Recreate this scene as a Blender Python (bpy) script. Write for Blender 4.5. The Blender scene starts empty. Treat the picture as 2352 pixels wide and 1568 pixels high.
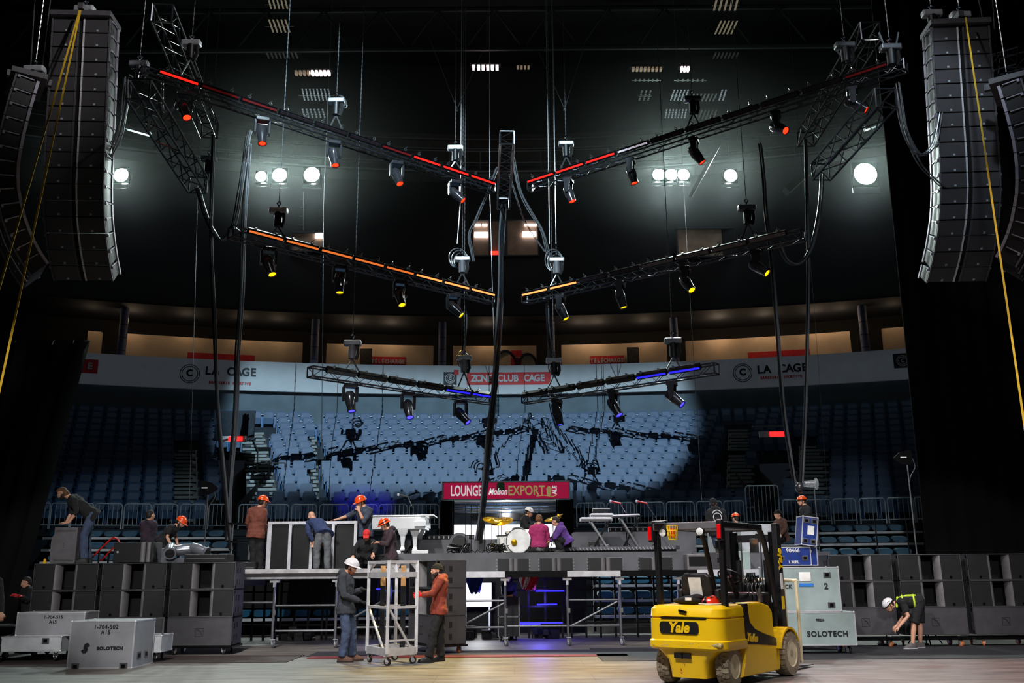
import bpy, bmesh, math, random
from mathutils import Vector, Matrix, Quaternion, noise
import numpy as np
R_=math.radians; PI=math.pi
S=bpy.context.scene; COL=S.collection
random.seed(7)
# ---------------- camera
F=2150.0; TILT=math.atan(528/2150.0); CT,ST=math.cos(TILT),math.sin(TILT); CH=1.6
cd=bpy.data.cameras.new('camera'); cam=bpy.data.objects.new('camera',cd); COL.objects.link(cam)
cam.location=(0,0,CH); ROLL=R_(.45); CR,SR=math.cos(ROLL),math.sin(ROLL)
cam.rotation_euler=(Matrix.Rotation(PI/2+TILT,4,'X')@Matrix.Rotation(-ROLL,4,'Z')).to_euler()
cd.sensor_width=36; cd.lens=F*36/2352; cd.clip_end=300
S.camera=cam
# ---------------- view, world
S.view_settings.view_transform='Standard'; S.view_settings.look='None'
S.view_settings.exposure=0.0; S.view_settings.gamma=1.0; S.view_settings.use_curve_mapping=False
W=bpy.data.worlds.new('world'); S.world=W; W.use_nodes=True
W.node_tree.nodes['Background'].inputs[0].default_value=(.55,.7,1,1)
W.node_tree.nodes['Background'].inputs[1].default_value=.008
# ---------------- lamps
def spot(name,loc,tgt,energy,color,angle,blend=.2,size=.1):
    l=bpy.data.lights.new(name,'SPOT'); l.energy=energy; l.color=color; l.spot_size=R_(angle); l.spot_blend=blend; l.shadow_soft_size=size
    o=bpy.data.objects.new(name,l); COL.objects.link(o); o.location=loc
    o.rotation_euler=(Vector(tgt)-Vector(loc)).to_track_quat('-Z','Y').to_euler(); return o
def point(name,loc,energy,color,size=.1):
    l=bpy.data.lights.new(name,'POINT'); l.energy=energy; l.color=color; l.shadow_soft_size=size
    o=bpy.data.objects.new(name,l); COL.objects.link(o); o.location=loc; return o
def area(name,loc,tgt,energy,color,sx,sy):
    l=bpy.data.lights.new(name,'AREA'); l.shape='RECTANGLE'; l.size=sx; l.size_y=sy; l.energy=energy; l.color=color
    o=bpy.data.objects.new(name,l); COL.objects.link(o); o.location=loc
    o.rotation_euler=(Vector(tgt)-Vector(loc)).to_track_quat('-Z','Y').to_euler(); return o
# follow spot on the catwalk behind the camera that throws the truss shadows on the seats
spot('follow_spot',(-2.35,5,21.4),(-2.4,42,7.6),42000,(.64,.87,1),32,.2,.02)
# front lamps over the floor
spot('floor_wash',(-5,7,17),(0.5,17.5,.3),12000,(1,.95,.92),52,.6,.5)
spot('floor_wash_far',(10,8,16),(9.5,18,.5),4200,(1,.92,.95),50,.6,.5)
spot('floor_front',(1,5,14),(1,14.5,0),3600,(1,.94,.92),46,.6,.4)
spot('stage_wash',(-5,12,16),(-4,23.5,2),5200,(.95,.97,1),34,.5,.4)
spot('stage_wash',(6,12,16),(6,23.5,2),3600,(.95,.95,1),34,.5,.4)
for i_,(x_,e_) in enumerate(((-10.2,3600),(-6.6,3200),(-3.3,2500),(0,2000),(3.4,1700),(6.8,2000),(10.2,2600))):  # row of added fills standing in for front-of-house light
    spot('front_fill',(x_*.6,3,8),(x_,19.6,2.1),e_,(1,.97,.95),21,.25,.3)
spot('array_wash_left',(4,8,22),(-10.4,19.5,14.0),6200,(1,.97,.98),21,1.0,.4)
spot('array_wash_right',(-4,8,22),(10.4,19.5,14.0),2600,(1,.97,.98),21,1.0,.4)
spot('yellow_wash',(1,20,9),(-.3,17.2,0),6500,(1,.74,.15),40,.8,.2)
spot('pink_wash',(4,20,9),(2.0,15.4,0),1900,(1,.25,.35),44,.8,.2)
spot('pink_wash',(7,20,9),(7.5,15.0,0),1900,(1,.25,.3),44,.8,.2)
spot('purple_wash',(4.5,27,9),(2.8,23.8,2.4),1600,(.45,.2,1),24,.5,.1)
spot('seat_blue_wash',(-3,27,6.4),(-5.3,33.6,4.0),900,(.10,.08,1),19,.7,.1)
spot('yellow_drum_wash',(-2,27,9),(.2,24,2.4),900,(1,.68,.1),16,.5,.1)
spot('orange_rim_wash',(3.5,27,7),(1.0,23.7,2.6),420,(1,.45,.1),10,.5,.1)
spot('stand_fill',(-4.5,21.5,15.5),(-11,31,1.6),1300,(.7,.88,1),42,.6,.3)  # added fills that brighten the lower stand and its rails
spot('stand_fill',(8,13,17),(11.5,30.5,1.2),1300,(.7,.85,1),34,.6,.3)
spot('stand_fill',(1,13,17),(1,30.5,1.5),1200,(.7,.88,1),34,.6,.3)
# ---------------- pixel rays (2352 x 1568 frame)
def ray(px,py):
    u=(px-1176)/F; v=(784-py)/F; a=u*CR+v*SR; b=v*CR-u*SR
    return Vector((a,CT-b*ST,ST+b*CT))
def at(px,py,Y):
    d=ray(px,py); s=Y/d.y; return Vector((d.x*s,Y,CH+d.z*s))
def atz(px,py,z):
    d=ray(px,py); s=(z-CH)/d.z; return Vector((d.x*s,d.y*s,z))
# ---------------- materials
def lin(c):
    f=lambda u:(u/12.92 if u<=.04045 else ((u+.055)/1.055)**2.4)
    return tuple(f(x/255.) for x in c)
MATS={}
def mat(name,rgb,rough=.6,metal=0,var=.12,scale=6,bump=0,bscale=None,emit=None,es=0,spec=.5,coat=0,stretch=None,rgb2=None,thr=None,alpha=None,trans=0):
    if name in MATS: return MATS[name]
    m=bpy.data.materials.new(name); m.use_nodes=True; nt=m.node_tree; N=nt.nodes; L=nt.links; b=N['Principled BSDF']
    c=lin(rgb); b.inputs['Roughness'].default_value=rough; b.inputs['Metallic'].default_value=metal
    b.inputs['Specular IOR Level'].default_value=spec
    if coat: b.inputs['Coat Weight'].default_value=coat; b.inputs['Coat Roughness'].default_value=.15
    tc=N.new('ShaderNodeTexCoord'); mp=N.new('ShaderNodeMapping'); L.new(tc.outputs['Object'],mp.inputs[0])
    if stretch: mp.inputs['Scale'].default_value=stretch
    nz=N.new('ShaderNodeTexNoise'); nz.inputs['Scale'].default_value=scale; nz.inputs['Detail'].default_value=4; L.new(mp.outputs[0],nz.inputs[0])
    rp=N.new('ShaderNodeValToRGB'); c2=lin(rgb2) if rgb2 else tuple(x*(1-var) for x in c); c1=c if rgb2 else tuple(min(1,x*(1+var)) for x in c)
    rp.color_ramp.elements[0].position=.35 if thr is None else thr-.04; rp.color_ramp.elements[1].position=.65 if thr is None else thr+.04
    rp.color_ramp.elements[0].color=(*c2,1); rp.color_ramp.elements[1].color=(*c1,1)
    L.new(nz.outputs[0],rp.inputs[0]); L.new(rp.outputs[0],b.inputs['Base Color'])
    if bump:
        nb=N.new('ShaderNodeTexNoise'); nb.inputs['Scale'].default_value=bscale or scale*4; L.new(mp.outputs[0],nb.inputs[0])
        bp=N.new('ShaderNodeBump'); bp.inputs['Strength'].default_value=bump; bp.inputs['Distance'].default_value=.02
        L.new(nb.outputs[0],bp.inputs['Height']); L.new(bp.outputs[0],b.inputs['Normal'])
    if emit: b.inputs['Emission Color'].default_value=(*lin(emit),1); b.inputs['Emission Strength'].default_value=es
    if trans: b.inputs['Transmission Weight'].default_value=trans
    if alpha is not None: b.inputs['Alpha'].default_value=alpha
    MATS[name]=m; return m
def M(k): return MATS[k]
mat('black',(16,16,18),.45); mat('black_matte',(13,13,14),.85); mat('black_metal',(20,20,22),.28,.6)
mat('rubber',(28,26,26),.7); mat('grey_paint',(92,90,94),.55,bump=.05); mat('steel',(150,152,156),.3,.85,bump=.05)
mat('alu',(205,206,212),.42,.35,bump=.08); mat('white_paint',(225,225,228),.45); mat('chrome',(215,215,220),.12,1)
mat('cable_black',(24,25,27),.25,spec=.7); mat('cable_grey',(95,98,102),.35,.3)
mat('chain',(165,168,172),.3,.7); mat('yellow_strap',(236,190,40),.7); mat('red_plastic',(190,25,20),.4)
mat('orange_helmet',(245,80,20),.28,coat=.5); mat('white_helmet',(235,232,236),.3,coat=.4)
mat('drape',(9,9,10),.95,bump=.4,bscale=3,stretch=(3,3,.15)); mat('wood',(196,150,98),.6,var=.2,stretch=(20,20,1.5))
# ---------------- mesh builder
class MB:
    def __init__(s): s.v=[]; s.f=[]; s.mi=[]; s.c=0
    def add(s,vs,fs):
        n=len(s.v); s.v+= [tuple(v) for v in vs]; s.f+=[tuple(i+n for i in f) for f in fs]; s.mi+=[s.c]*len(fs); return s
    def box(s,c,d,rot=None):
        hx,hy,hz=d[0]/2,d[1]/2,d[2]/2; c=Vector(c)
        vs=[Vector((x*hx,y*hy,z*hz)) for z in(-1,1) for y in(-1,1) for x in(-1,1)]
        if rot is not None: vs=[rot@v for v in vs]
        return s.add([c+v for v in vs],[(0,2,3,1),(4,5,7,6),(0,1,5,4),(2,6,7,3),(0,4,6,2),(1,3,7,5)])
    def bar(s,p0,p1,w,h=None,up=(0,0,1)):
        p0,p1=Vector(p0),Vector(p1); h=h or w; d=(p1-p0).normalized(); u=Vector(up)
        if abs(d.dot(u))>.98: u=Vector((0,1,0))
        sd=d.cross(u).normalized(); u=sd.cross(d)
        vs=[p+sd*(a*w/2)+u*(b*h/2) for p in(p0,p1) for a,b in((-1,-1),(1,-1),(1,1),(-1,1))]
        return s.add(vs,[(3,2,1,0),(4,5,6,7),(0,1,5,4),(1,2,6,5),(2,3,7,6),(3,0,4,7)])
    def tube(s,pts,r,n=6,cap=True,closed=False):
        P=[Vector(p) for p in pts]; m=len(P); rs=r if isinstance(r,(list,tuple)) else [r]*m
        d=(P[1]-P[0]).normalized(); u=Vector((0,0,1)) if abs(d.z)<.9 else Vector((1,0,0)); vs=[]
        a=d.cross(u).normalized()
        for i,p in enumerate(P):
            t=(P[min(i+1,m-1)]-P[max(i-1,0)]) if not closed else (P[(i+1)%m]-P[i-1])
            if t.length<1e-9: t=d
            t.normalize(); a=(a-t*a.dot(t)); 
            if a.length<1e-6: a=t.orthogonal()
            a.normalize(); b=t.cross(a)
            vs+=[p+(a*math.cos(2*PI*k/n)+b*math.sin(2*PI*k/n))*rs[i] for k in range(n)]
        fs=[(i*n+k,i*n+(k+1)%n,(i+1)*n+(k+1)%n,(i+1)*n+k) for i in range(m-1) for k in range(n)]
        if closed: fs+=[((m-1)*n+k,(m-1)*n+(k+1)%n,(k+1)%n,k) for k in range(n)]
        elif cap: fs+=[tuple(reversed(range(n))),tuple((m-1)*n+k for k in range(n))]
        return s.add(vs,fs)
    def cyl(s,p0,p1,r0,r1=None,n=16): return s.tube([p0,p1],[r0,r0 if r1 is None else r1],n)
    def loft(s,rings,cap=True):
        n=len(rings[0]); vs=[p for r in rings for p in r]; m=len(rings)
        fs=[(i*n+k,i*n+(k+1)%n,(i+1)*n+(k+1)%n,(i+1)*n+k) for i in range(m-1) for k in range(n)]
        if cap: fs+=[tuple(reversed(range(n))),tuple((m-1)*n+k for k in range(n))]
        return s.add(vs,fs)
    def ell(s,c,rad,rot=None,nu=12,nv=8,lo=-90,hi=90):
        c=Vector(c); rings=[]
        for j in range(nv+1):
            ph=R_(lo+(hi-lo)*j/nv); z=math.sin(ph); q=max(math.cos(ph),1e-3)
            r=[Vector((q*math.cos(2*PI*k/nu)*rad[0],q*math.sin(2*PI*k/nu)*rad[1],z*rad[2])) for k in range(nu)]
            rings.append([c+(rot@v if rot is not None else v) for v in r])
        return s.loft(rings)
    def prism(s,poly,ext):
        ext=Vector(ext); P=[Vector(p) for p in poly]; n=len(P)
        return s.add(P+[p+ext for p in P],[tuple(reversed(range(n))),tuple(range(n,2*n))]+[(k,(k+1)%n,n+(k+1)%n,n+k) for k in range(n)])
    def quad(s,*p): return s.add(p,[tuple(range(len(p)))])
    def build(s,name,mats,parent=None,world=False,smooth=False,bevel=0,label=None):
        me=bpy.data.meshes.new(name); vs=s.v
        if world and parent is not None:
            iv=WM[parent.name].inverted(); vs=[tuple(iv@Vector(v)) for v in vs]
        me.from_pydata(vs,[],s.f)
        if not isinstance(mats,(list,tuple)): mats=[mats]
        for m in mats: me.materials.append(MATS[m] if isinstance(m,str) else m)
        if len(mats)>1: me.polygons.foreach_set('material_index',s.mi)
        if smooth:
            me.polygons.foreach_set('use_smooth',[True]*len(me.polygons)); me.set_sharp_from_angle(angle=R_(40 if smooth is True else smooth))
        me.update()
        return linkobj(name,me,parent,bevel,label)
WM={}
def linkobj(name,me,parent=None,bevel=0,label=None):
    o=bpy.data.objects.new(name,me); COL.objects.link(o)
    if parent is not None: o.parent=parent; WM[o.name]=WM[parent.name]
    else: WM[o.name]=Matrix.Identity(4)
    if bevel:
        b=o.modifiers.new('bevel','BEVEL'); b.width=bevel; b.segments=2; b.limit_method='ANGLE'; b.angle_limit=R_(50)
    if label: o['label']=label
    return o
def tag(o,label,cat,group=None,kind=None):
    o['label']=label; o['category']=cat
    if group: o['group']=group
    if kind: o['kind']=kind
    return o
def thing(name,label,cat,loc=(0,0,0),rz=0,group=None):
    o=bpy.data.objects.new(name,None); COL.objects.link(o); o.location=loc; o.rotation_euler=(0,0,rz); o.empty_display_size=.1
    WM[o.name]=Matrix.Translation(Vector(loc))@Matrix.Rotation(rz,4,'Z')
    return tag(o,label,cat,group)
def struct(o): o['kind']='structure'; return o
def dup(root,loc=None,rz=None,label=None,group=None):
    r=root.copy(); COL.objects.link(r)
    if loc is not None: r.location=loc
    if rz is not None: r.rotation_euler=(0,0,rz)
    if label: r['label']=label
    if group: r['group']=group
    for ch in list(root.children):
        c=ch.copy(); COL.objects.link(c); c.parent=r
        for g in list(ch.children):
            d=g.copy(); COL.objects.link(d); d.parent=c
    return r
def rrect(w,h,r,n=3,cx=0,cy=0):
    out=[]
    for sx,sy,a0 in((1,1,0),(-1,1,90),(-1,-1,180),(1,-1,270)):
        for k in range(n+1):
            a=R_(a0+90*k/n); out.append((cx+sx*(w/2-r)+r*math.cos(a),cy+sy*(h/2-r)+r*math.sin(a)))
    return out
def textpart(name,txt,size,mt,parent,origin,xdir,updir,ext=.004,bold=0,shear=0,align='CENTER',space=1.0,world=True,scx=1.0,label=None):
    cu=bpy.data.curves.new(name,'FONT'); cu.body=txt; cu.size=size; cu.extrude=ext; cu.offset=bold; cu.shear=shear; cu.align_x=align; cu.align_y='CENTER'; cu.space_character=space
    cu.resolution_u=4
    o=bpy.data.objects.new(name,cu); me=bpy.data.meshes.new_from_object(o); bpy.data.objects.remove(o); bpy.data.curves.remove(cu)
    x=Vector(xdir).normalized(); u=Vector(updir).normalized(); nrm=x.cross(u)
    mb=MB(); O=Vector(origin); vs=[O+x*(v.co.x*scx)+u*v.co.y+nrm*v.co.z for v in me.vertices]
    mb.add(vs,[tuple(p.vertices) for p in me.polygons]); bpy.data.meshes.remove(me)
    return mb.build(name,mt,parent,world=world,label=label)
def catenary(p0,p1,sag,n=16):
    p0,p1=Vector(p0),Vector(p1)
    return [p0.lerp(p1,k/n)-Vector((0,0,sag*4*(k/n)*(1-k/n))) for k in range(n+1)]
def spline(pts,n=6):
    P=[Vector(p) for p in pts]; out=[]
    for i in range(len(P)-1):
        a=P[max(i-1,0)];b=P[i];c=P[i+1];d=P[min(i+2,len(P)-1)]
        for k in range(n):
            t=k/n; out.append(.5*((2*b)+(c-a)*t+(2*a-5*b+4*c-d)*t*t+(3*b-a-3*c+d)*t**3))
    out.append(P[-1]); return out
# =================== FLOOR
def arc(x): return -x*x/108.0
def floor_material():
    m=bpy.data.materials.new('arena_floor'); m.use_nodes=True; nt=m.node_tree; N=nt.nodes; L=nt.links; b=N['Principled BSDF']
    tc=N.new('ShaderNodeTexCoord'); mp=N.new('ShaderNodeMapping'); mp.inputs['Scale'].default_value=(.5,2.6,1); L.new(tc.outputs['Object'],mp.inputs[0])
    n1=N.new('ShaderNodeTexNoise'); n1.inputs['Scale'].default_value=1.7; n1.inputs['Detail'].default_value=8; n1.inputs['Roughness'].default_value=.65; L.new(mp.outputs[0],n1.inputs[0])
    r1=N.new('ShaderNodeValToRGB'); e=r1.color_ramp.elements; e[0].position=.3; e[0].color=(*lin((66,62,60)),1); e[1].position=.72; e[1].color=(*lin((138,131,124)),1); L.new(n1.outputs[0],r1.inputs[0])
    br=N.new('ShaderNodeTexBrick'); br.inputs['Scale'].default_value=1; br.inputs['Mortar Size'].default_value=.008; br.inputs['Brick Width'].default_value=2.44; br.inputs['Row Height'].default_value=1.22
    br.inputs['Color1'].default_value=(1,1,1,1); br.inputs['Color2'].default_value=(.9,.9,.9,1); br.inputs['Mortar'].default_value=(.62,.6,.58,1); L.new(tc.outputs['Object'],br.inputs[0])
    mx=N.new('ShaderNodeMix'); mx.data_type='RGBA'; mx.blend_type='MULTIPLY'; mx.inputs[0].default_value=1; L.new(r1.outputs[0],mx.inputs[6]); L.new(br.outputs[0],mx.inputs[7]); L.new(mx.outputs[2],b.inputs['Base Color'])
    n2=N.new('ShaderNodeTexNoise'); n2.inputs['Scale'].default_value=2.2; n2.inputs['Detail'].default_value=6; L.new(mp.outputs[0],n2.inputs[0])
    r2=N.new('ShaderNodeMapRange'); r2.inputs[3].default_value=.32; r2.inputs[4].default_value=.7; L.new(n2.outputs[0],r2.inputs[0]); L.new(r2.outputs[0],b.inputs['Roughness'])
    bp=N.new('ShaderNodeBump'); bp.inputs['Strength'].default_value=.12; bp.inputs['Distance'].default_value=.02; L.new(n2.outputs[0],bp.inputs['Height']); L.new(bp.outputs[0],b.inputs['Normal'])
    return m
MATS['arena_floor']=floor_material()
struct(MB().box((0,25,-.1),(70,70,.2)).build('floor','arena_floor'))
mat('mat_brown',(58,47,44),.8,bump=.2,stretch=(1,4,1)); mat('mat_red',(110,26,30),.7); mat('mat_dark',(44,44,48),.8,bump=.2)
struct(tag(MB().box((-11,18.95,.006),(13.6,1.5,.012)).build('stage_mat','mat_brown'),'brown worn mat strip under the left speaker stacks','mat'))
struct(tag(MB().box((-.9,19.15,.006),(6.2,.42,.012)).build('stage_mat','mat_red'),'red mat strip behind the aluminium trolley','mat'))
struct(tag(MB().box((9.2,19.4,.006),(15.2,3.0,.012)).build('stage_mat','mat_dark'),'dark mat strip under the right speaker stacks','mat'))
struct(tag(MB().box((.6,19.95,.004),(9.4,1.15,.008)).build('stage_mat','mat_dark'),'dark mat strip running before the middle of the stage','mat'))
# =================== BOWL
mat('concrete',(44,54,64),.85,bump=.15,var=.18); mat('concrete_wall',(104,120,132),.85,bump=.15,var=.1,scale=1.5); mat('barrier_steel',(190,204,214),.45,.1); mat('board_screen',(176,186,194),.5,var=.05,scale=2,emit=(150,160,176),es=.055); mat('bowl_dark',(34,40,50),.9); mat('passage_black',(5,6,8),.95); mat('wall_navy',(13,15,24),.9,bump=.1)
mat('stair_grey',(150,158,160),.8,bump=.15); mat('fascia_white',(186,196,202),.5,var=.05,scale=2); mat('fascia_black',(20,27,38),.6); mat('fascia_red',(208,40,48),.6)
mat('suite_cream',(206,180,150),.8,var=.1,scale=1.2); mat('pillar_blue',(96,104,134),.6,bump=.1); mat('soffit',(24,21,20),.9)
mat('seat_shell',(40,78,116),.5,var=.08,scale=3); mat('seat_pad',(98,116,146),.6,var=.1,scale=3); mat('seat_frame',(40,84,130),.4,.3)
NR=14
def rowY(k,x): return 33.5+.723*k+arc(x)
def rowZ(k): return 3.22+.36*k
def pxat(x,Y,z):
    d=CT*Y+ST*(z-CH); return 1176+F*(x*CR-(CT*(z-CH)-ST*Y)*SR)/d
def span(k,px0,px1):   # X range on row k that shows between two columns
    z=rowZ(k)+.4
    def sol(px):
        x=0
        for _ in range(12):
            Y=rowY(k,x); d=CT*Y+ST*(z-CH); x=(px-1176)*d/F
        return x
    return sol(px0),sol(px1)
def strip(mb,k,x0,x1,z0,z1,y_off0,y_off1,n=10):
    xs=[x0+(x1-x0)*i/n for i in range(n+1)]; vs=[]
    for x in xs:
        Y0=rowY(k,x)+y_off0; Y1=rowY(k,x)+y_off1
        vs+=[(x,Y0,z0),(x,Y0,z1),(x,Y1,z1)]
    fs=[]
    for i in range(n):
        a=i*3;b=a+3; fs+=[(a,b,b+1,a+1),(a+1,b+1,b+2,a+2)]
    mb.add(vs,fs)
LOUNGE=(1012,1312)      # opening under the lounge sign cuts the lowest rows
VOMS=[(497,572,2,9),(1733,1803,1,8)]
STAIRS=[('left stairs beside the exit sign passage',((563,612),(590,657)),2,12),('narrow aisle steps in the middle of the lit seats',((719,731),(727,740)),0,13),
        ('right stairs beside the exit sign passage',((1665,1722),(1655,1712)),2,12),('dark left stairs behind the hanging cables',((398,458),(408,466)),1,9),('dark right stairs behind the hanging cables',((1826,1886),(1820,1884)),1,9)]
def blocked(k,px):
    for a,b,k0,k1 in VOMS:
        if k0-2<=k<k1 and a-4<px<b+4: return True
    for _,((t0,t1),(b0,b1)),k0,k1 in STAIRS:
        if k0<=k<=k1:
            f=(k)/13.0; lo=b0+(t0-b0)*f; hi=b1+(t1-b1)*f
            if lo-7<px<hi+7: return True
    if k<1 and LOUNGE[0]-32<px<LOUNGE[1]+36: return True
    return False
mb=MB()
for k in range(NR):
    segs=[(-24,24)]
    cuts=[]
    for a,b,k0,k1 in VOMS:
        if k0-2<=k<k1: cuts.append(span(k,a,b))
    if k<1: cuts.append(span(k,LOUNGE[0],LOUNGE[1]))
    cuts.sort(); x=-24.0
    for c0,c1 in cuts: strip(mb,k,x,c0,rowZ(k)-.36,rowZ(k),-.42,.303); x=c1
    strip(mb,k,x,24,rowZ(k)-.36,rowZ(k),-.42,.303)
struct(tag(mb.build('seating_terrace','concrete'),'stepped concrete terrace that carries the blue seats','terrace'))
# passages (boxes through the terrace, painted black for unlit depth)
for (a,b,k0,k1),w in zip(VOMS,('left','right')):
    x0,_=span(k0,a,b); _,x1=span(k0,a,b); Yf=rowY(0,(x0+x1)/2)+.72*(k0-2); z0=rowZ(k0-2)-.3; z1=rowZ(k1)+.2
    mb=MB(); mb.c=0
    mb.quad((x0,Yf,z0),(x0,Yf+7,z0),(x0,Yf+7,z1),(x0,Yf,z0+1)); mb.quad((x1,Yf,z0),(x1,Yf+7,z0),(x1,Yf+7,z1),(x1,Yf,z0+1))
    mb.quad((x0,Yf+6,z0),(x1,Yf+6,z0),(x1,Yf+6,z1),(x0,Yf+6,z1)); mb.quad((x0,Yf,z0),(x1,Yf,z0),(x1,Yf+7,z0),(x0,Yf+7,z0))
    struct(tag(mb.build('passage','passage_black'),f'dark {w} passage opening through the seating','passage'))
    # hood panel and exit sign
    ky=k1; zt=rowZ(ky); Yh=rowY(ky,(x0+x1)/2)-.6
    h=thing('exit_sign',f'red lit exit sign over the {w} passage','sign',(0,0,0))
    pc=at((a+b)/2+(0 if w=='left' else 8),1008 if w=='left' else 997,Yh-3.2)
    MB().box(pc,(1.05,.1,.22)).build('housing','white_paint',h)
    mat('exit_red',(255,40,40),emit=(255,30,30),es=3)
    MB().box(pc+Vector((.12,-.06,0)),(.52,.02,.17)).build('lit_face','exit_red',h)
    MB().box(pc+Vector((0,.4,.35)),(1.3,.1,.06)).build('bracket','steel',h)
    if w=='left':
        q=at(540,975,Yh-2.9)
        g=tag(MB().box(q,(1.5,.12,1.05)).box(q+Vector((0,.0,-.56)),(1.6,.2,.08)).build('passage_hood','concrete'),'pale concrete panel above the left exit sign','wall panel')
        struct(g)
# stairs
for nm,((t0,t1),(b0,b1)),k0,k1 in STAIRS:
    mb=MB()
    for k in range(k0,k1+1):
        for h in (0,1):
            f=(k+.5*h)/13.0; lo=b0+(t0-b0)*f; hi=b1+(t1-b1)*f; x0,x1=span(k,lo,hi)
            Yb=(rowY(k,x0)+rowY(k,x1))/2-.46+.36*h; z=rowZ(k)-.34+.18*(h+1)
            mb.c=0; mb.box(((x0+x1)/2,Yb+.36-.4,z-.09),(x1-x0,.72,.18)); mb.c=1; mb.box(((x0+x1)/2,Yb-.402,z-.135),(x1-x0,.012,.08))
    mb=mb.build('stairway',['stair_grey','passage_black']); struct(tag(mb,'pale '+nm if 'dark' not in nm else nm,'stairs'))
def railpath(label,pts,r=.03,posts=True):
    mb=MB(); P=[Vector(p) for p in pts]
    mb.tube(P,r,6); mb.tube([p-Vector((0,0,.45)) for p in P],r*.7,5)
    t=thing('handrail',label,'handrail',tuple(P[0]-Vector((0,0,1.0))))
    mb.build('rail','black_metal',t,world=True)
    n=8
    for i in range(n+1):
        f=i/n*(len(P)-1); j=min(int(f),len(P)-2); p=P[j].lerp(P[j+1],f-j)
        MB().tube([p,p-Vector((0,0,1.0))],r*.8,5).build('post','black_metal',t,world=True)
railpath('dark sloping handrail between left passage and lit stairs',[at(557,950,42.2),at(592,1035,38.2),at(590,1110,36)])
mb=MB(); t=thing('guard_rail','grey guard rail across the foot of the lit stairs','railing',tuple(at(575,1095,36.2)))
A=at(582,1063,36.2);B=at(655,1063,36.0); mb.tube([A,B],.03,6); mb.build('rail','steel',t,world=True)
for f in(0,.5,1):
    p=A.lerp(B,f); MB().tube([p,p-Vector((0,0,.95))],.025,5).build('post','steel',t,world=True)
# =================== SEATS
def seat_proto():
    t=thing('stadium_chair','x','chair')
    def panel(w,h,r,th,z,y0,tilt,name,m,rim=True):
        mb=MB(); R=Matrix.Rotation(R_(tilt),3,'X')
        P=[Vector((x,0,y)) for x,y in rrect(w,h,r,3)]
        mb.prism([Vector((0,y0,z))+R@(p+Vector((0,.0,h/2))) for p in P],R@Vector((0,th,0)))
        mb.c=1
        P=[Vector((x,-.012,y)) for x,y in rrect(w*.80,h*.74,r*.7,2,0,-.03*h/.4)]
        if rim: mb.prism([Vector((0,y0,z))+R@(p+Vector((0,.0,h/2))) for p in P],R@Vector((0,.014,0)))
        return mb.build(name,['seat_shell','seat_pad'],t)
    panel(.44,.44,.07,.03,.42,.05,-12,'backrest',None)
    panel(.41,.30,.06,.04,.20,-.12,-16,'seat_pan',None,False)
    for s in(-1,1):
        mb=MB(); mb.box((s*.245,-.02,.32),(.035,.09,.64)); mb.box((s*.245,-.08,.60),(.045,.26,.035)); mb.c=1; mb.box((s*.245,-.215,.6),(.02,.012,.02))
        mb.build('armrest',['seat_frame','steel'],t)
    return t
proto=seat_proto(); protoused=False
SEATS=[]
for k in range(NR):
    pitch=.53; x=-19.2+.265*(k%2)
    while x<19.2:
        Y=rowY(k,x)-.05; z=rowZ(k); px=pxat(x,Y,z+.5)
        if 90<px<2140 and not blocked(k,px): SEATS.append((k,x,Y,z,px))
        x+=pitch
def blockname(px):
    if px<400: return 'far left block beyond the dark left stairs'
    if px<570: return 'block between dark and lit stairs'
    if px<725: return 'block between lit stairs and aisle'
    if px<1016: return 'block between aisle and lounge sign'
    if px<1310: return 'block straight above the lounge sign'
    if px<1660: return 'block right of the lounge sign'
    if px<1860: return 'block around the right passage'
    return 'far right block of the stand'
RN=['lowest row','second row up','third row up','fourth row up','fifth row up','sixth row up','seventh row up']
SEATS.sort(key=lambda s:s[0]); ind=SEATS[:300]; rest=SEATS[300:]
for i,(k,x,Y,z,px) in enumerate(ind):
    a=math.atan2(-x/54,1)
    L=f'blue folding seat, {RN[k]}, {blockname(px)}'
    g=f'seats in the {RN[k]}, {blockname(px)}'
    if not protoused:
        proto.location=(x,Y,z); proto.rotation_euler=(0,0,a); proto['label']=L; proto['group']=g; protoused=True
    else: dup(proto,(x,Y,z),a,L,g)
mb=MB()
src=[(c.data) for c in proto.children]
SV=[([v.co.copy() for v in d.vertices],[tuple(p.vertices) for p in d.polygons],[p.material_index for p in d.polygons],2 if d.name.startswith('arm') else 0) for d in src]
for k,x,Y,z,px in rest:
    a=math.atan2(-x/54,1); mt=Matrix.Translation((x,Y,z))@Matrix.Rotation(a,4,'Z')
    for vs,fs,ms,mo in SV:
        n=len(mb.v); mb.v+=[tuple(mt@v) for v in vs]; mb.f+=[tuple(i+n for i in f) for f in fs]; mb.mi+=[m+mo for m in ms]
o=mb.build('upper_seat_rows',['seat_shell','seat_pad','seat_frame','steel']); tag(o,'blue folding seats filling the upper rows of the stand','seats',kind='stuff')
# =================== FASCIA (ribbon board) and upper wall
FZ0,FZ1=9.72,11.1
def fy(x): return 43.45+arc(x)*1.02
def curved(mb,x0,x1,z0,z1,yo,n=24,th=.0):
    xs=[x0+(x1-x0)*i/n for i in range(n+1)]
    vs=[]; 
    for x in xs: vs+=[(x,fy(x)+yo,z0),(x,fy(x)+yo,z1)]
    mb.add(vs,[(2*i,2*i+2,2*i+3,2*i+1) for i in range(n)])
    if th:
        vs=[]
        for x in xs: vs+=[(x,fy(x)+yo,z1),(x,fy(x)+yo+th,z1),(x,fy(x)+yo+th,z0),(x,fy(x)+yo,z0)]
        f=[]
        for i in range(n):
            a=4*i;b=a+4; f+=[(a,b,b+1,a+1),(a+1,b+1,b+2,a+2),(a+2,b+2,b+3,a+3)]
        mb.add(vs,f)
board=thing('ribbon_board','long curved white advertising board running around the bowl above the seats','advertising board',(0,fy(0),FZ0))
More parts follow.
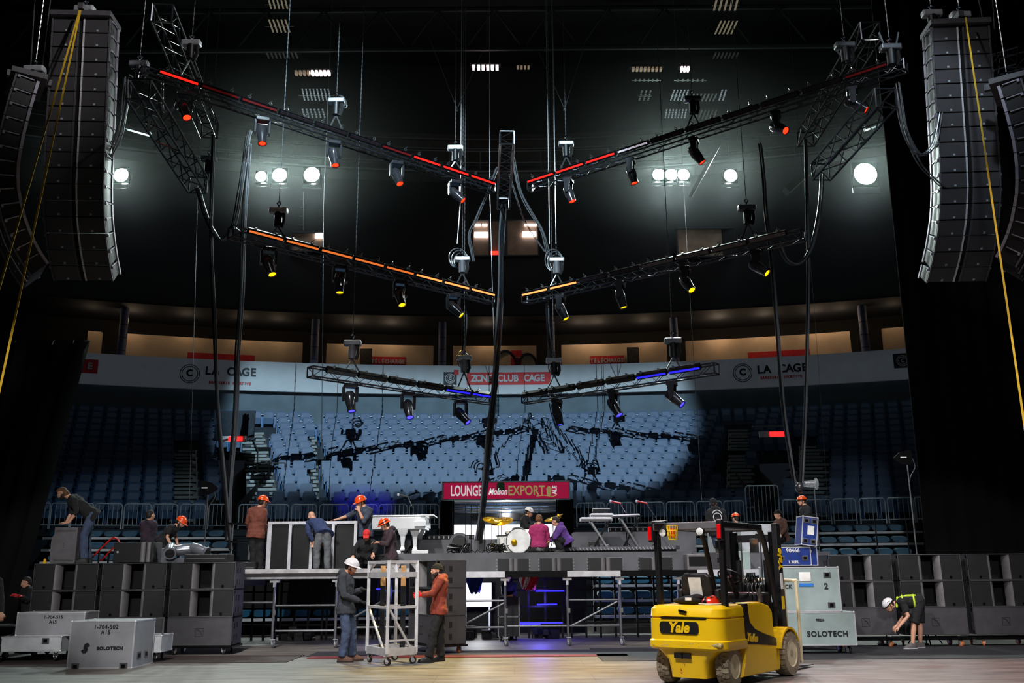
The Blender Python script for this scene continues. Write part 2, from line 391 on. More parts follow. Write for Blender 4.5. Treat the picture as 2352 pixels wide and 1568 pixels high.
mb=MB(); curved(mb,-21,21,FZ0,FZ1,0,48,.15); mb.build('panel','board_screen',board,world=True)
def onfascia(x,z,yo=-.02):
    d=Vector((1,-2*x*1.02/108,0)).normalized(); return Vector((x,fy(x)+yo,z)),d
def ftext(txt,px,py,size,mt,bold=.0,scx=1,space=1.05,per=True):
    # letters laid one by one round the curve
    p=at(px,py,43); x=p.x*(fy(p.x)/43.0); z=CH+(p.z-CH)*(fy(x)/43.0)
    w=size*.62*scx*space; n=len(txt); x0=x-(n-1)*w/2
    mb=MB()
    for i,ch in enumerate(txt):
        if ch==' ': continue
        o,d=onfascia(x0+i*w,z)
        t=textpart('letter',ch,size,mt,board,o,d,(0,0,1),.008,bold,scx=scx)
        t.name='letter'
def ring(px,py,r,w,mt,name='logo_ring'):
    p=at(px,py,43); x=p.x*(fy(p.x)/43.0); z=CH+(p.z-CH)*(fy(x)/43.0); o,d=onfascia(x,z,-.015)
    mb=MB(); n=40
    for rr in r:
        vs=[]
        for k in range(n):
            a=2*PI*k/n
            for q in(rr-w/2,rr+w/2): vs.append(o+d*(q*math.cos(a))+Vector((0,0,q*math.sin(a))))
        mb.add(vs,[(2*k,2*k+1,(2*k+3)%(2*n),(2*k+2)%(2*n)) for k in range(n)])
    return mb.build(name,mt,board,world=True)
for px,py,tx in((433,858,533),(1706,856,1801)):
    ring(px,py,(.42,.34),.035,'fascia_black')
    ftext('C',px,py-1,.42,'fascia_black',.022)
    ftext('LA CAGE',tx-4,py-4 if px<1000 else py-9,.52,'fascia_black',.018,.95)
    ftext('BRASSERIE SPORTIVE',tx-6,py+22 if px<1000 else py+10,.17,'fascia_red',.008,.95,1.0)
def plate(px,py,w,h,mt,yo=-.012,name='printed_block'):
    p=at(px,py,43); x=p.x*(fy(p.x)/43.0); z=CH+(p.z-CH)*(fy(x)/43.0)
    mb=MB(); curved(mb,x-w/2,x+w/2,z-h/2,z+h/2,yo,12 if w>1 else 2); return mb.build(name,mt,board,world=True)
plate(1169,869,4.0,.6,'fascia_red'); ftext('ZONE CLUB CAGE',1167,869,.44,'fascia_white',.016,.9,1.02)
plate(1034,869,.62,.62,'fascia_black'); ring(1034,869,(.22,.15),.025,'fascia_white'); ftext('C',1034,869,.2,'fascia_white',.01)
plate(1048,855,.24,.24,'fascia_red',-.03); ftext('1',1048,855,.17,'fascia_white',.008)
plate(190,841,.7,.62,'fascia_red'); ftext('E',193,841,.4,'fascia_white',.016)
plate(2080,828,.66,.66,'fascia_black'); ring(2082,828,(.24,.17),.03,'fascia_white'); ftext('C',2082,828,.22,'fascia_white',.01)
# concrete wall between seats and board
mb=MB(); xs=np.linspace(-24,24,49)
curved(mb,-24,24,8.0,FZ0+.05,.35,48); curved(mb,-24,24,7.9,8.1,.35,48)
struct(tag(mb.build('wall_concourse','concrete_wall'),'grey concrete wall under the curved white board','wall'))
# suite level: cream parapets, pillars, dark soffit
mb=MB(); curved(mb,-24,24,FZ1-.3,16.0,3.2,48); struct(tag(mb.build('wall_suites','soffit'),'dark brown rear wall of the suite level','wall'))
mb=MB(); curved(mb,-25,25,13.35,13.45,-.6,48); curved(mb,-25,25,13.4,26.5,-.6,48); 
# underside
xs=[-25+50*i/48 for i in range(49)]; vs=[]
for x in xs: vs+=[(x,fy(x)-.6,13.4),(x,fy(x)+3.2,13.4)]
mb.add(vs,[(2*i,2*i+2,2*i+3,2*i+1) for i in range(48)])
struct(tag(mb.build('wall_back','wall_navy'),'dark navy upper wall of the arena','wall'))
PANELS=[(197,228,790,812),(288,692,796,842),(748,994,816,845),(1040,1232,820,842),(1290,1533,812,842),(1577,1956,790,842),(2032,2088,774,800)]
SU=['short cream parapet panel at the far left end','long cream parapet panel with red stripe above the left board lettering','cream parapet panel behind the left hoist with red download strip','cream parapet panel with the dark arches and red drink sign','cream parapet panel right of centre with red download strip','long cream parapet panel with red stripe above the right board lettering','short cream parapet panel beside the right drape']
def xof(px,yo=1.6):
    x=0
    for _ in range(12):
        Y=fy(x)+yo; d=CT*Y+ST*(11.4-CH); x=(px-1176)*d/F
    return x
SUITES=[]
for (a,b,y0,y1),l in zip(PANELS,SU):
    x0,x1=xof(a),xof(b); n=max(2,int((x1-x0)/1.2)); mb=MB(); z1=11.1+1.35
    curved(mb,x0,x1,11.0,z1,1.6,n,.15)
    t=thing('suite_parapet',l,'parapet',((x0+x1)/2,fy((x0+x1)/2)+1.6,11.0)); mb.build('panel','suite_cream',t,world=True); SUITES.append((t,x0,x1))
def strsuite(t,px0,px1,z0,z1,mt,name='stripe'):
    mb=MB(); curved(mb,xof(px0),xof(px1),z0,z1,1.57,10); return mb.build(name,mt,t,world=True)
strsuite(SUITES[1][0],430,585,11.1,11.72,'fascia_red'); strsuite(SUITES[5][0],1718,1860,11.1,11.72,'fascia_red')
strsuite(SUITES[2][0],851,931,11.1,11.85,'fascia_red'); strsuite(SUITES[4][0],1355,1434,11.1,11.85,'fascia_red')
strsuite(SUITES[3][0],1173,1198,11.1,12.2,'fascia_red','drink_sign')
for t,px in((SUITES[2][0],891),(SUITES[4][0],1394)):
    x=xof(px); n=len('TÉLÉCHARGE')
    for i,ch in enumerate('TÉLÉCHARGE'):
        xx=x+(i-4.5)*.165; dd=Vector((1,-2*xx*1.02/108,0)).normalized()
        textpart('letter',ch,.27,'fascia_white',t,(xx,fy(xx)+1.54,11.6),dd,(0,0,1),.006,.01,scx=.85)
x=xof(1185); textpart('lettering','Coca-Cola',.14,'fascia_white',SUITES[3][0],(x,fy(x)+1.53,11.85),(1,0,0),(0,0,1),.004,.003,.3,scx=.8)
mb=MB()
for px,rr in((1160,.55),(1212,.45)):
    x=xof(px); o=Vector((x,fy(x)+1.56,11.3))
    mb.tube([o+Vector((rr*math.cos(a),0,rr*1.6*math.sin(a))) for a in np.linspace(0,PI,14)],.07,5)
mb.build('dark_arch','fascia_black',SUITES[3][0],world=True)
for px,side in((868,0),(1453,4)) if False else ():
    pass
for px,l in((841,'black framed phone advert on the left cream parapet'),(1453,'black framed phone advert on the right cream parapet')):
    x=xof(px); t=thing('phone_poster',l,'poster',(x,fy(x)+1.4,11.1))
    MB().box((0,0,.55),(.58,.06,1.1)).build('frame','fascia_black',t,bevel=.02); mat('poster_grey',(60,56,52),.5,var=.4,scale=12); MB().box((0,-.035,.58),(.5,.01,.95)).build('picture','poster_grey',t)
PN=['leftmost blue pillar above the board, near the left drape','blue pillar above the left lit part of the board','blue pillar left of the central hanging cables','blue pillar behind the right middle hoist cables','blue pillar behind the small right hoist','rightmost blue pillar, near the right drape']
for px,l in zip((278,721,1015,1266,1551,1988),PN):
    x=xof(px,.7); t=thing('round_pillar',l,'pillar',(x,fy(x)+.7,FZ1-.2))
    mb=MB().cyl((0,0,0),(0,0,2.5),.19,n=20)
    mb.build('shaft','pillar_blue',t,smooth=True)
    m2=MB()
    for z in(.5,1.1,1.7): m2.cyl((0,0,z),(0,0,z+.03),.197,n=20)
    m2.build('band','black_metal',t)
for px,e in((305,14),(430,10),(640,10),(815,16),(900,18),(1120,16),(1330,16),(1370,20),(1480,16),(1650,30),(1755,22),(1870,20),(1930,12),(2050,8),(215,6),(560,10)):
    x=xof(px); point('suite_downlight',(x,fy(x)+1.05,12.95),e*.95,(1,.74,.48),.08)
# =================== LOUNGE
lz1=rowZ(1)+1.0
Ls=thing('lounge_sign','red illuminated lounge sign in a silver frame over the tunnel opening','sign',tuple(at(1162,1147,32.6)))
a,b,c,d=at(1017,1107,32.6),at(1308,1105,32.6),at(1308,1146,32.6),at(1017,1148,32.6)
mat('sign_red',(170,20,62),.4,emit=(170,22,66),es=.6,var=.06,scale=1); mat('sign_white',(240,238,240),.5,emit=(240,238,240),es=.55); mat('sign_gold',(205,190,120),.5,emit=(205,190,120),es=.35); mat('sign_green',(60,110,60),.5)
cz=(a.z+c.z)/2; cx=(a.x+b.x)/2; w=b.x-a.x; h=a.z-c.z
MB().box((cx,32.75,cz),(w,.3,h)).build('cabinet','black',Ls,world=True)
MB().box((cx,32.6,cz),(w-.06,.02,h-.06)).build('red_face','sign_red',Ls,world=True)
mb=MB()
for z in(cz-h/2,cz+h/2): mb.box((cx,32.6,z),(w+.05,.06,.04))
for x in(cx-w/2,cx+w/2): mb.box((x,32.6,cz),(.04,.06,h))
mb.build('frame','alu',Ls,world=True)
def st(txt,px,py,size,mt,bold,shear=0,scx=1,x=(1,0,0),u=(0,0,1)):
    textpart('lettering',txt,size,mt,Ls,at(px,py,32.58),x,u,.01,bold,shear,scx=scx)
st('LOUNGE',1071,1128,.50,'sign_white',.01,0,.54); st('Molson',1143,1129,.30,'sign_white',.01,.35,.72); st('EXPORT',1209,1127,.46,'sign_gold',.008,0,.74)
st('ALE',1274,1125,.2,'sign_white',.008,0,.9,(0,0,1),(-1,0,0))
mb=MB(); p=at(1261,1126,32.57); mb.prism([p+Vector((x,0,z)) for x,z in((-.07,-.17),(.07,-.17),(.09,.08),(0,.17),(-.09,.08))],(0,.01,0)); mb.build('crest','sign_gold',Ls,world=True)
mb=MB(); p=at(1150,1118,32.572); mb.quad(*[p+Vector((x,0,z)) for x,z in rrect(.28,.3,.06,2)]); mb.build('leaf_mark','sign_green',Ls,world=True)
mb=MB(); mb.tube([at(1232,1139,32.57),at(1250,1137,32.57),at(1268,1140,32.57),at(1278,1137,32.57)],.015,4); mb.build('flourish','sign_gold',Ls,world=True)
# tunnel: portal walls, white interior
mat('tunnel_white',(232,234,236),.6); mat('tunnel_ceiling',(176,178,182),.7); 
x0,x1=at(1010,1200,33).x,at(1314,1200,33).x; zt=at(1162,1148,32.9).z
mb=MB()
mb.quad((x0,33,0),(x0,33,zt),(x0+.9,39,zt),(x0+.9,39,0)); mb.quad((x1,33,0),(x1,33,zt),(x1-.9,39,zt),(x1-.9,39,0))
mb.quad((x0+.9,39,0),(x1-.9,39,0),(x1-.9,39,zt),(x0+.9,39,zt))
struct(tag(mb.build('wall_tunnel','tunnel_white'),'white painted tunnel walls under the lounge sign','wall'))
mb=MB(); mb.quad((x0,33,zt),(x1,33,zt),(x1,39,zt),(x0,39,zt)); struct(mb.build('ceiling_tunnel','tunnel_ceiling'))
t=thing('ceiling_pipes','grey pipes and bars running across the tunnel ceiling','pipes',(0,33.4,zt-.2))
for z,y,r in((.06,33.3,.03),(.15,33.4,.04),(.24,33.5,.03),(.32,33.7,.03)):
    MB().tube([(x0+.3,y,zt-z),(x1-.3,y,zt-z)],r,6).build('pipe','steel',t,world=True)
mb=MB(); mb.box(((x0+x1)/2,33.9,zt-.52),(x1-x0-.5,.25,.26)); tag(mb.build('tunnel_header','black'),'dark header beam across the tunnel behind the drummer','beam')
for px0,px1,l in((1012,1042,'left black pleated curtain beside the tunnel opening'),(1278,1316,'right black pleated curtain beside the tunnel opening')):
    A=at(px0,1160,32.7).x;B=at(px1,1160,32.7).x; n=28; mb=MB(); vs=[]
    for i in range(n+1):
        x=A+(B-A)*i/n; y=32.7+.06*math.sin(i*1.9); vs+=[(x,y,1.2),(x,y,zt)]
    mb.add(vs,[(2*i,2*i+2,2*i+3,2*i+1) for i in range(n)]); o=mb.build('pleated_curtain','black_matte'); o.modifiers.new('thick','SOLIDIFY').thickness=.02
    tag(o,l,'curtain')
area('tunnel_light',((x0+x1)/2,36,zt-.1),((x0+x1)/2,36,0),260,(.95,.97,1),3,4)
point('tunnel_ceiling_fill',((x0+x1)/2,33.6,zt-.42),60,(.95,.97,1),.1)  # added point that lifts the tunnel ceiling and its pipes
point('tunnel_light_low',((x0+x1)/2,34.5,1.6),90,(.95,.97,1),.3)
# =================== RETRACTABLE SEATS below the rail
mat('fold_seat',(30,92,122),.45,var=.1,scale=3); mat('nosing',(205,212,216),.5)
def fold_proto():
    t=thing('bleacher_chair','x','chair')
    mb=MB(); rings=[]
    P=[(x*.9,z*.8) for x,z in rrect(.5,.28,.12,4)]
    mb.prism([(x,-.16,.12+z*.75) for x,z in P],(0,.34,.03)); mb.build('seat','fold_seat',t,smooth=True)
    MB().box((0,0,.04),(.07,.2,.1)).build('bracket','black',t); return t
fp=fold_proto(); fu=False
def rail_y(x): return arc(x)*1.0
FOLD=[(90,530,(0,1,2,3),'left'),(1890,2125,(0,1,2,3),'right'),(1365,1890,(0,1,2,3,4,5,6),'centre right'),(530,970,(4,5,6),'left of centre')]
for a,b,rows,w in FOLD:
    for k in rows:
        Y=31.5-.9*k; z=2.72-.385*k; y0=arc(at(a,1250,Y).x)*.75; y1=arc(at(b,1250,Y).x)*.75
        pa=at(a,1250,Y+y0); pb=at(b,1250,Y+y1); n=6
        pts=[Vector((pa.x+(pb.x-pa.x)*i/n,0,z)) for i in range(n+1)]
        for p in pts: p.y=Y+arc(p.x)*.75
        t=thing('bleacher_platform',f'{["topmost","second","third","fourth","fifth","sixth","lowest"][k]} retracted bleacher platform with white nosing, {w} of the stage','bleacher',tuple(pts[0]))
        mb=MB()
        for i in range(n): mb.bar(pts[i],pts[i+1],.06,.07)
        mb.build('nosing','nosing',t,world=True)
        mb=MB()
        for i in range(n): mb.bar(pts[i]+Vector((0,.45,-.02)),pts[i+1]+Vector((0,.45,-.02)),.85,.05)
        mb.build('deck','bowl_dark',t,world=True)
        for i in (0,n//2,n):
            MB().bar(pts[i]+Vector((0,.5,-.04)),Vector((pts[i].x,pts[i].y+.5,0)),.06).build('leg','black_metal',t,world=True)
        x=pts[0].x+.3
        while x<pts[-1].x-.2:
            Yy=Y+arc(x)*.75+.38; L=f'blue folded seat, {["topmost","second","third","fourth","fifth","sixth","lowest"][k]} bleacher platform, {w} of the stage'
            g=f'folded seats, {["topmost","second","third","fourth","fifth","sixth","lowest"][k]} platform {w}'
            if not fu: fp.location=(x,Yy,z+.03); fp['label']=L; fp['group']=g; fu=True
            else: dup(fp,(x,Yy,z+.03),math.atan2(-x/72,1),L,g)
            x+=.53
# front wall ledge under the rail, with crowd barriers
mb=MB(); vs=[]
xs=[x for x in np.linspace(-22,22,61)]
def seg(xa,xb):
    n=20; vs=[]
    for i in range(n+1):
        x=xa+(xb-xa)*i/n; y=32.35+arc(x)*.85; vs+=[(x,y,2.82),(x,y,3.02),(x,y+1.2,3.02),(x,y+.1,2.82),(x,y+.1,0)]
    f=[]
    for i in range(n):
        a=5*i;b=a+5; f+=[(a,b,b+1,a+1),(a+1,b+1,b+2,a+2),(a+3,b+3,b,a),(a+4,b+4,b+3,a+3)]
    mb.add(vs,f)
seg(-22,x0-.05); seg(x1+.05,22)
struct(tag(mb.build('terrace_ledge',['concrete']),'pale ledge along the foot of the stand that carries the barriers','ledge'))
BP=[(90,112),(115,160),(163,212),(215,279),(284,345),(349,406),(413,470),(478,528),(548,604),(612,662),(669,726),(733,800),(806,866),(870,935),(940,1008),
    (1325,1390),(1395,1458),(1463,1526),(1532,1596),(1602,1660),(1664,1710),(1716,1792),(1800,1850),(1855,1910),(1916,1968),(1977,2036),(2042,2102),(2106,2120)]
def barrier(px0,px1,i):
    zt=3.85 if px0!=1716 else 4.35
    x0_=at(px0,1190,32.5); x1_=at(px1,1190,32.5)
    ya=32.5+arc(x0_.x)*.85; yb=32.5+arc(x1_.x)*.85; A=at(px0,1190,ya).x; B=at(px1,1190,yb).x
    t=thing('crowd_barrier',f'metal railing panel along the stand, '+ordinal(i),'railing',(A,ya,3.02))
    def P(f,z): return Vector((A+(B-A)*f,ya+(yb-ya)*f,z))
    mb=MB(); r=.06
    mb.tube([P(0,3.04),P(0,zt-.1),P(.03,zt-.03),P(.08,zt),P(.92,zt),P(.97,zt-.03),P(1,zt-.1),P(1,3.04)],.022,5); mb.tube([P(0,3.16),P(1,3.16)],.018,5)
    mb.build('frame','barrier_steel',t,world=True)
    mb=MB(); n=max(2,int((B-A)/.13))
    for k in range(1,n): mb.tube([P(k/n,3.16),P(k/n,zt)],.011,4,cap=False)
    mb.build('bars','barrier_steel',t,world=True)
def ordinal(i):
    W=['first','second','third','fourth','fifth','sixth','seventh','eighth','ninth','tenth','eleventh','twelfth','thirteenth','fourteenth','fifteenth']
    return (W[i]+' from the left end') if i<15 else (W[27-i]+' from the right end')
for i,(a,b) in enumerate(BP): barrier(a,b,i)
# =================== BLACK DRAPES at both sides
def drape(name,label,poly,Y,th=.35):
    # poly in world x,z ; hangs at Y with shallow folds
    mb=MB(); (xa0,xa1,z0),(xb0,xb1,z1)=poly; n=60; vs=[]
    for i in range(n+1):
        f=i/n; s=.12*math.sin(i*1.7)
        for j in range(9):
            g=j/8; xx0=xa0+(xb0-xa0)*g; xx1=xa1+(xb1-xa1)*g; vs.append((xx0+(xx1-xx0)*f,Y+s,z0+(z1-z0)*g))
    mb.add(vs,[(i*9+j,(i+1)*9+j,(i+1)*9+j+1,i*9+j+1) for i in range(n) for j in range(8)])
    o=mb.build(name,'drape',smooth=80); o.modifiers.new('thick','SOLIDIFY').thickness=.05; tag(o,label,'drape')
a=at(2128,1265,27); b=at(2050,380,27)
drape('stage_drape','tall black drape hanging on the right side of the stage',((a.x,22,0),(b.x-.0,22,24.5)),27)
a=at(85,1215,27); b=at(203,780,27)
s=(b.x-a.x)/(b.z-a.z)
drape('stage_drape','black drape pulled back on the left side of the stage',((-22,a.x-s*a.z,0),(-22,b.x,b.z)),27)
# =================== CATWALK, WINDOWS, ROOF
mat('beam_dark',(34,36,40),.8); mat('gallery_wall',(50,47,44),.9,var=.2); mat('win_light',(255,250,240),emit=(255,235,225),es=9); mat('win_dim',(120,104,92),.7,var=.25,scale=1.5); mat('led_red',(255,40,30),emit=(255,30,20),es=5)
def cy(x): return fy(x)-.6
t=thing('catwalk','grey steel catwalk with railings high on the back wall','catwalk',(0,cy(0)-1,20.2))
mb=MB()
def cpts(z,off,n=30): return [(x,cy(x)+off,z) for x in np.linspace(-22,22,n+1)]
P=cpts(20.2,-.55)
for i in range(30): mb.bar(P[i],P[i+1],1.05,.1)
mb.build('deck','beam_dark',t,world=True)
mb=MB()
for z in(20.75,21.35): mb.tube(cpts(z,-1.05),.025,5)
mb.tube(cpts(20.28,-1.1),.05,5)
mb.build('railing','cable_grey',t,world=True)
for i in range(31):
    x=-22+44*i/30; MB().tube([(x,cy(x)-1.05,20.2),(x,cy(x)-1.05,21.35)],.025,5).build('post','cable_grey',t,world=True)
mb=MB(); P=cpts(21.5,-.06)
for i in range(30): mb.bar(P[i],P[i+1],.06,2.4)
struct(tag(mb.build('wall_gallery','gallery_wall'),'dull grey wall panel behind the catwalk','wall'))
t=thing('gallery_conduits','thin grey conduits running behind the catwalk','pipes',(0,cy(0)-.2,20.6))
for z in(20.6,21.0,21.9,22.4): MB().tube(cpts(z,-.16),.03,5).build('conduit','cable_grey',t,world=True)
def window(n,px0,px1,py0,py1,Y,back,lamps):
    Y=cy(at((px0+px1)/2,py0,42).x)-.12; a=at(px0,py0,Y);b=at(px1,py1,Y); w=b.x-a.x;h=a.z-b.z; c=(a+b)/2
    mb=MB(); mb.box((c.x,Y+.02,c.z),(w,.06,h)); 
    o=struct(mb.build(f'window_{n}',back)); 
    f=MB()
    for z in(a.z,b.z): f.box((c.x,Y-.05,z),(w+.1,.16,.07))
    for x in(a.x,b.x): f.box((x,Y-.05,c.z),(.07,.16,h))
    if n==1: f.box((c.x+.0,Y-.05,c.z),(.2,.14,h)); f.box((c.x-w*.23,Y-.05,c.z),(.13,.12,h))
    g=f.build('window_frame','bowl_dark',o)
    for (u0,u1,v0,v1,m) in lamps:
        p=at(u0,v0,Y-.1);q=at(u1,v1,Y-.1); MB().box(((p.x+q.x)/2,Y-.08,(p.z+q.z)/2),(q.x-p.x,.08,p.z-q.z)).build('lamp',m,o)
window(1,1085,1237,507,588,42.2,'win_dim',[(1090,1104,514,518,'win_light'),(1108,1119,514,518,'win_light'),(1090,1121,533,544,'win_light'),(1205,1232,514,518,'win_light'),(1200,1231,532,543,'win_light'),(1127,1145,577,585,'led_red')])
window(2,670,743,535,578,42.2,'win_dim',[(724,745,536,546,'win_light')])
window(3,1553,1690,526,590,42.2,'win_dim',[])
# points in front of the booths throw light on the panels
for px,py,e in((1105,545,14),(1215,545,14),(735,552,14),(1590,560,10)):
    point('booth_panel_light',tuple(at(px,py,40.6)),e,(1,.85,.72),.05)
mb=MB()
for i in range(11):
    p=at(670 if i%2 else 697,430+i*9,41.9)
A=at(673,440,41.9);B=at(673,530,41.9);C=at(697,440,41.9);D=at(697,530,41.9)
mb.tube([A,B],.03,5); mb.tube([C,D],.03,5)
for i in range(4): mb.tube([A.lerp(B,.2+i*.22),C.lerp(D,.2+i*.22)],.025,5)
tag(mb.build('wall_ladder','cable_grey'),'grey ladder below the catwalk left of centre','ladder')
# roof
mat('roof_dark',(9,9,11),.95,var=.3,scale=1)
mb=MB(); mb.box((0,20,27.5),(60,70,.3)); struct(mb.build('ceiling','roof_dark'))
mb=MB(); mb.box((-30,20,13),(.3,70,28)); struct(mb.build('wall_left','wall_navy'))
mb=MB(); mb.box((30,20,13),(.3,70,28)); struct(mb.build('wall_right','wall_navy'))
for i,Y in enumerate((20,24.5,29,33.5,38)):
    mb=MB(); mb.tube([(-28,Y,26.6),(28,Y,26.6)],.12,6); mb.tube([(-28,Y,24.6),(28,Y,24.6)],.12,6)
    for k in range(22):
        x=-28+k*2.6; mb.tube([(x,Y,24.6),(x+1.3,Y,26.6)],.05,4,cap=False); mb.tube([(x+1.3,Y,26.6),(x+2.6,Y,24.6)],.05,4,cap=False)
    o=mb.build('roof_truss','beam_dark'); tag(o,f'dark steel roof truss spanning the hall, {["nearest","second","third","fourth","farthest"][i]} of five','roof truss')
# louvred light strips and gratings
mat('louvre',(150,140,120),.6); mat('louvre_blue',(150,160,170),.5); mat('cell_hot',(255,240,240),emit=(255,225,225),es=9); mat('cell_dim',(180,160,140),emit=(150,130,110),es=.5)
def cells(px0,px1,py,n,h,hot,label,z=24.2):
    t=thing('roof_light',label,'ceiling light',tuple(atz((px0+px1)/2,py,z)))
    for i in range(n):
        u=px0+(px1-px0)*(i+.5)/n; p=atz(u,py,z); w=(px1-px0)/n*.62*p.y/F; hh=h*p.y/F
        MB().box(p,(w,.25,hh)).build('cell','cell_hot' if i in hot else 'cell_dim',t,world=True)
    p=atz(px0-3,py,z);q=atz(px1+3,py,z); MB().box(((p+q)/2)+Vector((0,.2,.22)),(q.x-p.x,.3,.1)).build('housing','black',t,world=True)
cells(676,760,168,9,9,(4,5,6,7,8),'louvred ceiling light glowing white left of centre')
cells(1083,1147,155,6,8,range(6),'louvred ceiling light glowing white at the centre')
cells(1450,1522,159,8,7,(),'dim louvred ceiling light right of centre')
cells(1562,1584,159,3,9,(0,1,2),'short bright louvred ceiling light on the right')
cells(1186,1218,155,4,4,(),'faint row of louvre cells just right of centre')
def grating(px0,px1,py0,py1,n,slant,label,m,z=25,cross=0):
    if py0>=180: z=22.3
    t=thing('roof_grating',label,'grating',tuple(atz((px0+px1)/2,py0,z)))
    mb=MB()
    for i in range(n):
        u=px0+(px1-px0)*(i+.5)/n; a=atz(u,py0,z); b=atz(u+slant,py1,z); w=(px1-px0)/n*.42*a.y/F
        K=cross or 1
        for k in range(K):
            f0=k/K; f1=(k+.62)/K if cross else 1
            mb.bar(a.lerp(b,f0),a.lerp(b,f1),w,.03)
    mb.build('slats',m,t,world=True)
    mb=MB(); mb.bar(atz(px0-4,(py0+py1)/2,z+.12),atz(px1+4+slant,(py0+py1)/2,z+.12),.06,.05); mb.build('carrier','black',t,world=True)
    return t
mat('glow_slat',(120,110,90),.6,emit=(120,108,88),es=.55); mat('glow_slat_blue',(90,96,104),.6,emit=(150,162,172),es=.3); mat('dim_glow_slat',(60,60,60),.6,emit=(50,50,50),es=.3)  # slats emit to stand in for lamplight on the metal gratings
G=[(613,660,0,20,5,5,'slatted roof grating at the upper left edge of the picture','glow_slat',0),(613,660,45,74,5,10,'cream slatted roof grating, upper left','glow_slat',0),
(605,680,112,134,8,8,'faint slatted roof grating under the cream one on the left','dim_glow_slat',0),(690,758,204,232,8,6,'chequered roof grating with blue white cells left of centre','glow_slat_blue',6),
(690,745,250,272,6,6,'lower chequered roof grating left of centre','glow_slat_blue',4),(1640,1700,0,24,5,-6,'slatted roof grating at the upper right edge of the picture','glow_slat',0),
(1652,1698,48,78,5,-14,'cream slatted roof grating, upper right','glow_slat',0),(1640,1700,121,134,7,-6,'faint slatted roof grating under the cream one on the right','dim_glow_slat',0),
(1545,1585,206,232,5,-9,'chequered roof grating with blue white cells right of centre','glow_slat_blue',6),(1528,1580,251,273,7,-4,'lower chequered roof grating right of centre','glow_slat_blue',4),
(1470,1500,207,232,3,-7,'narrow chequered roof grating near the red beam','dim_glow_slat',6),(1655,1672,206,232,2,-8,'small chequered roof grating on the far right','glow_slat_blue',6),
(1590,1650,215,232,7,-8,'dim slatted grating between the chequered ones on the right','dim_glow_slat',0),(1600,1650,252,274,6,-8,'lowest dim slatted grating on the right','dim_glow_slat',0),
(1455,1515,181,187,6,-1,'faint short slats under the dim ceiling light','dim_glow_slat',0),(1552,1620,181,187,6,-1,'faint short slats under the short bright light','dim_glow_slat',0)]
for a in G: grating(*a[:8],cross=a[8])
# =================== RIGGING
mat('truss_black',(80,82,88),.3,.8); mat('truss_face',(20,20,23),.35,.5); mat('lens_grey',(122,112,116),.35); mat('lens_dark',(44,36,42),.3)
mat('red_on',(255,30,20),emit=(255,22,14),es=3.2); mat('orange_on',(255,150,90),emit=(255,130,66),es=2.6); mat('orange_dim',(220,130,70),emit=(235,120,50),es=.9); mat('blue_on',(40,40,255),emit=(28,24,255),es=3.2)
mat('red_dim',(52,10,14),emit=(160,14,18),es=.12); mat('white_dots',(210,205,215),emit=(190,186,200),es=.9)
mat('lens_red',(255,50,30),emit=(255,40,14),es=4); mat('lens_yellow',(255,205,20),emit=(255,196,10),es=2.6); mat('lens_blue',(80,80,255),emit=(54,48,255),es=4)
mat('head_black',(46,46,50),.2,coat=.4)
def truss(label,P0,P1,s=.3,bay=.33,ends=True,up=(0,0,1),group=None):
    P0,P1=Vector(P0),Vector(P1); d=(P1-P0).normalized(); u=Vector(up); sd=d.cross(u).normalized(); u=sd.cross(d); L=(P1-P0).length
    t=thing('lighting_truss',label,'truss',tuple(P0),group=group); h=s/2-.02
    cs=[(1,1),(-1,1),(-1,-1),(1,-1)]
    for a,b in cs:
        o=sd*(a*h)+u*(b*h); MB().tube([P0+o,P1+o],.022 if s<.45 else .03,6).build('chord','truss_black',t,world=True)
    n=max(2,int(L/bay)); 
    for q in range(4):
        a,b=cs[q];c,e=cs[(q+1)%4]; o1=sd*(a*h)+u*(b*h); o2=sd*(c*h)+u*(e*h); mb=MB(); pts=[]
        for i in range(n+1):
            pts.append(P0.lerp(P1,i/n)+(o1 if i%2==0 else o2))
        mb.tube(pts,.011 if s<.45 else .016,5); mb.build('lattice','truss_black',t,world=True)
    for f in(0,1):
        mb=MB(); c=P0.lerp(P1,f); q=[c+sd*(a*h)+u*(b*h) for a,b in cs]
        for i in range(4): mb.tube([q[i],q[(i+1)%4]],.022,5)
        mb.build('end_frame','truss_black',t,world=True)
    return t,sd,u
def lookz(d):  # rotation taking -Z to d
    return Vector(d).to_track_quat('-Z','Y').to_matrix()
def moving_head(P,dirn,lens,label,rz=0.0,group=None,name='moving_head_light',sc=1.0):
    P=Vector(P); t=thing(name,label,'stage light',tuple(P),rz,group)
    k=sc
    MB().box((0,0,-.055*k),(.34*k,.26*k,.11*k)).build('base','head_black',t,bevel=.02)
    for s in(-1,1):
        MB().loft([[Vector((s*.175*k+a*.028*k,b*w*k,z*k)) for a,b in((-1,-1),(1,-1),(1,1),(-1,1))] for z,w in((-.08,.09),(-.16,.085),(-.42,.06),(-.47,.03))]).build('yoke_arm','head_black',t,bevel=.008)
    d=Vector(dirn).normalized(); R=lookz(d); c=Vector((0,0,-.40*k))
    def ringz(z,r,n=18): return [c+R@Vector((r*math.cos(2*PI*i/n)*k,r*math.sin(2*PI*i/n)*k,-z*k)) for i in range(n)]
    h=MB().loft([ringz(z,r) for z,r in((-.20,.05),(-.185,.105),(-.12,.135),(0,.14),(.10,.135),(.22,.115),(.32,.105),(.325,.115),(.36,.112),(.36,.092),(.33,.088))]).build('head','head_black',t,smooth=30)
    m=MB(); m.add(ringz(.338,.09),[tuple(range(18))]); m.build('lens',lens,h)
    m=MB(); m.tube([c+R@Vector((0,.132*k,-.0)),c+R@Vector((0,.12*k,-.2*k))],.012,4); m.build('vent_rib','steel',h)
    return t
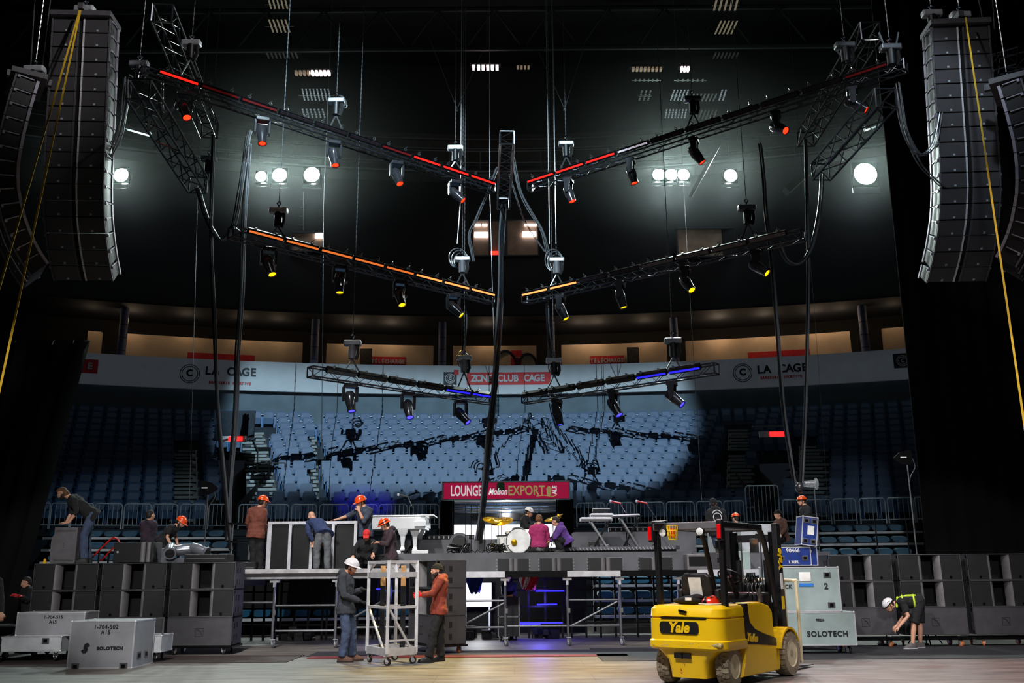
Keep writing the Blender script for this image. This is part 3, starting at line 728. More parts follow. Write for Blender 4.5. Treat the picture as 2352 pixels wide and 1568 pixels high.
CLW=[0]
def batten(A,B,front,lens,label,group,down=.45):
    # 1 m LED bar between A and B; front = unit vector its face looks to
    A,B=Vector(A),Vector(B); d=(B-A).normalized(); f=Vector(front).normalized(); u=d.cross(f).normalized()
    if u.z<0: u=-u
    t=thing('led_batten',label,'LED bar',tuple(A),group=group)
    c=(A+B)/2; L=(B-A).length*.95
    R=Matrix((d,f,u)).transposed()
    MB().box(c,(L,.13,.15),R).build('housing','truss_face',t,world=True,bevel=.01)
    m=MB(); m.box(c+f*.067,(L*.97,.012,.05 if lens in('red_on','orange_on','orange_dim','blue_on','red_dim','white_dots') else .085),R); 
    o=m.build('lens_strip',lens,t,world=True)
    if lens.startswith('lens'):
        m=MB()
        for q in(-.022,.012): m.box(c+f*.075+u*q,(L*.96,.006,.006),R)
        m.build('ridge','black',t,world=True)
    else:
        m=MB(); n=24
        for i in range(n+1): m.box(c+f*.074+d*(L*.97*(i/n-.5)),(.006,.006,.05),R)
        m.build('divider','red_plastic' if lens.startswith('red') else ('orange_dim' if 'orange' in lens else 'head_black'),t,world=True)
    for q in(-.3,.3):
        p=c+d*(L*q)+u*.06; m=MB(); m.box(p+u*.025,(.05,.05,.05),R); m.tube([p+u*.05+d*.05,p+u*.1,p+u*.05-d*.05],.01,4); m.tube([p+u*.08,p+u*.13+f*.04],.012,5); m.build('clamp','steel',t,world=True)
    return t
def side_truss(name,P_out,P_c,nseg,lits,heads,lens,up_off,side,level):
    P0,P1=Vector(P_out),Vector(P_c); d=(P1-P0).normalized()
    fr=Vector((d.y,-d.x,0)); 
    if fr.y>0: fr=-fr
    t,sd,u=truss(f'{level} black box truss slanting back on the {side}, carrying {"red" if level=="upper" else "amber" if level=="middle" else "blue"} lit lamps',P0-d*.3,P1+d*.05,.3)
    grp=f'LED bars on the {level} {side} truss'
    ff=(fr+Vector((0,0,-.55))).normalized()
    for i in range(nseg):
        a=P0.lerp(P1,(i+.02)/nseg); b=P0.lerp(P1,(i+.98)/nseg); off=fr*.20+Vector((0,0,.08))
        key=lits[i]
        st={'red_on':'glowing red','orange_on':'glowing bright orange','orange_dim':'glowing amber','blue_on':'glowing blue','red_dim':'faintly red','lens_grey':'unlit grey','lens_dark':'unlit dark','white_dots':'dotted white'}[key]
        lab=f'{st} LED bar, {ordn(i)} from the outer end of the {level} {side} truss'
        batten(a+off,b+off,ff if level!='lower' else (fr+Vector((0,0,-1.2))).normalized(),key,lab,grp)
    for i,(px,py,dx,dy,dz) in enumerate(heads):
        # head under the truss at the column px
        best=None
        for k in range(201):
            p=P0.lerp(P1,k/200); q=pxat(p.x,p.y,p.z-.3)
            if best is None or abs(q-px)<best[0]: best=(abs(q-px),p)
        p=best[1]-Vector((0,0,.16))+fr*.02
        moving_head(p,(dx,dy,dz),lens,f'black moving head, {dict(lens_red="red",lens_yellow="yellow",lens_blue="blue")[lens]} lens, {ordn(i)} from the outer end, {level} {side} truss',math.atan2(d.y,d.x)*.5,f'moving heads under the {level} {side} truss')
    return P0,P1
def ordn(i): return ['first','second','third','fourth','fifth','sixth','seventh','eighth','ninth','tenth'][i]
ZU,ZM,ZL=13.1,9.62,6.55
Yc=27.0
UL=(atz(352,176,ZU),atz(1128,432,ZU)); UR=(atz(2050,160,ZU),atz(1220,428,ZU))
ML=(atz(556,540,ZM),atz(1126,686,ZM)); MR=(atz(1818,545,ZM),atz(1208,686,ZM))
LL=(atz(736,857,ZL),atz(1128,918,ZL)); LR=(atz(1622,850,ZL),atz(1208,916,ZL))
side_truss('u',*UL,10,['red_on','red_dim','red_dim','lens_dark','lens_dark','lens_dark','red_dim','red_on','red_on','red_on'],[(425,205,.28,-.45,-1),(604,300,.05,-.25,-1),(768,340,.12,-.3,-1),(910,390,.22,-.45,-1),(1043,440,.75,-.5,-.9)],'lens_red',0,'left','upper')
side_truss('u',*UR,10,['red_dim','lens_dark','lens_dark','lens_dark','lens_dark','lens_dark','white_dots','red_on','red_on','red_on'],[(1960,200,.0,-1,-.8),(1785,270,-.75,-.9,-.9),(1597,330,.1,-.6,-1),(1450,380,0,-.25,-1),(1305,420,-.05,-.35,-1)],'lens_red',0,'right','upper')
side_truss('m',*ML,8,['orange_dim','orange_dim','orange_dim','orange_dim','orange_dim','orange_on','orange_on','orange_on'],[(618,590,.3,-.4,-1),(779,640,.0,-.15,-1),(918,665,.1,-.4,-1),(1040,690,.75,-.5,-.9)],'lens_yellow',0,'left','middle')
side_truss('m',*MR,8,['lens_grey','lens_grey','lens_grey','lens_grey','lens_dark','lens_dark','orange_on','orange_on'],[(1735,590,-.3,-1,-.9),(1574,625,-.45,-.6,-1),(1424,665,0,-.25,-1),(1288,690,0,-.5,-1)],'lens_yellow',0,'right','middle')
side_truss('l',*LL,6,['lens_dark','lens_dark','lens_dark','lens_dark','blue_on','blue_on'],[(803,890,.1,-.3,-1),(937,915,.05,-.5,-1),(1056,920,.6,-.6,-.9)],'lens_blue',0,'left','lower')
side_truss('l',*LR,6,['blue_on','blue_on','lens_dark','lens_dark','lens_dark','lens_dark'],[(1545,870,-.2,-1,-.9),(1408,905,-.25,-.6,-1),(1280,920,0,-.25,-1)],'lens_blue',0,'right','lower')
# trusses running away from the camera at both sides, and the one in the middle
truss('left upper truss running back toward the wall, above the red lit truss',atz(372,30,14.4),atz(482,300,14.4),.5,.5)
truss('left lower truss running back beneath the red truss end',atz(318,205,11.6),atz(455,425,11.6),.5,.5)
truss('right upper truss running back, above the red lit truss end',atz(2000,70,14.2),atz(1850,320,14.2),.5,.5)
truss('right lower truss running back beneath the red truss end',atz(2035,225,11.8),atz(1885,395,11.8),.5,.5)
truss('short centre truss running straight back between the two red trusses',atz(1165,316,13.1),atz(1156,468,13.1),.42,.4)
# =================== CHAIN HOISTS
def chainpart(t,A,B,r=.014,link=.07):
    A,B=Vector(A),Vector(B); n=int((B-A).length/link); n=min(n,260); pts=[A.lerp(B,i/n) for i in range(n+1)]
    rs=[r if i%2 else r*.45 for i in range(n+1)]
    MB().tube(pts,rs,4,cap=False).build('chain','chain',t,world=True)
def hoist(px,py,Y,label,body='black',top_z=26.3,gear='grey_paint',sl=True,length=.62,tgtz=None,topdx=0,chain_r=.014):
    P=at(px,py,Y); t=thing('chain_hoist',label,'hoist',tuple(P))
    MB().box((0,0,0),(.46,.2,.15)).build('gear_box','alu' if gear=='alu' else 'steel',t,bevel=.03)
    MB().cyl((0,0,-.05),(0,0,-.42),.105,.10,16).build('motor_body',body,t,smooth=True)
    m=MB(); m.tube([Vector((.14,-.02,-.05)),Vector((.16,-.03,-.3)),Vector((.1,-.02,-.45))],.045,8); m.build('chain_bag','black_matte',t,smooth=True)
    m=MB(); m.tube([(0,0,.05),(0,0,.13),(.05,0,.2),(0,0,.26),(-.05,0,.2),(0,0,.13)],.02,6); m.build('hook','chrome',t)
    chainpart(t,P+Vector((0,0,.2)),Vector((P.x+topdx,P.y,top_z)),chain_r)
    zb=(tgtz if tgtz is not None else P.z-1.1)
    for s in(-1,1):
        m=MB(); m.tube([P+Vector((0,0,-.42)),Vector((P.x+s*.22,P.y,zb))],.022,5); m.build('sling','steel',t,world=True)
    return t
H=[(440,100,20.5,'hoist with pale gear box above the left upper truss, beside the loudspeaker tower',13.3),
(320,148,20.2,'hoist at the outer end of the red left truss',13.2),
(640,484,None,'hoist with white gear box over the outer part of the middle left truss',None),
(1046,340,None,'hoist above the inner end of the upper left truss',None),(1300,330,None,'hoist above the inner end of the upper right truss',None),
(773,232,None,'hoist in the dark above the middle of the upper left truss',None),(1590,228,None,'hoist in the dark above the middle of the upper right truss',None),
(810,788,None,'hoist above the outer end of the lower left truss',None),(1066,822,None,'hoist above the inner end of the lower left truss',None),(1272,828,None,'hoist above the inner end of the lower right truss',None),
(1545,783,None,'hoist above the outer end of the lower right truss',None),(1715,478,None,'hoist over the outer part of the middle right truss',None),
(1062,595,None,'hoist above the inner end of the middle left truss',None),(1278,597,None,'hoist above the inner end of the middle right truss',None),
(1940,105,19.5,'hoist above the outer part of the upper right truss',13.3),(2045,110,18.8,'hoist at the outer end of the red right truss',13.3),(480,365,25.3,'small hoist behind the lower end of the left trusses',11.7)]
def truss_point(px,seg):
    P0,P1=seg; best=None
    for k in range(201):
        p=P0.lerp(P1,k/200); q=pxat(p.x,p.y,p.z)
        if best is None or abs(q-px)<best[0]: best=(abs(q-px),p)
    return best[1]
SEGS={2:ML,3:UL,4:UR,5:UL,6:UR,7:LL,8:LL,9:LR,10:LR,11:MR,12:ML,13:MR}
for i,(px,py,Y,l,tz) in enumerate(H):
    if Y is None:
        p=truss_point(px,SEGS[i]); Y=p.y; tz=p.z+.13
    hoist(px,py,Y,l,tgtz=tz,gear='alu' if i in(0,2,3) else '',body='grey_paint' if i in(7,8,12,13) else 'black')
# Y bridles above the inner upper hoists
for i,(px,a,b,l) in enumerate(((1050,(985,125),(1105,165),'left wire bridle spreading from the chain of the inner upper hoist'),(1297,(1235,155),(1345,135),'right wire bridle spreading from the chain of the inner upper hoist'))):
    p=truss_point(px,UL if i==0 else UR); A=at(px,250,p.y); t=thing('wire_bridle',l,'rigging wire',tuple(A))
    for q in(a,b): MB().tube([A,at(q[0],q[1]-40,p.y)],.012,4).build('wire','steel',t,world=True)
    MB().ell((0,0,0),(.04,.04,.09)).build('shackle','chrome',t)
# straight chains and wires that pass the trusses
WIRES=[(738,1130,743,470,26,'thin grey steel wire hanging left of centre behind the middle truss',.014),(812,760,815,0,None,'x',0),
(435,1150,458,300,24,'thin wire hanging behind the left side trusses',.012),(1262,560,1258,255,26.2,'left of two long chains beside the centre right',.02),(1277,560,1272,200,26.3,'right of two long chains beside the centre right',.02),
(1612,1150,1570,420,26,'thin wire hanging right of centre down to the seats',.012),(2086,780,2046,330,27.5,'long thin wire near the right drape edge',.014),(1905,1200,1870,700,28,'faint wire beside the right cable bundles',.01),
(1050,560,1058,460,26.2,'short steel chain below the inner upper left hoist',.02),(1136,840,1125,440,27.3,'thin pale wire left of the centre cable bundle',.014),(70,160,80,0,19.6,'yellowish chain above the outer left loudspeaker hang',.02),(96,160,116,0,19.6,'second chain above the outer left loudspeaker hang',.02),
(2295,230,2280,0,19.6,'chain above the right loudspeaker hang',.02),(2258,48,2248,0,19.5,'chain at the top of the right loudspeaker hang',.02),(650,90,655,15,25,'x',0)]
for u0,v0,u1,v1,Y,l,r in WIRES:
    if not r: continue
    A=at(u0,v0,Y);B=at(u1,v1,Y); mb=MB()
    mb.tube([A,B,(B.x,B.y,26.5)],r*.62,5); tag(mb.build('hanging_wire','cable_grey'),l,'wire')
# =================== CABLES
def bundle(label,pts,Y,n=4,r=.022,spread=.05,m='cable_black',m2='cable_grey',cat='cable'):
    P=[at(p[0],p[1],p[2] if len(p)>2 else Y) for p in pts]; t=thing('cable_bundle',label,cat,tuple(P[-1]))
    for k in range(n):
        a=2*PI*k/n+.4; o=Vector((math.cos(a)*spread,math.sin(a)*spread,0))
        Q=[p+o*(1+.22*math.sin(i*.7+k*1.7)) for i,p in enumerate(spline(P,5))]
        MB().tube(Q,r,6).build('cable',m2 if k%3==0 else m,t,world=True,smooth=True)
    return t
bundle('big centre cable bundle falling from the short centre truss to the stage',[(1156,470,27.6),(1152,560,27.4),(1148,700,27.1),(1140,840,26.6),(1128,960,26),(1115,1100,25.4),(1100,1240,24.8)],27,6,.03,.07)
bundle('cable loop from the left lower truss sagging to the thin left cable run',[(452,430,23),(468,480,23),(488,530,23),(510,552,23),(535,520,23),(552,440,23),(565,340,23),(575,300,23)],23,4,.02,.05)
bundle('left cable run falling from the upper truss down beside the stage',[(490,310,23),(484,500,23),(490,700,23),(498,900,23),(512,1080,23),(530,1262,23)],23,3,.024,.035)
bundle('second left cable run falling beside the middle truss end to the stage',[(572,330,23.5),(562,480,23.5),(556,640,23.5),(547,800,23.5),(540,960,23.5),(528,1120,23.3),(522,1240,23)],23,4,.024,.05)
bundle('cables drooping between loudspeaker tower and left truss end',[(292,180,19.6),(290,230,19.7),(275,300,19.8),(255,350,19.8),(247,368,19.8)],19.8,6,.014,.07,'cable_grey','steel')
bundle('small cable loop under the outer end of the red left truss',[(372,190,20.6),(372,240,20.6),(382,258,20.6),(400,245,20.6),(408,210,20.6)],20.6,3,.012,.03,'cable_grey','steel')
bundle('right cable run falling past the outer end of the middle truss',[(1745,330,22.5),(1755,420,22.6),(1760,500,22.7),(1775,620,22.8),(1788,800,23),(1800,940,23),(1815,1050,23),(1826,1110,23)],23,4,.024,.04)
bundle('far right cable run falling straight down to the stage side',[(1850,320,23),(1853,450,23),(1856,600,23),(1855,760,23),(1850,930,23),(1842,1110,23)],23,4,.024,.03)
bundle('cable loop from the right lower truss sagging to the middle truss end',[(1888,400,22.9),(1880,500,22.9),(1862,570,22.9),(1835,606,22.9),(1805,595,22.9),(1790,555,22.9)],22.9,4,.018,.05)
bundle('cables drooping from the right truss end to the loudspeaker tower',[(2060,200,19.4),(2068,250,19.4),(2085,320,19.4),(2115,356,19.4),(2145,330,19.4),(2160,260,19.4)],19.4,5,.013,.06,'cable_grey','steel')
bundle('cable pair crossing from the right truss end behind the loudspeaker tower',[(2063,190,19.6),(2080,290,19.6),(2110,370,19.6),(2150,415,19.6),(2172,430,19.6)],19.6,3,.013,.04,'cable_grey','steel')
bundle('left cables spreading from the centre truss down to the middle hoist',[(1142,385,27.5),(1120,440,27.2),(1095,500,27),(1078,535,26.8),(1082,570,26.8),(1088,600,26.8)],27,3,.016,.04,'cable_grey','steel')
bundle('right cables spreading from the centre truss down to the middle hoist',[(1178,360,27.5),(1192,430,27.2),(1215,480,27),(1245,530,26.8),(1258,580,26.8),(1262,610,26.8)],27,3,.016,.05,'cable_grey','steel')
bundle('thin cable crossing from the centre truss to the inner right hoist',[(1170,400,27.4),(1198,490,27.2),(1225,540,27),(1252,578,26.8)],27,2,.012,.02,'steel','steel')
bundle('cables hanging from the middle left truss to the lower left hoist',[(1066,700,27),(1070,740,27),(1066,790,27),(1062,830,27)],27,2,.02,.03)
bundle('cables hanging from the middle right truss to the lower right hoist',[(1256,690,27),(1258,740,27),(1264,790,27),(1270,830,27)],27,3,.02,.04)
def coil(px,py,Y,rx,rz,label,n=3):
    P=at(px,py,Y); t=thing('coiled_cable',label,'cable',tuple(P))
    for k in range(n):
        MB().tube([Vector((rx*(1-.12*k)*math.cos(a)+.04*k,.05*math.sin(a*2+k),rz*(1-.1*k)*math.sin(a)-.05*k)) for a in np.linspace(0,2*PI,24,endpoint=False)],.018,5,closed=True).build('loop','cable_grey',t,smooth=True)
for a in((1052,592,26.7,.27,.3,'coiled cable hanging by the inner middle left hoist'),(1272,597,26.7,.26,.34,'coiled cable hanging by the inner middle right hoist'),(1064,825,26.7,.16,.26,'coiled cable hanging by the inner lower left hoist'),(1271,842,26.7,.14,.2,'coiled cable hanging by the inner lower right hoist'),(782,232,24,.13,.17,'small coiled cable on the hoist in the dark left of centre')): coil(*a)
# =================== FLOODLIGHTS on the back wall
mat('flood_glass',(255,255,255),emit=(222,255,246),es=60)
def flood(px,py,label,w=.34,n=1,e=260,Y=41.2):
    Y=cy(at(px,py,41).x)-1.35; P=at(px,py,Y); t=thing('floodlight',label,'floodlight',tuple(P))
    MB().box((0,.12,0),(w*1.15,.2,w*1.15)).build('housing','black_metal',t,bevel=.03)
    m=MB(); m.quad(*[(x,-.0,z) for x,z in rrect(w,w,w*.49,6)]); m.build('glass','flood_glass',t)
    MB().tube([(-w*.62,.1,0),(-w*.62,.1,-w*.9),(w*.62,.1,-w*.9),(w*.62,.1,0)],.02,5).build('bracket','black_metal',t)
    point('floodlight_spill',tuple(P+Vector((0,.45,-.5))),e*.010,(.85,1,.96),.1)  # added point behind the housing, stands in for spill on the wall
    l=bpy.data.lights.new('floodlight_beam','SPOT'); l.energy=e; l.color=(.84,1,.96); l.spot_size=R_(80); l.spot_blend=.6; l.shadow_soft_size=w/2
    o=bpy.data.objects.new('floodlight_beam',l); COL.objects.link(o); o.location=P+Vector((0,-.06,0)); o.rotation_euler=(Vector((P.x*.5,18,9))-P).to_track_quat('-Z','Y').to_euler()
FE=7000
for px,py,w,l in((278,402,.62,'leftmost bright floodlight beside the left loudspeaker tower'),(600,405,.5,'smaller left one of the three left floodlights'),(642,402,.66,'middle one of the three left floodlights'),(716,401,.72,'right one of the three left floodlights'),
    (1513,401,.56,'left one of the three joined right floodlights'),(1542,401,.56,'middle one of the three joined right floodlights'),(1570,401,.54,'right one of the three joined right floodlights'),(1678,403,.6,'single floodlight right of the joined three'),(1988,399,1.0,'biggest and rightmost floodlight near the right drape')):
    flood(px,py,l,w,e=FE*w)
# slanted white struts
for (a,b,l,Y) in (((292,293),(345,308),'white slanted beam left above the left floodlight',36),((1650,335),(1585,452),'white slanted beam under the upper right truss',38),((2035,278),(1985,296),'white slanted beam above the rightmost floodlight',36),((430,330),(418,345),'x',0)):
    if Y: tag(MB().bar(at(*a,Y),at(*b,Y),.22,.16).build('steel_beam','alu'),l,'beam')
# dark big braces behind right side
tag(MB().bar(at(1885,368,38),at(1805,440,38),.5,.3).build('steel_beam','beam_dark'),'dark wide slanted beam behind the right cable runs','beam')
# =================== LINE ARRAYS
mat('grille',(76,74,77),.55,var=.06,scale=2,bump=.06,bscale=120); mat('array_side',(26,24,27),.5); mat('array_edge',(190,184,196),.35,.4); mat('lip_lit',(245,243,250),.3); mat('slot_black',(5,5,6),.9)
def array_box(mb_parent,t,top,bot,width,yaw,back_rail):
    pass
def line_array(label,pts,yaw,n,width=1.34,depth=.45,thing_name='line_array',group=None,badge=True,lip=1):
    """pts: list of world points down the centre of the front face; n cabinets, each a part of the hang"""
    P=[Vector(p) for p in pts]; L=[0]
    for i in range(1,len(P)): L.append(L[-1]+(P[i]-P[i-1]).length)
    def along(s):
        for i in range(1,len(P)):
            if s<=L[i]+1e-9: return P[i-1].lerp(P[i],(s-L[i-1])/(L[i]-L[i-1]))
        return P[-1]
    t=thing('line_array',label,'loudspeakers',tuple(P[0]),group=group)
    sd=Vector((math.cos(yaw),math.sin(yaw),0)); H=L[-1]/n
    for i in range(n):
        a=along(i*H); b=along((i+1)*H); dn=(b-a).normalized(); nb=sd.cross(dn).normalized()   # toward back?
        if nb.y*math.cos(yaw)-nb.x*math.sin(yaw)<0: nb=-nb
        R=Matrix((sd,nb,-dn)).transposed(); c=(a+b)/2; h=(b-a).length*.97
        def W_(x,y,z): return c+R@Vector((x,y,z))
        mb=MB(); hw=width/2; taper=.8
        # cabinet body (trapezoid side), recessed behind the grille
        vs=[W_(-hw,.03,h/2),W_(hw,.03,h/2),W_(hw,.03,-h/2),W_(-hw,.03,-h/2),W_(-hw*.96,depth,h/2*taper),W_(hw*.96,depth,h/2*taper),W_(hw*.96,depth,-h/2*taper),W_(-hw*.96,depth,-h/2*taper)]
        mb.c=0; mb.add(vs,[(0,3,2,1),(4,5,6,7),(0,1,5,4),(1,2,6,5),(2,3,7,6),(3,0,4,7)])
        cab=mb.build('cabinet','array_side',t,world=True)
        for s in(-1,1):
            x0=.085; x1=hw-.05
            m=MB(); q=[W_(s*x0,.0,h/2-.012),W_(s*x1,.0,h/2-.012),W_(s*x1,.0,-h/2+.012),W_(s*x0,.0,-h/2+.012)]
            m.prism(q if s>0 else q[::-1],R@Vector((0,.03,0))); g=m.build('grille','grille',cab,world=True)
            m=MB(); m.box(W_(s*(x0-.02),.005,0),(.035,.03,h*.98),R); m.build('slot_lip','lip_lit' if s==lip else 'grey_paint',cab,world=True)  # the lip that catches light is painted near white, the other grey
            m=MB(); m.box(W_(s*(hw-.02),.0,0),(.035,.04,h*.99),R); m.build('side_rim','grey_paint',cab,world=True)
            if badge:
                m=MB(); m.box(W_(s*(x0+x1)/2+.02,-.004,-h/2+.05),(.045,.008,.045),R); m.build('badge','fascia_white',cab,world=True)
        m=MB(); m.box(W_(0,.028,0),(.13,.01,h),R); m.build('slot','slot_black',cab,world=True)
        for s in(-1,1):
            m=MB()
            m.box(W_(s*(hw+.012),depth*.45,h/2*.9),(.02,depth*.7,.02),R)
            m.box(W_(s*(hw+.015),depth*.96,0),(.03,.06,h*.92),R); m.box(W_(s*(hw+.02),.06,h*.35),(.04,.05,.05),R)
            m.build('rigging_plate','array_edge',cab,world=True)
    a=P[0]; m=MB(); R=Matrix.Rotation(yaw,3,'Z')
    m.box(a+R@Vector((0,.25,.09)),(width*1.02,.7,.12),R); m.box(a+R@Vector((0,.3,.25)),(.12,.9,.14),R); m.build('bumper','grey_paint',t,world=True)
    return t
def arr_pts(px,Y0,zt,rows):
    out=[]
    for py,dy in rows: out.append(at(px(py),py,Y0+dy))
    return out
# left main hang
xl=lambda y: 188-.052*(y-40)+ (0 if y<400 else ((y-400)/240.)**2*34)
Lp=arr_pts(xl,19.3,0,[(42,0),(120,.02),(200,.04),(280,.06),(360,.1),(430,.18),(500,.34),(560,.58),(610,.86),(645,1.08)])
line_array('left main loudspeaker hang, tall curved column of wide grey cabinets',Lp,R_(3),17)
xr=lambda y: 2205+.072*(y-60)- (0 if y<380 else ((y-380)/260.)**2*48)
Rp=arr_pts(xr,19.4,0,[(60,0),(130,.02),(210,.04),(290,.06),(370,.1),(440,.18),(510,.34),(570,.58),(620,.86),(648,1.0)])
line_array('right main loudspeaker hang, tall curved column of wide dark cabinets',Rp,R_(-3),17,lip=-1)
# outer hangs, turned outward (we see their backs)
Lo=[at(px,py,Y) for px,py,Y in((30,195,18.6),(10,260,18.6),(-8,330,18.65),(-20,400,18.7),(-18,460,18.8),(-4,520,19.0),(16,575,19.3),(42,620,19.6),(62,648,19.8))]
line_array('outer left loudspeaker hang turned sideways, curved like the letter J',Lo,R_(-56),14,1.2)
Ro=[at(px,py,Y) for px,py,Y in((2352,205,18.4),(2372,270,18.4),(2390,340,18.45),(2398,410,18.5),(2396,470,18.6),(2384,530,18.8),(2366,585,19.1),(2340,630,19.4))]
line_array('outer right loudspeaker hang turned sideways at the picture edge',Ro,R_(56),13,1.2,lip=-1)
for px,py,Y,l in((80,160,19.3,'hoist on top of the outer left loudspeaker hang'),(195,22,19.6,'hoist on top of the left main loudspeaker hang'),(2140,32,19.7,'hoist with grey gear box at the corner of the right main hang'),(2205,36,19.7,'hoist on top of the right main loudspeaker hang'),(2315,190,18.9,'hoist on top of the outer right loudspeaker hang')):
    hoist(px,py,Y,l,tgtz=at(px,py,Y).z-.6,gear='alu')
for a,b,Y0,Y1,l in(((183,24),(-30,760),19.1,15.5,'yellow strap from the left hang to the picture edge, upper of two'),((185,24),(-20,985),19.1,15.5,'yellow strap from the left hang to the picture edge, lower of two'),((2218,40),(2358,1010),19.1,15.5,'yellow strap falling from the top of the right loudspeaker hang')):
    A=at(*a,Y0);B=at(*b,Y1); tag(MB().bar(A,B,.035,.012).build('ratchet_strap','yellow_strap'),l,'strap')
# side truss pieces holding the right tower
truss('short right truss behind the top of the right loudspeaker tower',at(2280,150,24),at(2352,130,23),.5,.5)

# added out-of-view spot body; its plates cut the beam above and below the seats
t=thing('added_spot_body','added spotlight body high above the camera, unseen, with plates that cut the beam','stage light',(-2.35,5,21.4))
D=(Vector((-2.2,42,7.6))-Vector((-2.35,5,21.4))).normalized(); c=Vector((0,0,0)); 
MB().box((0,-.4,.12),(.4,.5,.4)).build('housing','head_black',t,bevel=.03)
MB().box((0,.8,-.225+.25),(1.2,.01,.5)).build('upper_beam_cut','black_metal',t)
MB().box((0,.8,-.46-.25),(1.2,.01,.5)).build('lower_beam_cut','black_metal',t)
for s in(-1,1): MB().bar((s*.55,-.2,.05),(s*.55,.8,.05),.03).build('arm','black_metal',t)
MB().tube([(0,-.4,.3),(0,-.4,5.0)],.03,6).build('drop_pipe','black_metal',t)
# =================== STAGE
mat('deck_top',(52,50,52),.7,bump=.1); mat('riser_grey',(96,97,102),.7,var=.25,scale=1.2); mat('ply_edge',(168,166,168),.6,var=.25,scale=5)
def X(px,Y,py=1300): return at(px,py,Y).x
dz=1.60
def deck(name,label,x0,x1,y0,y1,z0,z1,edge='alu',top='deck_top',fr=None):
    t=thing(name,label,'stage platform',((x0+x1)/2,(y0+y1)/2,z0))
    MB().box((0,0,(z1-z0)/2+(.0)),(x1-x0,y1-y0,(z1-z0)-.0)).build('deck',top,t)
    m=MB(); m.box((0,-(y1-y0)/2-.015,(z1-z0)/2),(x1-x0,.03,(z1-z0)+.01)); m.build('edge_profile' if fr is None else 'front_panel',edge,t); return t
cuts=[553,775,1000,1160,1302,1425,1600,1790,1905]
nm=['with a worn plank edge at the left end','under the black racks','behind the aluminium trolley','just left of the centre legs','with bright silver edge at the centre','right of the centre','with bright silver edge behind the forklift','behind the forklift mast','with blue cases at the right end']
for i in range(8):
    x0,x1=X(cuts[i],21.5),X(cuts[i+1],21.5)
    deck('stage_deck','stage deck section '+nm[i] if i<7 else 'stage deck section '+nm[8],x0+.005,x1-.005,21.5,26.2,dz-.12,dz,'alu' if i in(0,1,2,4,6,7) else 'black_metal')
tag(MB().box((X(765,21.3),21.36,dz+.045),(X(975,21.3)-X(555,21.3),.24,.09)).build('plank','ply_edge'),'long worn pale plank lying along the left stage edge','plank')
# riser levels
L2x0,L2x1=X(905,22.8),X(1590,22.8)
deck('stage_riser','long grey riser behind the small black speakers',L2x0,L2x1,22.8,26.2,dz,2.03,'riser_grey',fr=1)
deck('stage_riser','upper grey riser left of the drum kit',X(880,25),X(1200,25),25.1,26.2,2.03,2.42,'riser_grey',fr=1)
deck('stage_riser','upper grey riser behind the keyboards',X(1318,25.6),X(1600,25.6),25.5,26.2,2.03,2.6,'riser_grey',fr=1)
deck('stage_riser','grey riser carrying boxes on the stage right',X(1590,23),X(1905,23),22.9,26.2,dz,2.0,'riser_grey',fr=1)
def caster(mb_t,x,y,parent,r=.07,world=True,swivel=0,tyre='rubber',z=0,hubm='alu'):
    c=Vector((x,y,z+r)); ax=Vector((math.cos(swivel),math.sin(swivel),0))
    h=MB().cyl(c-ax*.02,c+ax*.02,r,n=18).build('caster_wheel',tyre,parent,world=world)
    m=MB(); m.cyl(c-ax*.024,c+ax*.024,r*.55,n=14); m.cyl(c-ax*.03,c+ax*.03,.012,n=8); f=Vector((-ax.y,ax.x,0))
    for s in(-1,1): m.bar(c+ax*s*.032,c+ax*s*.03+Vector((0,0,r+.03))+f*.02,.05,.006,up=ax)
    m.box(c+Vector((0,0,r+.03))+f*.02,(.1,.1,.012)); m.build('caster_fork',hubm,parent,world=world)
LEGS=[(633,'scaffold leg on a caster under the left stage section'),(775,'scaffold leg behind the standing man in the white helmet'),(1160,'scaffold leg on a caster left of the stage centre'),(1302,'scaffold leg on a caster at the stage centre'),(1422,'scaffold leg on a caster right of the stage centre'),(1556,'scaffold leg behind the forklift'),(1010,'scaffold leg behind the man in the orange hoodie'),(1700,'scaffold leg behind the forklift driver seat'),(1840,'scaffold leg beside the grey cases')]
for px,l in LEGS:
    x=X(px,21.6); t=thing('scaffold_pipe',l,'scaffold pipe',(x,21.62,0))
    MB().cyl((0,0,.16),(0,0,dz-.12),.03,n=10).build('tube','steel',t,smooth=True)
    MB().box((0,0,dz-.17),(.2,.12,.06)).box((0,-.02,dz-.24),(.05,.09,.12)).build('head_clamp','alu',t)
    MB().box((.03,-.02,.75),(.05,.05,.1)).build('coupler','steel',t)
    caster(None,0.02,.0,t,.075,False,.5,'cable_grey')
def brace(a,b,Y0,Y1,z0,z1,r,l,m='cable_grey'):
    tag(MB().cyl((X(a,Y0),Y0,z0),(X(b,Y1),Y1,z1),r,n=8).build('scaffold_brace',m,smooth=True),l,'brace')
BR=[(1050,1160,.97,.97,'upper level brace left of the stage centre'),(1050,1160,.4,.4,'lower level brace left of the stage centre'),(1050,1160,.38,.93,'diagonal brace left of the stage centre'),(1302,1422,.97,.97,'upper level brace right of the stage centre'),(1310,1415,.42,.93,'diagonal brace right of the stage centre'),(1302,1422,.42,.42,'lower level brace right of the stage centre'),
(555,633,.97,.97,'upper level brace at the left end'),(640,775,.36,.36,'low brace under the black racks'),(633,775,.9,.9,'upper brace under the black racks'),(800,880,.55,.98,'diagonal brace behind the trolley'),(775,1010,.42,.42,'low brace behind the trolley'),(1160,1302,.42,.42,'low blue tinted brace at the centre')]
for a,b,z0,z1,l in BR: brace(a,b,21.7,21.7,z0,z1,.022,l)
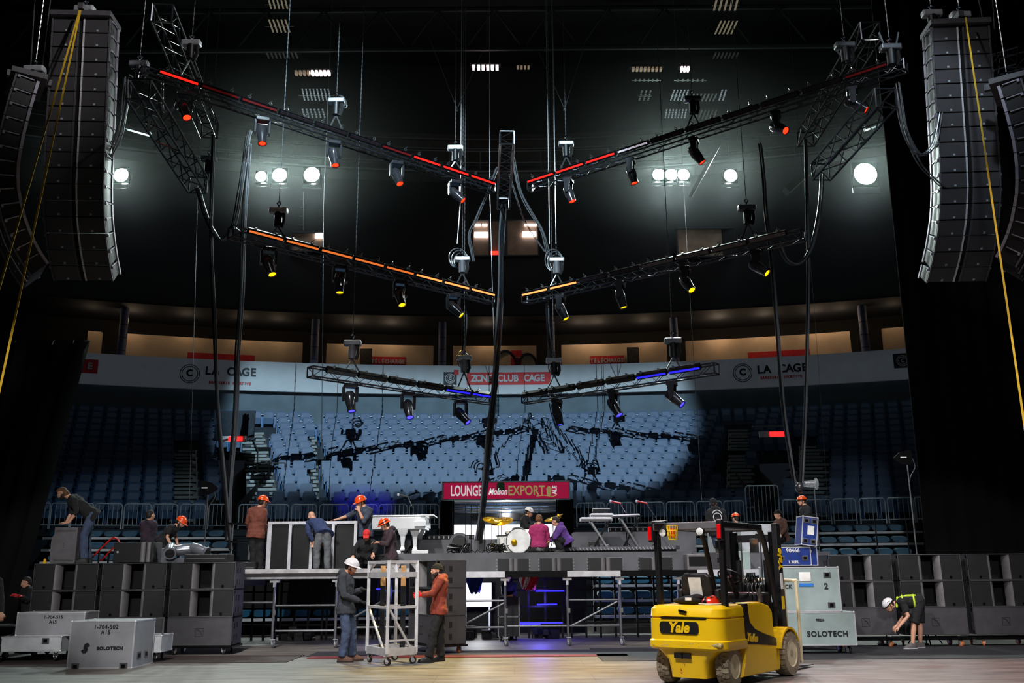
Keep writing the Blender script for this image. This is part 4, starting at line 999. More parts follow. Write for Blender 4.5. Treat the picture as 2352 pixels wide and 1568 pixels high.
# understage frames (rear), black
for i,(a,b) in enumerate(((560,640),(650,745),(755,860),(870,960),(1175,1290),(1310,1410),(1420,1540),(1560,1680),(1700,1830))):
    Y=24.2; x0,x1=X(a,Y),X(b,Y); t=thing('rear_stage_frame',f'black support frame under the stage, {ordn(i)} from the left','frame',((x0+x1)/2,Y,0))
    for f in(0,.33,.66,1): MB().box(((x0+(x1-x0)*f),Y,.74),(.05,.05,1.48)).build('upright','black_metal',t,world=True)
    for z in(.35,.75,1.15,1.4): MB().box(((x0+x1)/2,Y,z),(x1-x0,.045,.045)).build('cross_bar','black_metal',t,world=True)
mat('blue_strip',(60,60,255),emit=(40,36,255),es=3)
for a,b,z,l in((1175,1290,.36,'long blue light strip low under the stage centre'),(1230,1295,1.12,'blue light strip high under the stage centre'),(1232,1278,.8,'short blue light strip under the stage centre'),(866,876,1.2,'small blue lamp behind the trolley'),(1165,1240,.33,'blue light strip low left of the stage centre')):
    Y=24.16; tag(MB().box(((X(a,Y)+X(b,Y))/2,Y,z),(X(b,Y)-X(a,Y),.03,.03)).build('light_strip','blue_strip'),l,'light strip')
point('understage_blue',(X(1240,23),23.3,.9),60,(.15,.12,1),.1); point('understage_blue',(X(870,23),23.2,1.1),18,(.15,.2,1),.1); point('understage_white_fill',(X(1096,25),25.0,1.25),70,(.95,.97,1),.15)  # the white point is added to brighten the panel behind the stage
mat('panel_white',(236,238,240),.5)
tag(MB().box((X(1096,26),26.0,1.0),(X(1130,26)-X(1064,26),.06,.62)).box((X(1070,26),26,.35),(.04,.05,.7)).box((X(1124,26),26,.35),(.04,.05,.7)).build('white_panel','panel_white'),'white panel standing behind the stage left of the centre leg','panel')
t=thing('rack_case','small black flight case under the stage','case',(X(1168,24),23.6,0)); MB().box((0,0,.55),(.5,.5,.9)).build('body','black',t); MB().box((0,-.26,.55),(.52,.02,.03)).box((-.25,-.26,.55),(.03,.02,.9)).box((.25,-.26,.55),(.03,.02,.9)).build('edge_trim','steel',t)
for s in(-1,1): caster(None,s*.18,-.1,t,.05,False)
for a,w,h,l in((1100,.9,.42,'dark lump of cables and gear under the stage left of centre'),(1250,.7,.3,'dark gear on the floor under the stage centre'),(700,1.0,.5,'dark gear on the floor under the black racks')):
    m=MB(); x=X(a,24)
    random.seed(a)
    for k in range(12): q=random.uniform(.08,.22); m.box((x+random.uniform(-w/2,w/2),23.9+random.uniform(-.1,.3),q*.5+h*.4*random.random()*(k%2)),(q,.14,q),Matrix.Rotation(random.uniform(-.5,.5),3,'Z'))
    tag(m.build('gear_heap','cable_black'),l,'gear',kind='stuff')
for px,py,w,h,m_,l in((1090,1345,.45,.42,'cloth_bit_blue','crumpled blue cloth hanging under the deck in front of the white panel'),(1215,1342,.5,.35,'cloth_bit_red','crumpled red cloth hanging under the deck right of the centre leg'),(1205,1350,.3,.3,'paper','crumpled white cloth hanging under the deck by the red cloth')):
    mat('cloth_bit_blue',(26,52,140),.9); mat('cloth_bit_red',(190,24,44),.9); mat('paper',(238,238,236),.8)
    p=at(px,py,23.0); p.z=1.375; m=MB(); vs=[]; 
    for i in range(9):
        for k in range(7): vs.append(p+Vector(((i/8-.5)*w*(1-.5*k/6),.04*math.sin(i*1.9+k),.12-h*k/6*(.85+.15*math.sin(i*.9)**2))))
    m.add(vs,[(i*7+k,(i+1)*7+k,(i+1)*7+k+1,i*7+k+1) for i in range(8) for k in range(6)]); o=m.build('hanging_cloth',m_,smooth=80); o.modifiers.new('thick','SOLIDIFY').thickness=.012; tag(o,l,'cloth')
# added black sheet far under stage, keeps the space behind dark
for a,b,l in((560,1345,'added black sheet blocking off the bright tunnel behind the stage legs'),):
    Y=26.3; struct(tag(MB().box(((X(a,Y)+X(b,Y))/2,Y,.72),(X(b,Y)-X(a,Y),.05,1.5)).build('blackout_sheet','drape'),l,'skirt'))
# =================== SUBWOOFER STACKS
mat('sub_box',(58,57,60),.5,bump=.06); mat('sub_grille',(24,25,28),.5,bump=.05,bscale=150); mat('sub_port',(110,108,110),.5); mat('sub_plain',(66,65,69),.55,bump=.05)
def sub(loc,rz,label,kind,group,side):
    W_,H,D=1.34,.55,.7
    t=thing('subwoofer',label,'loudspeaker',loc,rz,group)
    m=MB(); th=.02
    m.box((0,D/2,th/2),(W_,D,th)); m.box((0,D/2,H-th/2),(W_,D,th))
    for s in(-1,1): m.box((s*(W_/2-th/2),D/2,H/2),(th,D,H))
    m.box((0,D-.01,H/2),(W_,.02,H)); m.build('cabinet','sub_box',t,bevel=.006)
    if kind=='horn':
        for s in(-1,1):
            a,b=s*.235,s*(W_/2-.025); m=MB(); m.box(((a+b)/2,.02,H/2),(abs(b-a),.03,H-.05)); m.build('grille','sub_grille',t)
            P=[(s*.235,.01)]+[(s*(.235-.10*math.sin(q)),.01+.17*(1-math.cos(q))) for q in np.linspace(.1,PI/2,8)]+[(s*.235,.18)]
            m=MB(); m.prism([(x,y,.022) for x,y in (P if s<0 else P[::-1])],(0,0,H-.044)); m.build('port_wall','sub_port',t,smooth=30)
            m=MB(); m.cyl((s*.42,.0,.07),(s*.42,-.012,.07),.028,n=12); m.build('badge','black_metal',t)
        m=MB(); m.box((0,.4,H/2),(.46,.02,H-.05)); m.box((-.236,.29,H/2),(.01,.22,H-.05)); m.box((.236,.29,H/2),(.01,.22,H-.05)); m.build('port_back','slot_black',t)
    else:
        m=MB(); m.box((0,.012,H/2),(W_-.03,.02,H-.03)); m.build('grille','sub_plain',t)
        m=MB(); m.tube([(-.08,0,.18),(.08,0,.18),(.08,0,.34),(-.08,0,.34)],.004,4,closed=True); m.tube([(-.06,0,.32),(-.02,0,.31),(.03,0,.27),(.06,0,.2)],.006,4); m.build('logo','sub_grille',t)
    for s in(-1,1):
        for y in(.16,.34):
            for z in(.15,.38):
                m=MB(); m.box((s*(W_/2+.001),y,z),(.006,.07,.11)); m.build('handle_slot','slot_black',t)
    m=MB()
    for s in(-1,1):
        for z in(.05,H-.05): m.box((s*(W_/2+.004),.05,z),(.012,.05,.06))
    m.build('bracket','black_metal',t)
    return t
def dolly(loc,rz,label,W_=1.4,D=.74,col='rubber',r=.06):
    t=thing('speaker_dolly',label,'dolly',loc,rz); MB().box((0,D/2-.02,.155),(W_,D,.04)).build('board','black_metal',t,bevel=.005)
    for sx in(-1,1):
        for y in(.06,D-.12): caster(None,sx*(W_/2-.2),y,t,r,False,.4*sx,col)
    return t
def stack(px,Y,rz,name,col='rubber',xoff=0,base=.18,cx=None):
    x=at(px,1400,Y).x if cx is None else cx
    dolly((x,Y,0),rz,'wheeled black dolly under the '+name,col=col)
    for k,(n,kd) in enumerate((('bottom','plain'),('middle','horn'),('top','horn'))):
        sub((x,Y,base+k*.552),rz,f'{n} grey subwoofer of the {name}',kd,None,0)
LS=[('leftmost stack by the grey cases',142),('second stack from the left',301),('third stack from the left',461)]
for n,px in LS: stack(px,20.0,0,n)
mat('orange_wheel',(220,110,40),.5)
for n,px in (('first stack on the right side',1986),('second stack on the right side',2147),('rightmost stack at the picture edge',2308)): stack(px,20.6,R_(-1),n,'orange_wheel',base=.24)
# centre stack seen from its side
stack(0,20.2,R_(-60),'angled stack behind the orange hoodie man','orange_wheel',cx=at(1000,1400,19.6).x-.335)
# small front fill speakers
def fill(px,px1,label,Y=22.15):
    x0,x1=X(px,Y),X(px1,Y); w=x1-x0; t=thing('front_fill_speaker',label,'loudspeaker',((x0+x1)/2,Y,dz))
    for s in(-1,1):
        c=s*w*.25; m=MB(); m.box((c,.16,.15),(w*.5-.01,.3,.3)); cab=m.build('cabinet','sub_box',t,bevel=.006)
        m=MB(); m.box((c+s*w*.06,0,.15),(w*.33,.02,.27)); m.build('grille','sub_grille',cab)
        m=MB(); m.cyl((c-s*w*.17,.05,.01),(c-s*w*.17,.05,.29),.06,n=12); m.build('port_lip','sub_port',cab,smooth=True)
    m=MB()
    for s in(-1,1):
        for z in(.05,.12,.19,.26): m.box((s*(w/2+.02),.05,z),(.03,.05,.03))
    m.build('rigging_bracket','steel',t)
for a,b,l in((1143,1215,'pair of small black speakers left of the drum kit front'),(1240,1316,'pair of small black speakers in the stage centre'),(1352,1430,'pair of small black speakers below the keyboards'),(1470,1545,'pair of small black speakers beside the forklift roof post')): fill(a,b,l)
# ridged runway
t=thing('runway','dark ridged metal runway slanting across the riser in front of the keyboards','runway',(X(1190,24.8),24.6,2.03))
A=Vector((X(1192,24.6),24.6,2.14));B=Vector((X(1555,23.1),23.1,2.14)); d=(B-A).normalized(); n=Vector((d.y,-d.x,0))
MB().bar(A-n*.2,B-n*.2,.45,.08).build('top','riser_grey',t,world=True)
MB().bar(A-Vector((0,0,.07)),B-Vector((0,0,.07)),.04,.16).build('side_rail','black_metal',t,world=True)
m=MB(); L=(B-A).length; k=int(L/.09)
for i in range(k):
    p=A+d*(i+.5)*.09+n*.03; m.bar(p+Vector((0,0,.015))-d*.02,p-Vector((0,0,.045))+d*.02,.02,.012)
m.build('ridges','alu',t,world=True)
for l,Y,a,b,z in(('dark metal rail lying on the upper riser behind the drums',25.3,960,1090,2.5),('ridged black rail on the riser behind the keyboards',25.7,1400,1545,2.68)):
    t=thing('metal_rail',l,'rail',((X(a,Y)+X(b,Y))/2,Y,z-.06)); MB().box((0,0,.05),(X(b,Y)-X(a,Y),.22,.12)).build('body','black_metal',t,bevel=.01); m=MB()
    for i in range(12): m.box(((i/11-.5)*(X(b,Y)-X(a,Y))*.95,-.12,.05),(.03,.02,.06))
    m.build('teeth','steel',t)
# =================== BLACK PANEL RACK on the left deck
Y=22.3; t=thing('panel_rack','aluminium framed rack of black panels standing on the left stage deck','rack',(X(715,Y),Y,dz))
x0,x1=X(612,Y),X(811,Y); zt=at(700,1197,Y).z; W_=x1-x0; H=zt-dz; xm=(x0+x1)/2; D=.8
mat('panel_black',(17,18,20),.35,bump=.12,bscale=2,var=.5,scale=2)
for f in(0,.24,.49,.74,1):
    for y in(0,D): MB().box((x0+W_*f-xm+ (X(715,Y)-xm)*0,y,H/2),(.07 if f not in(0,) else .1,.06,H)).build('post','alu',t)
for y in(0,D):
    for z in(.04,H-.03): MB().box((0,y,z),(W_+.06,.07,.06)).build('rail','alu',t)
for s in(-1,1): MB().box((s*W_/2,D/2,H-.03),(.06,D,.06)).build('side_rail','alu',t)
for k in range(4):
    f0,f1=[(0,.24),(.24,.49),(.49,.74),(.74,1)][k]; MB().box((x0+W_*(f0+f1)/2-xm,.05+.02*k,H/2),(W_*(f1-f0)-.1,.05,H-.12)).build('black_panel','panel_black',t,bevel=.01)
t=thing('shelf_unit','dark metal shelf unit behind the man in the rust jacket','shelf',(X(585,23.2),23.2,dz))
for x in(-.6,-.15,.3): MB().box((x,0,.6),(.05,.05,1.2)).build('post','steel',t)
for z in(.3,.75,1.18): MB().box((-.15,0,z),(.95,.5,.03)).build('shelf','black_metal',t)
for i,(px,py,w,h,l,Y) in enumerate(((480,1300,.9,.16,'low black box on top of the third left stack',20.3),(570,1293,.45,.25,'small black box on the deck beside the shelf unit',22.0),(1070,1275,0,0,'',0))):
    if w: 
        p=at(px,py,Y); zb=1.836 if i==0 else dz; t=thing('equipment_box',l,'box',(p.x,Y,zb)); MB().box((0,0,h/2),(w,.5,h)).build('body','black',t,bevel=.01); MB().box((0,-.255,h*.5),(w*.9,.01,.02)).build('latch_strip','steel',t)
# =================== FLIGHT CASES
mat('case_grey',(150,152,158),.5,var=.12,scale=2.5,bump=.06); mat('case_light',(196,202,206),.5,var=.08); mat('case_green',(150,168,166),.5,var=.15,scale=2); mat('case_blue',(24,52,130),.45,var=.2); mat('stencil',(28,28,32),.8); mat('print_white',(232,234,238),.7); mat('paper',(238,238,236),.8); mat('tape_blue',(40,120,215),.6)
def case(name,label,loc,w,d,h,rz=0,body='case_grey',z0=0,wheels=0,latches=((-.35,.1),(.35,.1)),split=None,trim='alu',tilt=None):
    t=thing(name,label,'flight case',loc,rz)
    if tilt: t.rotation_euler=(0,R_(tilt),rz); 
    MB().box((0,0,z0+h/2),(w,d,h)).build('body',body,t)
    e=.022
    for a in(-1,1):
        for b in(-1,1):
            MB().box((a*(w/2-e/2+.004),b*(d/2-e/2+.004),z0+h/2),(e,e,h)).build('edge',trim,t)
            MB().box((0,a*(d/2-e/2+.004),z0+h/2+b*(h/2-e/2+.004)),(w,e,e)).build('edge',trim,t)
            MB().box((a*(w/2-e/2+.004),0,z0+h/2+b*(h/2-e/2+.004)),(e,d,e)).build('edge',trim,t)
            for c in(-1,1): MB().ell((a*(w/2-.01),b*(d/2-.01),z0+h/2+c*(h/2-.01)),(.024,.024,.024),None,8,6).build('ball_corner','alu',t)
    for lx,lz in latches:
        m=MB(); m.box((lx*w,-d/2-.004,z0+lz*h),(.14,.012,.11)); l=m.build('latch','steel',t,bevel=.004)
        m=MB(); m.box((lx*w,-d/2-.012,z0+lz*h),(.07,.012,.06)); m.build('catch','black_metal',l)
    if split: MB().box((0,0,z0+h*split),(w+.012,d+.012,.025)).build('valance',trim,t)
    if wheels:
        for a in(-1,1):
            for b in(-1,1): caster(None,a*(w/2-.14),b*(d/2-.12),t,wheels,False,.3*a)
    return t
def frontext(t,txt,x,z,d,size,m,bold=.003,sc=1,sp=1.05,shear=0): textpart('stencil_text',txt,size,m,t,(x,-d/2-.008,z),(1,0,0),(0,0,1),.002,bold,shear,scx=sc,space=sp,world=False)
# big grey case in front
Y=17.3; gx=lambda px:at(px,1500,Y).x; w=gx(301)-gx(152)
c=case('flight_case','large grey flight case stencilled 1-704-502 in the left foreground',(gx(228)+.02,Y+.48,0),w,.95,.80,0,'case_grey',0,0,((-.37,.05),(.37,.05)))
d=.95; frontext(c,'1-704-502',.06,.70,d,.10,'stencil',.001,1.0); frontext(c,'A15',.06,.61,d,.10,'stencil',.001); frontext(c,'SOLOTECH',.16,.34,d,.07,'stencil',.004,1.2,1.1)
m=MB()
for s,a0 in((1,20),(-1,200)):
    m.quad(*[(-.27+.06*math.cos(R_(a0+q))*1.0+(.02*s),-d/2-.008,.345+.075*math.sin(R_(a0+q))+.012*s) for q in range(0,181,20)])
m.build('round_logo','stencil',c)
for y in(-.2,.12): 
    l=MB().box((w/2+.008,y,.2),(.012,.15,.13)).build('side_latch','steel',c,bevel=.004); MB().box((w/2+.016,y,.2),(.01,.08,.07)).build('catch','black_metal',l)
Y=18.75; gx=lambda px:at(px,1460,Y).x
base=case('flight_case','long low grey case base on a wheeled dolly at the left edge',(gx(62),Y+.2,.02),gx(152)-gx(-28),.75,.27,0,'case_light',.18,.07,((-.3,.7),(.3,.7)))
c=case('flight_case','grey flight case stencilled 1-704-515 standing on the long low base',(gx(116),Y+.25,.475),gx(198)-gx(42),.62,.43,0,'case_grey',0,0,())
frontext(c,'1-704-515',.05,.34,.62,.085,'stencil',.001); frontext(c,'A15',.05,.25,.62,.085,'stencil',.001)
c=case('flight_case','small grey case base on casters right of the large grey case',(at(348,1490,18.4).x,18.6,.02),.42,.6,.3,0,'case_light',.17,.065,())
m=MB(); m.tube([(-.1,-.1,.45),(-.1,-.1,.75),(.15,-.1,.78),(.15,-.1,.45)],.02,6); m.tube([(-.02,-.1,.45),(-.02,-.1,.75)],.015,6); m.build('handle','steel',c)
c=case('flight_case','dark box at the far left edge behind the low case base',(at(10,1450,19.5).x,19.4,.2),.9,.6,.45,0,'black',0,0,())
# grey cases at right
Y=18.9; gx=lambda px:at(px,1450,Y).x
lowr=case('flight_case','pale grey wheeled flight case lettered SOLOTECH, lower of the right pair',((gx(1800)+gx(1937))/2+.16,Y+.42,0),1.36,.75,.62,0,'case_green',.17,.075,())
frontext(lowr,'SOLOTECH',.12,.38,.75,.14,'stencil',.004,1.0,1.15); frontext(lowr,'93234',.0,.64,.75,.06,'stencil')
for y in(-.15,.1):
    l=MB().box((.69,y,.5),(.012,.1,.16)).build('side_latch','steel',lowr,bevel=.004); MB().box((.698,y,.5),(.01,.05,.08)).build('catch','black_metal',l)
upr=case('flight_case','pale grey flight case with paper label and blue tape, upper of the right pair',((gx(1790)+gx(1930))/2-.02,Y+.4,.80),1.38,.72,.84,0,'case_green',0,0,((.33,.82),(.36,.14),(-.36,.82),(-.36,.14)),None)
MB().box((.02,-.366,.66),(.22,.006,.17)).build('paper_label','paper',upr); MB().box((.04,-.366,.50),(.28,.006,.06)).build('blue_tape','tape_blue',upr)
frontext(upr,'2',.42,.47,.72,.16,'stencil',.004); frontext(upr,'JOECK',-.4,.47,.72,.1,'stencil')
# blue cases
Y=22.2; gx=lambda px:at(px,1270,Y).x
bl=case('flight_case','blue flight case with white 90466 lettering on the stage edge',(gx(1822),Y+.3,dz+.06),gx(1842)-gx(1798)+.38,.55,.42,0,'case_blue',0.02,0,((-.33,.4),(.33,.4)))
frontext(bl,'90466',-.0,.36,.55,.12,'print_white',.003); frontext(bl,'1.30PL',0,.1,.55,.09,'print_white')
b2=case('flight_case','second blue flight case close to the right of the lettered one',(gx(1862),Y+.34,dz+.06),.36,.5,.42,0,'case_blue',.02,0,())
frontext(b2,'3549',-.02,.34,.5,.08,'print_white')
t=case('flight_case','blue flight case tipped on end under the hand of the orange helmet man',(gx(1858),Y+.2,dz+.53),.36,.5,.66,0,'case_blue',0,0,((-.25,.85),(.25,.85),(-.25,.15),(.25,.15)),tilt=8)
MB().box((.02,-.256,.35),(.15,.006,.2)).build('paper_label','paper',t)
for px,l in((1800,'flat black base tray under the blue cases'),): tag(MB().box((gx(1836),Y+.3,dz+.03),(1.0,.6,.06)).build('base_tray','black'),l,'tray')
# white and grey boxes behind forklift on riser
for px,w,h,Y,m,l,z in((1665,.62,.55,23.9,'case_light','light grey box on the riser behind the forklift roof',2.0),(1748,.95,.72,24.3,'case_light','wide pale case on the riser behind the forklift mast',2.0),(1608,.62,.36,22.3,'sub_port','grey open fronted case on the deck left of the pale cases',dz),(1655,.5,.4,22.2,'sub_box','grey cabinet with a black handle slot on the deck',dz),(1700,.45,.42,22.25,'case_green','pale green cabinet beside the slotted one',dz)):
    p=at(px,1270,Y); t=thing('equipment_case',l,'case',(p.x,Y+.25,z)); MB().box((0,0,h/2),(w,.5,h)).build('body',m,t,bevel=.01)
    MB().box((-.05,-.256,h*.55),(w*(.7 if px==1608 else .14),.01,h*(.6 if px==1608 else .25))).build('opening','slot_black',t)
# =================== THINGS ON TOP OF THE LEFT STACKS
zt=.18+3*.552
t=thing('loudspeaker_cabinet','grey loudspeaker cabinet leaned on by the bearded man in jeans','loudspeaker',(at(147,1288,20.3).x,20.2,zt+.005))
m=MB(); P=[(-.24,0),(.27,0),(.27,.74),(-.22,.74),(-.22,.6),(-.27,.52),(-.27,.08)]
m.prism([(x,0,z) for x,z in P],(0,.6,0)); m.build('cabinet','grey_paint',t,bevel=.008)
for z in(.06,.67): MB().box((0.03,-.006,z),(.42,.012,.03)).build('rigging_rail','steel',t)
for z in(.33,.37,.41): MB().cyl((.0,0,z),(.0,-.008,z),.008,n=8).build('screw','black',t)
t=thing('loudspeaker_cabinet','wide dark loudspeaker with curved front edge beside the silver lamps','loudspeaker',(at(313,1290,20.4).x,20.2,zt+.005))
MB().prism([(-.42,0,0),(.42,0,0),(.42,0,.42),(-.42,0,.42)],(0,.5,0)).build('cabinet','black',t,bevel=.01)
MB().cyl((.2,.03,.01),(.2,.03,.41),.06,n=16).cyl((.32,.03,.01),(.32,.03,.41),.05,n=16).build('port_lip','sub_port',t,smooth=True)
MB().cyl((-.33,0,.22),(-.33,-.01,.22),.022,n=12).build('badge','alu',t)
mat('lamp_silver',(130,134,142),.25,.5)
SL=[(393,1262,(.3,-1,-.35),'dark silver stage lamp resting on the third left stack, lens toward the camera'),(430,1258,(-1,-.3,-.1),'silver stage lamp tipped on its side on the third left stack'),(452,1264,(1,-.2,-.3),'silver stage lamp at the right end on the third left stack')]
for px,py,dn,l in SL:
    p=at(px,py,20.5); t=thing('parked_stage_lamp',l,'stage light',(p.x,20.45,zt)); d=Vector(dn).normalized(); R=lookz(d)
    MB().box((0,.1,.05),(.34,.3,.1)).build('base','lamp_silver',t,bevel=.01)
    for s in(-1,1): MB().bar((s*.17,.1,.06),(s*.17,.05,.3),.05,.08).build('yoke_arm','lamp_silver',t)
    c=Vector((0,.03,.27)); rg=lambda z,r:[c+R@Vector((r*math.cos(2*PI*i/16),r*math.sin(2*PI*i/16),-z)) for i in range(16)]
    h=MB().loft([rg(-.18,.06),rg(-.12,.12),rg(.05,.13),rg(.2,.11),rg(.24,.13),rg(.27,.13)]).build('head','lamp_silver',t,smooth=30); m=MB(); m.add(rg(.272,.1),[tuple(range(16))]); m.build('lens','black',h)
for i,(a,l) in enumerate((((205,1287,252,1246,275),'red tubular handrail, longer and left one'),((232,1288,268,1258,305),'red tubular handrail behind the dark speaker'))):
    Y=21+.4*i; p0=at(a[0],a[1],Y);p1=at(a[2],a[3]-6,Y);p2=at(a[4]-8,a[3]-10,Y);p3=at(a[4],a[3]+2,Y);p4=at(a[4]+2,a[1],Y)
    t=thing('red_handrail',l,'handrail',tuple(p0)); MB().tube(spline([p0,p1,p2,p3,p4],5),.019,8).build('tube','red_plastic',t,world=True,smooth=True)
    MB().tube([p0.lerp(p1,.5),Vector((p0.lerp(p1,.5).x,Y,0))],.02,6).build('post','black_metal',t,world=True)
tag(MB().cyl((at(106,1285,20.2).x,20.15,zt),(at(106,1285,20.2).x,20.15,zt+.1),.04,.02,12).build('warning_cone','yellow_strap'),'tiny yellow cone on the leftmost stack','cone')
# =================== ALUMINIUM TROLLEY
Yt=17.9; t=thing('aluminium_trolley','tall white aluminium frame trolley on casters between the two standing men','trolley',(at(895,1500,Yt).x,Yt,0))
c0=at(866+13,1516,17.45); cA=Vector((at(838,1500,17.9).x,18.15,0)); cB=Vector((at(888,1500,17.3).x,17.35,0)); cC=Vector((at(955,1500,17.7).x,17.75,0)); cD=cA+cC-cB
z0,zT=.2,at(895,1287,17.7).z
cs=[cA,cB,cC,cD]
for p in cs: MB().box((p.x,p.y,(z0+zT)/2),(.055,.055,zT-z0)).build('post','alu',t,world=True)
for z,h,nmx in((z0+.03,.13,'base_rail'),((z0+zT)/2-.02,.045,'middle_rail'),(zT-.25,.09,'upper_rail'),(zT-.025,.05,'top_rail')):
    for i in range(4):
        MB().bar(cs[i]+Vector((0,0,z)),cs[(i+1)%4]+Vector((0,0,z)),.045,h).build(nmx,'alu',t,world=True)
for i in(0,1): MB().bar(cs[i]+Vector((0,0,(z0+zT)/2)),cs[i].lerp(cs[i+1],.8)+Vector((0,0,z0+.08)),.035).build('diagonal_brace','alu',t,world=True)
for i in range(4):
    for s in(1,-1):
        a=cs[i]; b=cs[(i+s)%4]; u=(b-a).normalized(); m=MB(); q=[a+Vector((0,0,zT-.05)),a+u*.16+Vector((0,0,zT-.05)),a+Vector((0,0,zT-.21))]; n=Vector((-u.y,u.x,0))*.008
        m.prism([p-n/2 for p in q],n); m.build('corner_gusset','alu',t,world=True)
for i in range(4): 
    p=cs[i].lerp((cs[0]+cs[2])/2,.12); caster(None,p.x,p.y,t,.065,True,.6+i*.5,'rubber')
MB().bar(cs[1].lerp(cs[2],.0)+Vector((0,.0,z0+.22)),cs[2]+Vector((0,0,z0+.22)),.03).build('cross_bar','alu',t,world=True)
for f,g,l in((.3,.25,'left wooden post standing inside the aluminium trolley'),(.72,.35,'right wooden post standing inside the aluminium trolley')):
    p=cs[0].lerp(cs[2],f); tt=thing('wooden_post',l,'post',(p.x,p.y,z0)); zz=zT-.45-z0
    MB().box((0,0,zz/2),(.09,.09,zz)).build('black_sleeve','cable_black',tt); MB().box((0,0,zz+.18),(.085,.085,.36)).build('bare_end','wood',tt)
# =================== INSTRUMENTS
mat('piano_white',(240,242,244),.22,coat=.6,var=.02)
Y=24.2; t=thing('grand_piano','white grand piano on the riser beside the tunnel opening','piano',(X(925,Y),Y,2.03))
zb=at(930,1215,Y).z-2.03; zt2=at(930,1186,Y).z-2.03; k=.98/ (X(979,Y)-X(880,Y)) 
xs0=X(845,Y)-X(925,Y); xs1=X(976,Y)-X(925,Y)
outline=[(xs0,0),(xs1,-.05),(xs1,1.05),(xs1-.55,1.15),(xs0+.5,.95),(xs0-.15,.75),(xs0-.35,.4),(xs0-.25,.1)]
MB().prism([(x,y,zb) for x,y in outline],(0,0,zt2-zb)).build('case','piano_white',t,bevel=.02)
MB().prism([(x*1.02,y-.02,zt2) for x,y in outline],(0,0,.04)).build('lid','piano_white',t,bevel=.01)
MB().box((xs1-.12,.5,zb+.13),(.3,1.3,.14)).build('keybed','piano_white',t,bevel=.01)
MB().box((xs1+.04,.5,zt2+.03),(.34,1.2,.03)).build('fallboard','piano_white',t)
for px,y in((923,.1),(950,.25),(955,1.0),(885,.7)):
    x=X(px,Y)-X(925,Y); m=MB(); m.loft([[Vector((x+sx*w,y+sy*w,z)) for sx,sy in((-1,-1),(1,-1),(1,1),(-1,1))] for z,w in((.1,.05),(.14,.06),(.2,.04),(zb-.18,.06),(zb-.12,.09),(zb,.13))]); m.build('leg','piano_white',t,bevel=.006)
    MB().cyl((x-.02,y,.035),(x+.02,y,.035),.035,n=12).build('caster_wheel','chrome',t)
MB().box((X(963,Y)-X(925,Y),.2,.07),(.42,.14,.1)).build('lyre_base','piano_white',t,bevel=.01)
MB().box((X(905,Y)-X(925,Y),.2,.07),(.3,.12,.08)).build('dolly_arm','piano_white',t,bevel=.01)
# drums
mat('drum_white',(232,232,226),.35,var=.1,scale=8); mat('drum_head',(240,240,238),.5); mat('brass',(226,176,30),.22,.75); 
Y=24.1; K=thing('drum_kit','white sparkle drum kit with brass cymbals in front of the tunnel','drum kit',(X(1190,Y),Y,2.03))
def drum(cx,cy,cz,r,h,ax,nm,par=K,lugs=8):
    ax=Vector(ax).normalized(); R=lookz(-ax); c=Vector((cx,cy,cz)); 
    def rg(z,rr,n=28): return [c+R@Vector((rr*math.cos(2*PI*i/n),rr*math.sin(2*PI*i/n),z)) for i in range(n)]
    d=MB().loft([rg(0,r),rg(h,r)]).build(nm,'drum_white',par,world=True,smooth=30)
    MB().loft([rg(h,r*.97),rg(h+.008,r*.96)]).build('drum_skin','drum_head',d,world=True)
    m=MB()
    for z in(0,h): m.tube(rg(z,r+.012),.014,5,closed=True)
    for i in range(lugs):
        a=2*PI*i/lugs; m.bar(c+R@Vector(((r+.015)*math.cos(a),(r+.015)*math.sin(a),h*.15)),c+R@Vector(((r+.015)*math.cos(a),(r+.015)*math.sin(a),h*.85)),.012)
    m.build('hoop','chrome',d,world=True); return d
kx=X(1196,23.8); bd=drum(kx,24.05,2.03+.29,.29,.42,(-.12,-1,.03),'bass_drum')
MB().ell((kx-.16,23.6,2.3),(.075,.012,.075),None,16,6).build('port_hole','brass',bd,world=True)
drum(X(1160,24),24.3,2.06,.2,.42,(0,0,1),'floor_tom'); drum(X(1177,24.2),24.6,2.35,.17,.22,(0,-.3,1),'tom'); drum(X(1215,24.3),24.6,2.42,.16,.2,(0,-.3,1),'tom')
m=MB(); m.ell((X(1190,24.3),24.4,2.66),(.15,.12,.04)); m.build('drum_stool','black',K,world=True,smooth=True)
CY=[(1130,1193,.24,(.15,-.4,1),'cymbal'),(1152,1196,.3,(-.15,-.42,1),'cymbal'),(1270,1190,.22,(-.25,-.3,1),'cymbal'),(1282,1183,.13,(-.35,-.2,1),'cymbal')]
for px,py,r,ax,nm_ in CY:
    p=at(px,py,24.3); R=lookz(-Vector(ax)); m=MB()
    rg=lambda z,rr:[p+R@Vector((rr*math.cos(2*PI*i/24),rr*math.sin(2*PI*i/24),z)) for i in range(24)]
    c=m.loft([rg(-.012,r),rg(0,r*.3),rg(.02,r*.2),rg(.035,.02)]).build(nm_,'brass',K,world=True,smooth=True)
    m=MB(); m.tube([p+Vector((0,0,.05)),Vector((p.x,p.y,2.25))],.013,6)
    for q in(0,2.1,4.2): m.tube([(p.x,p.y,2.4),(p.x+.24*math.cos(q),p.y+.24*math.sin(q),2.04)],.01,5)
    m.build('cymbal_stand','chrome',K,world=True)
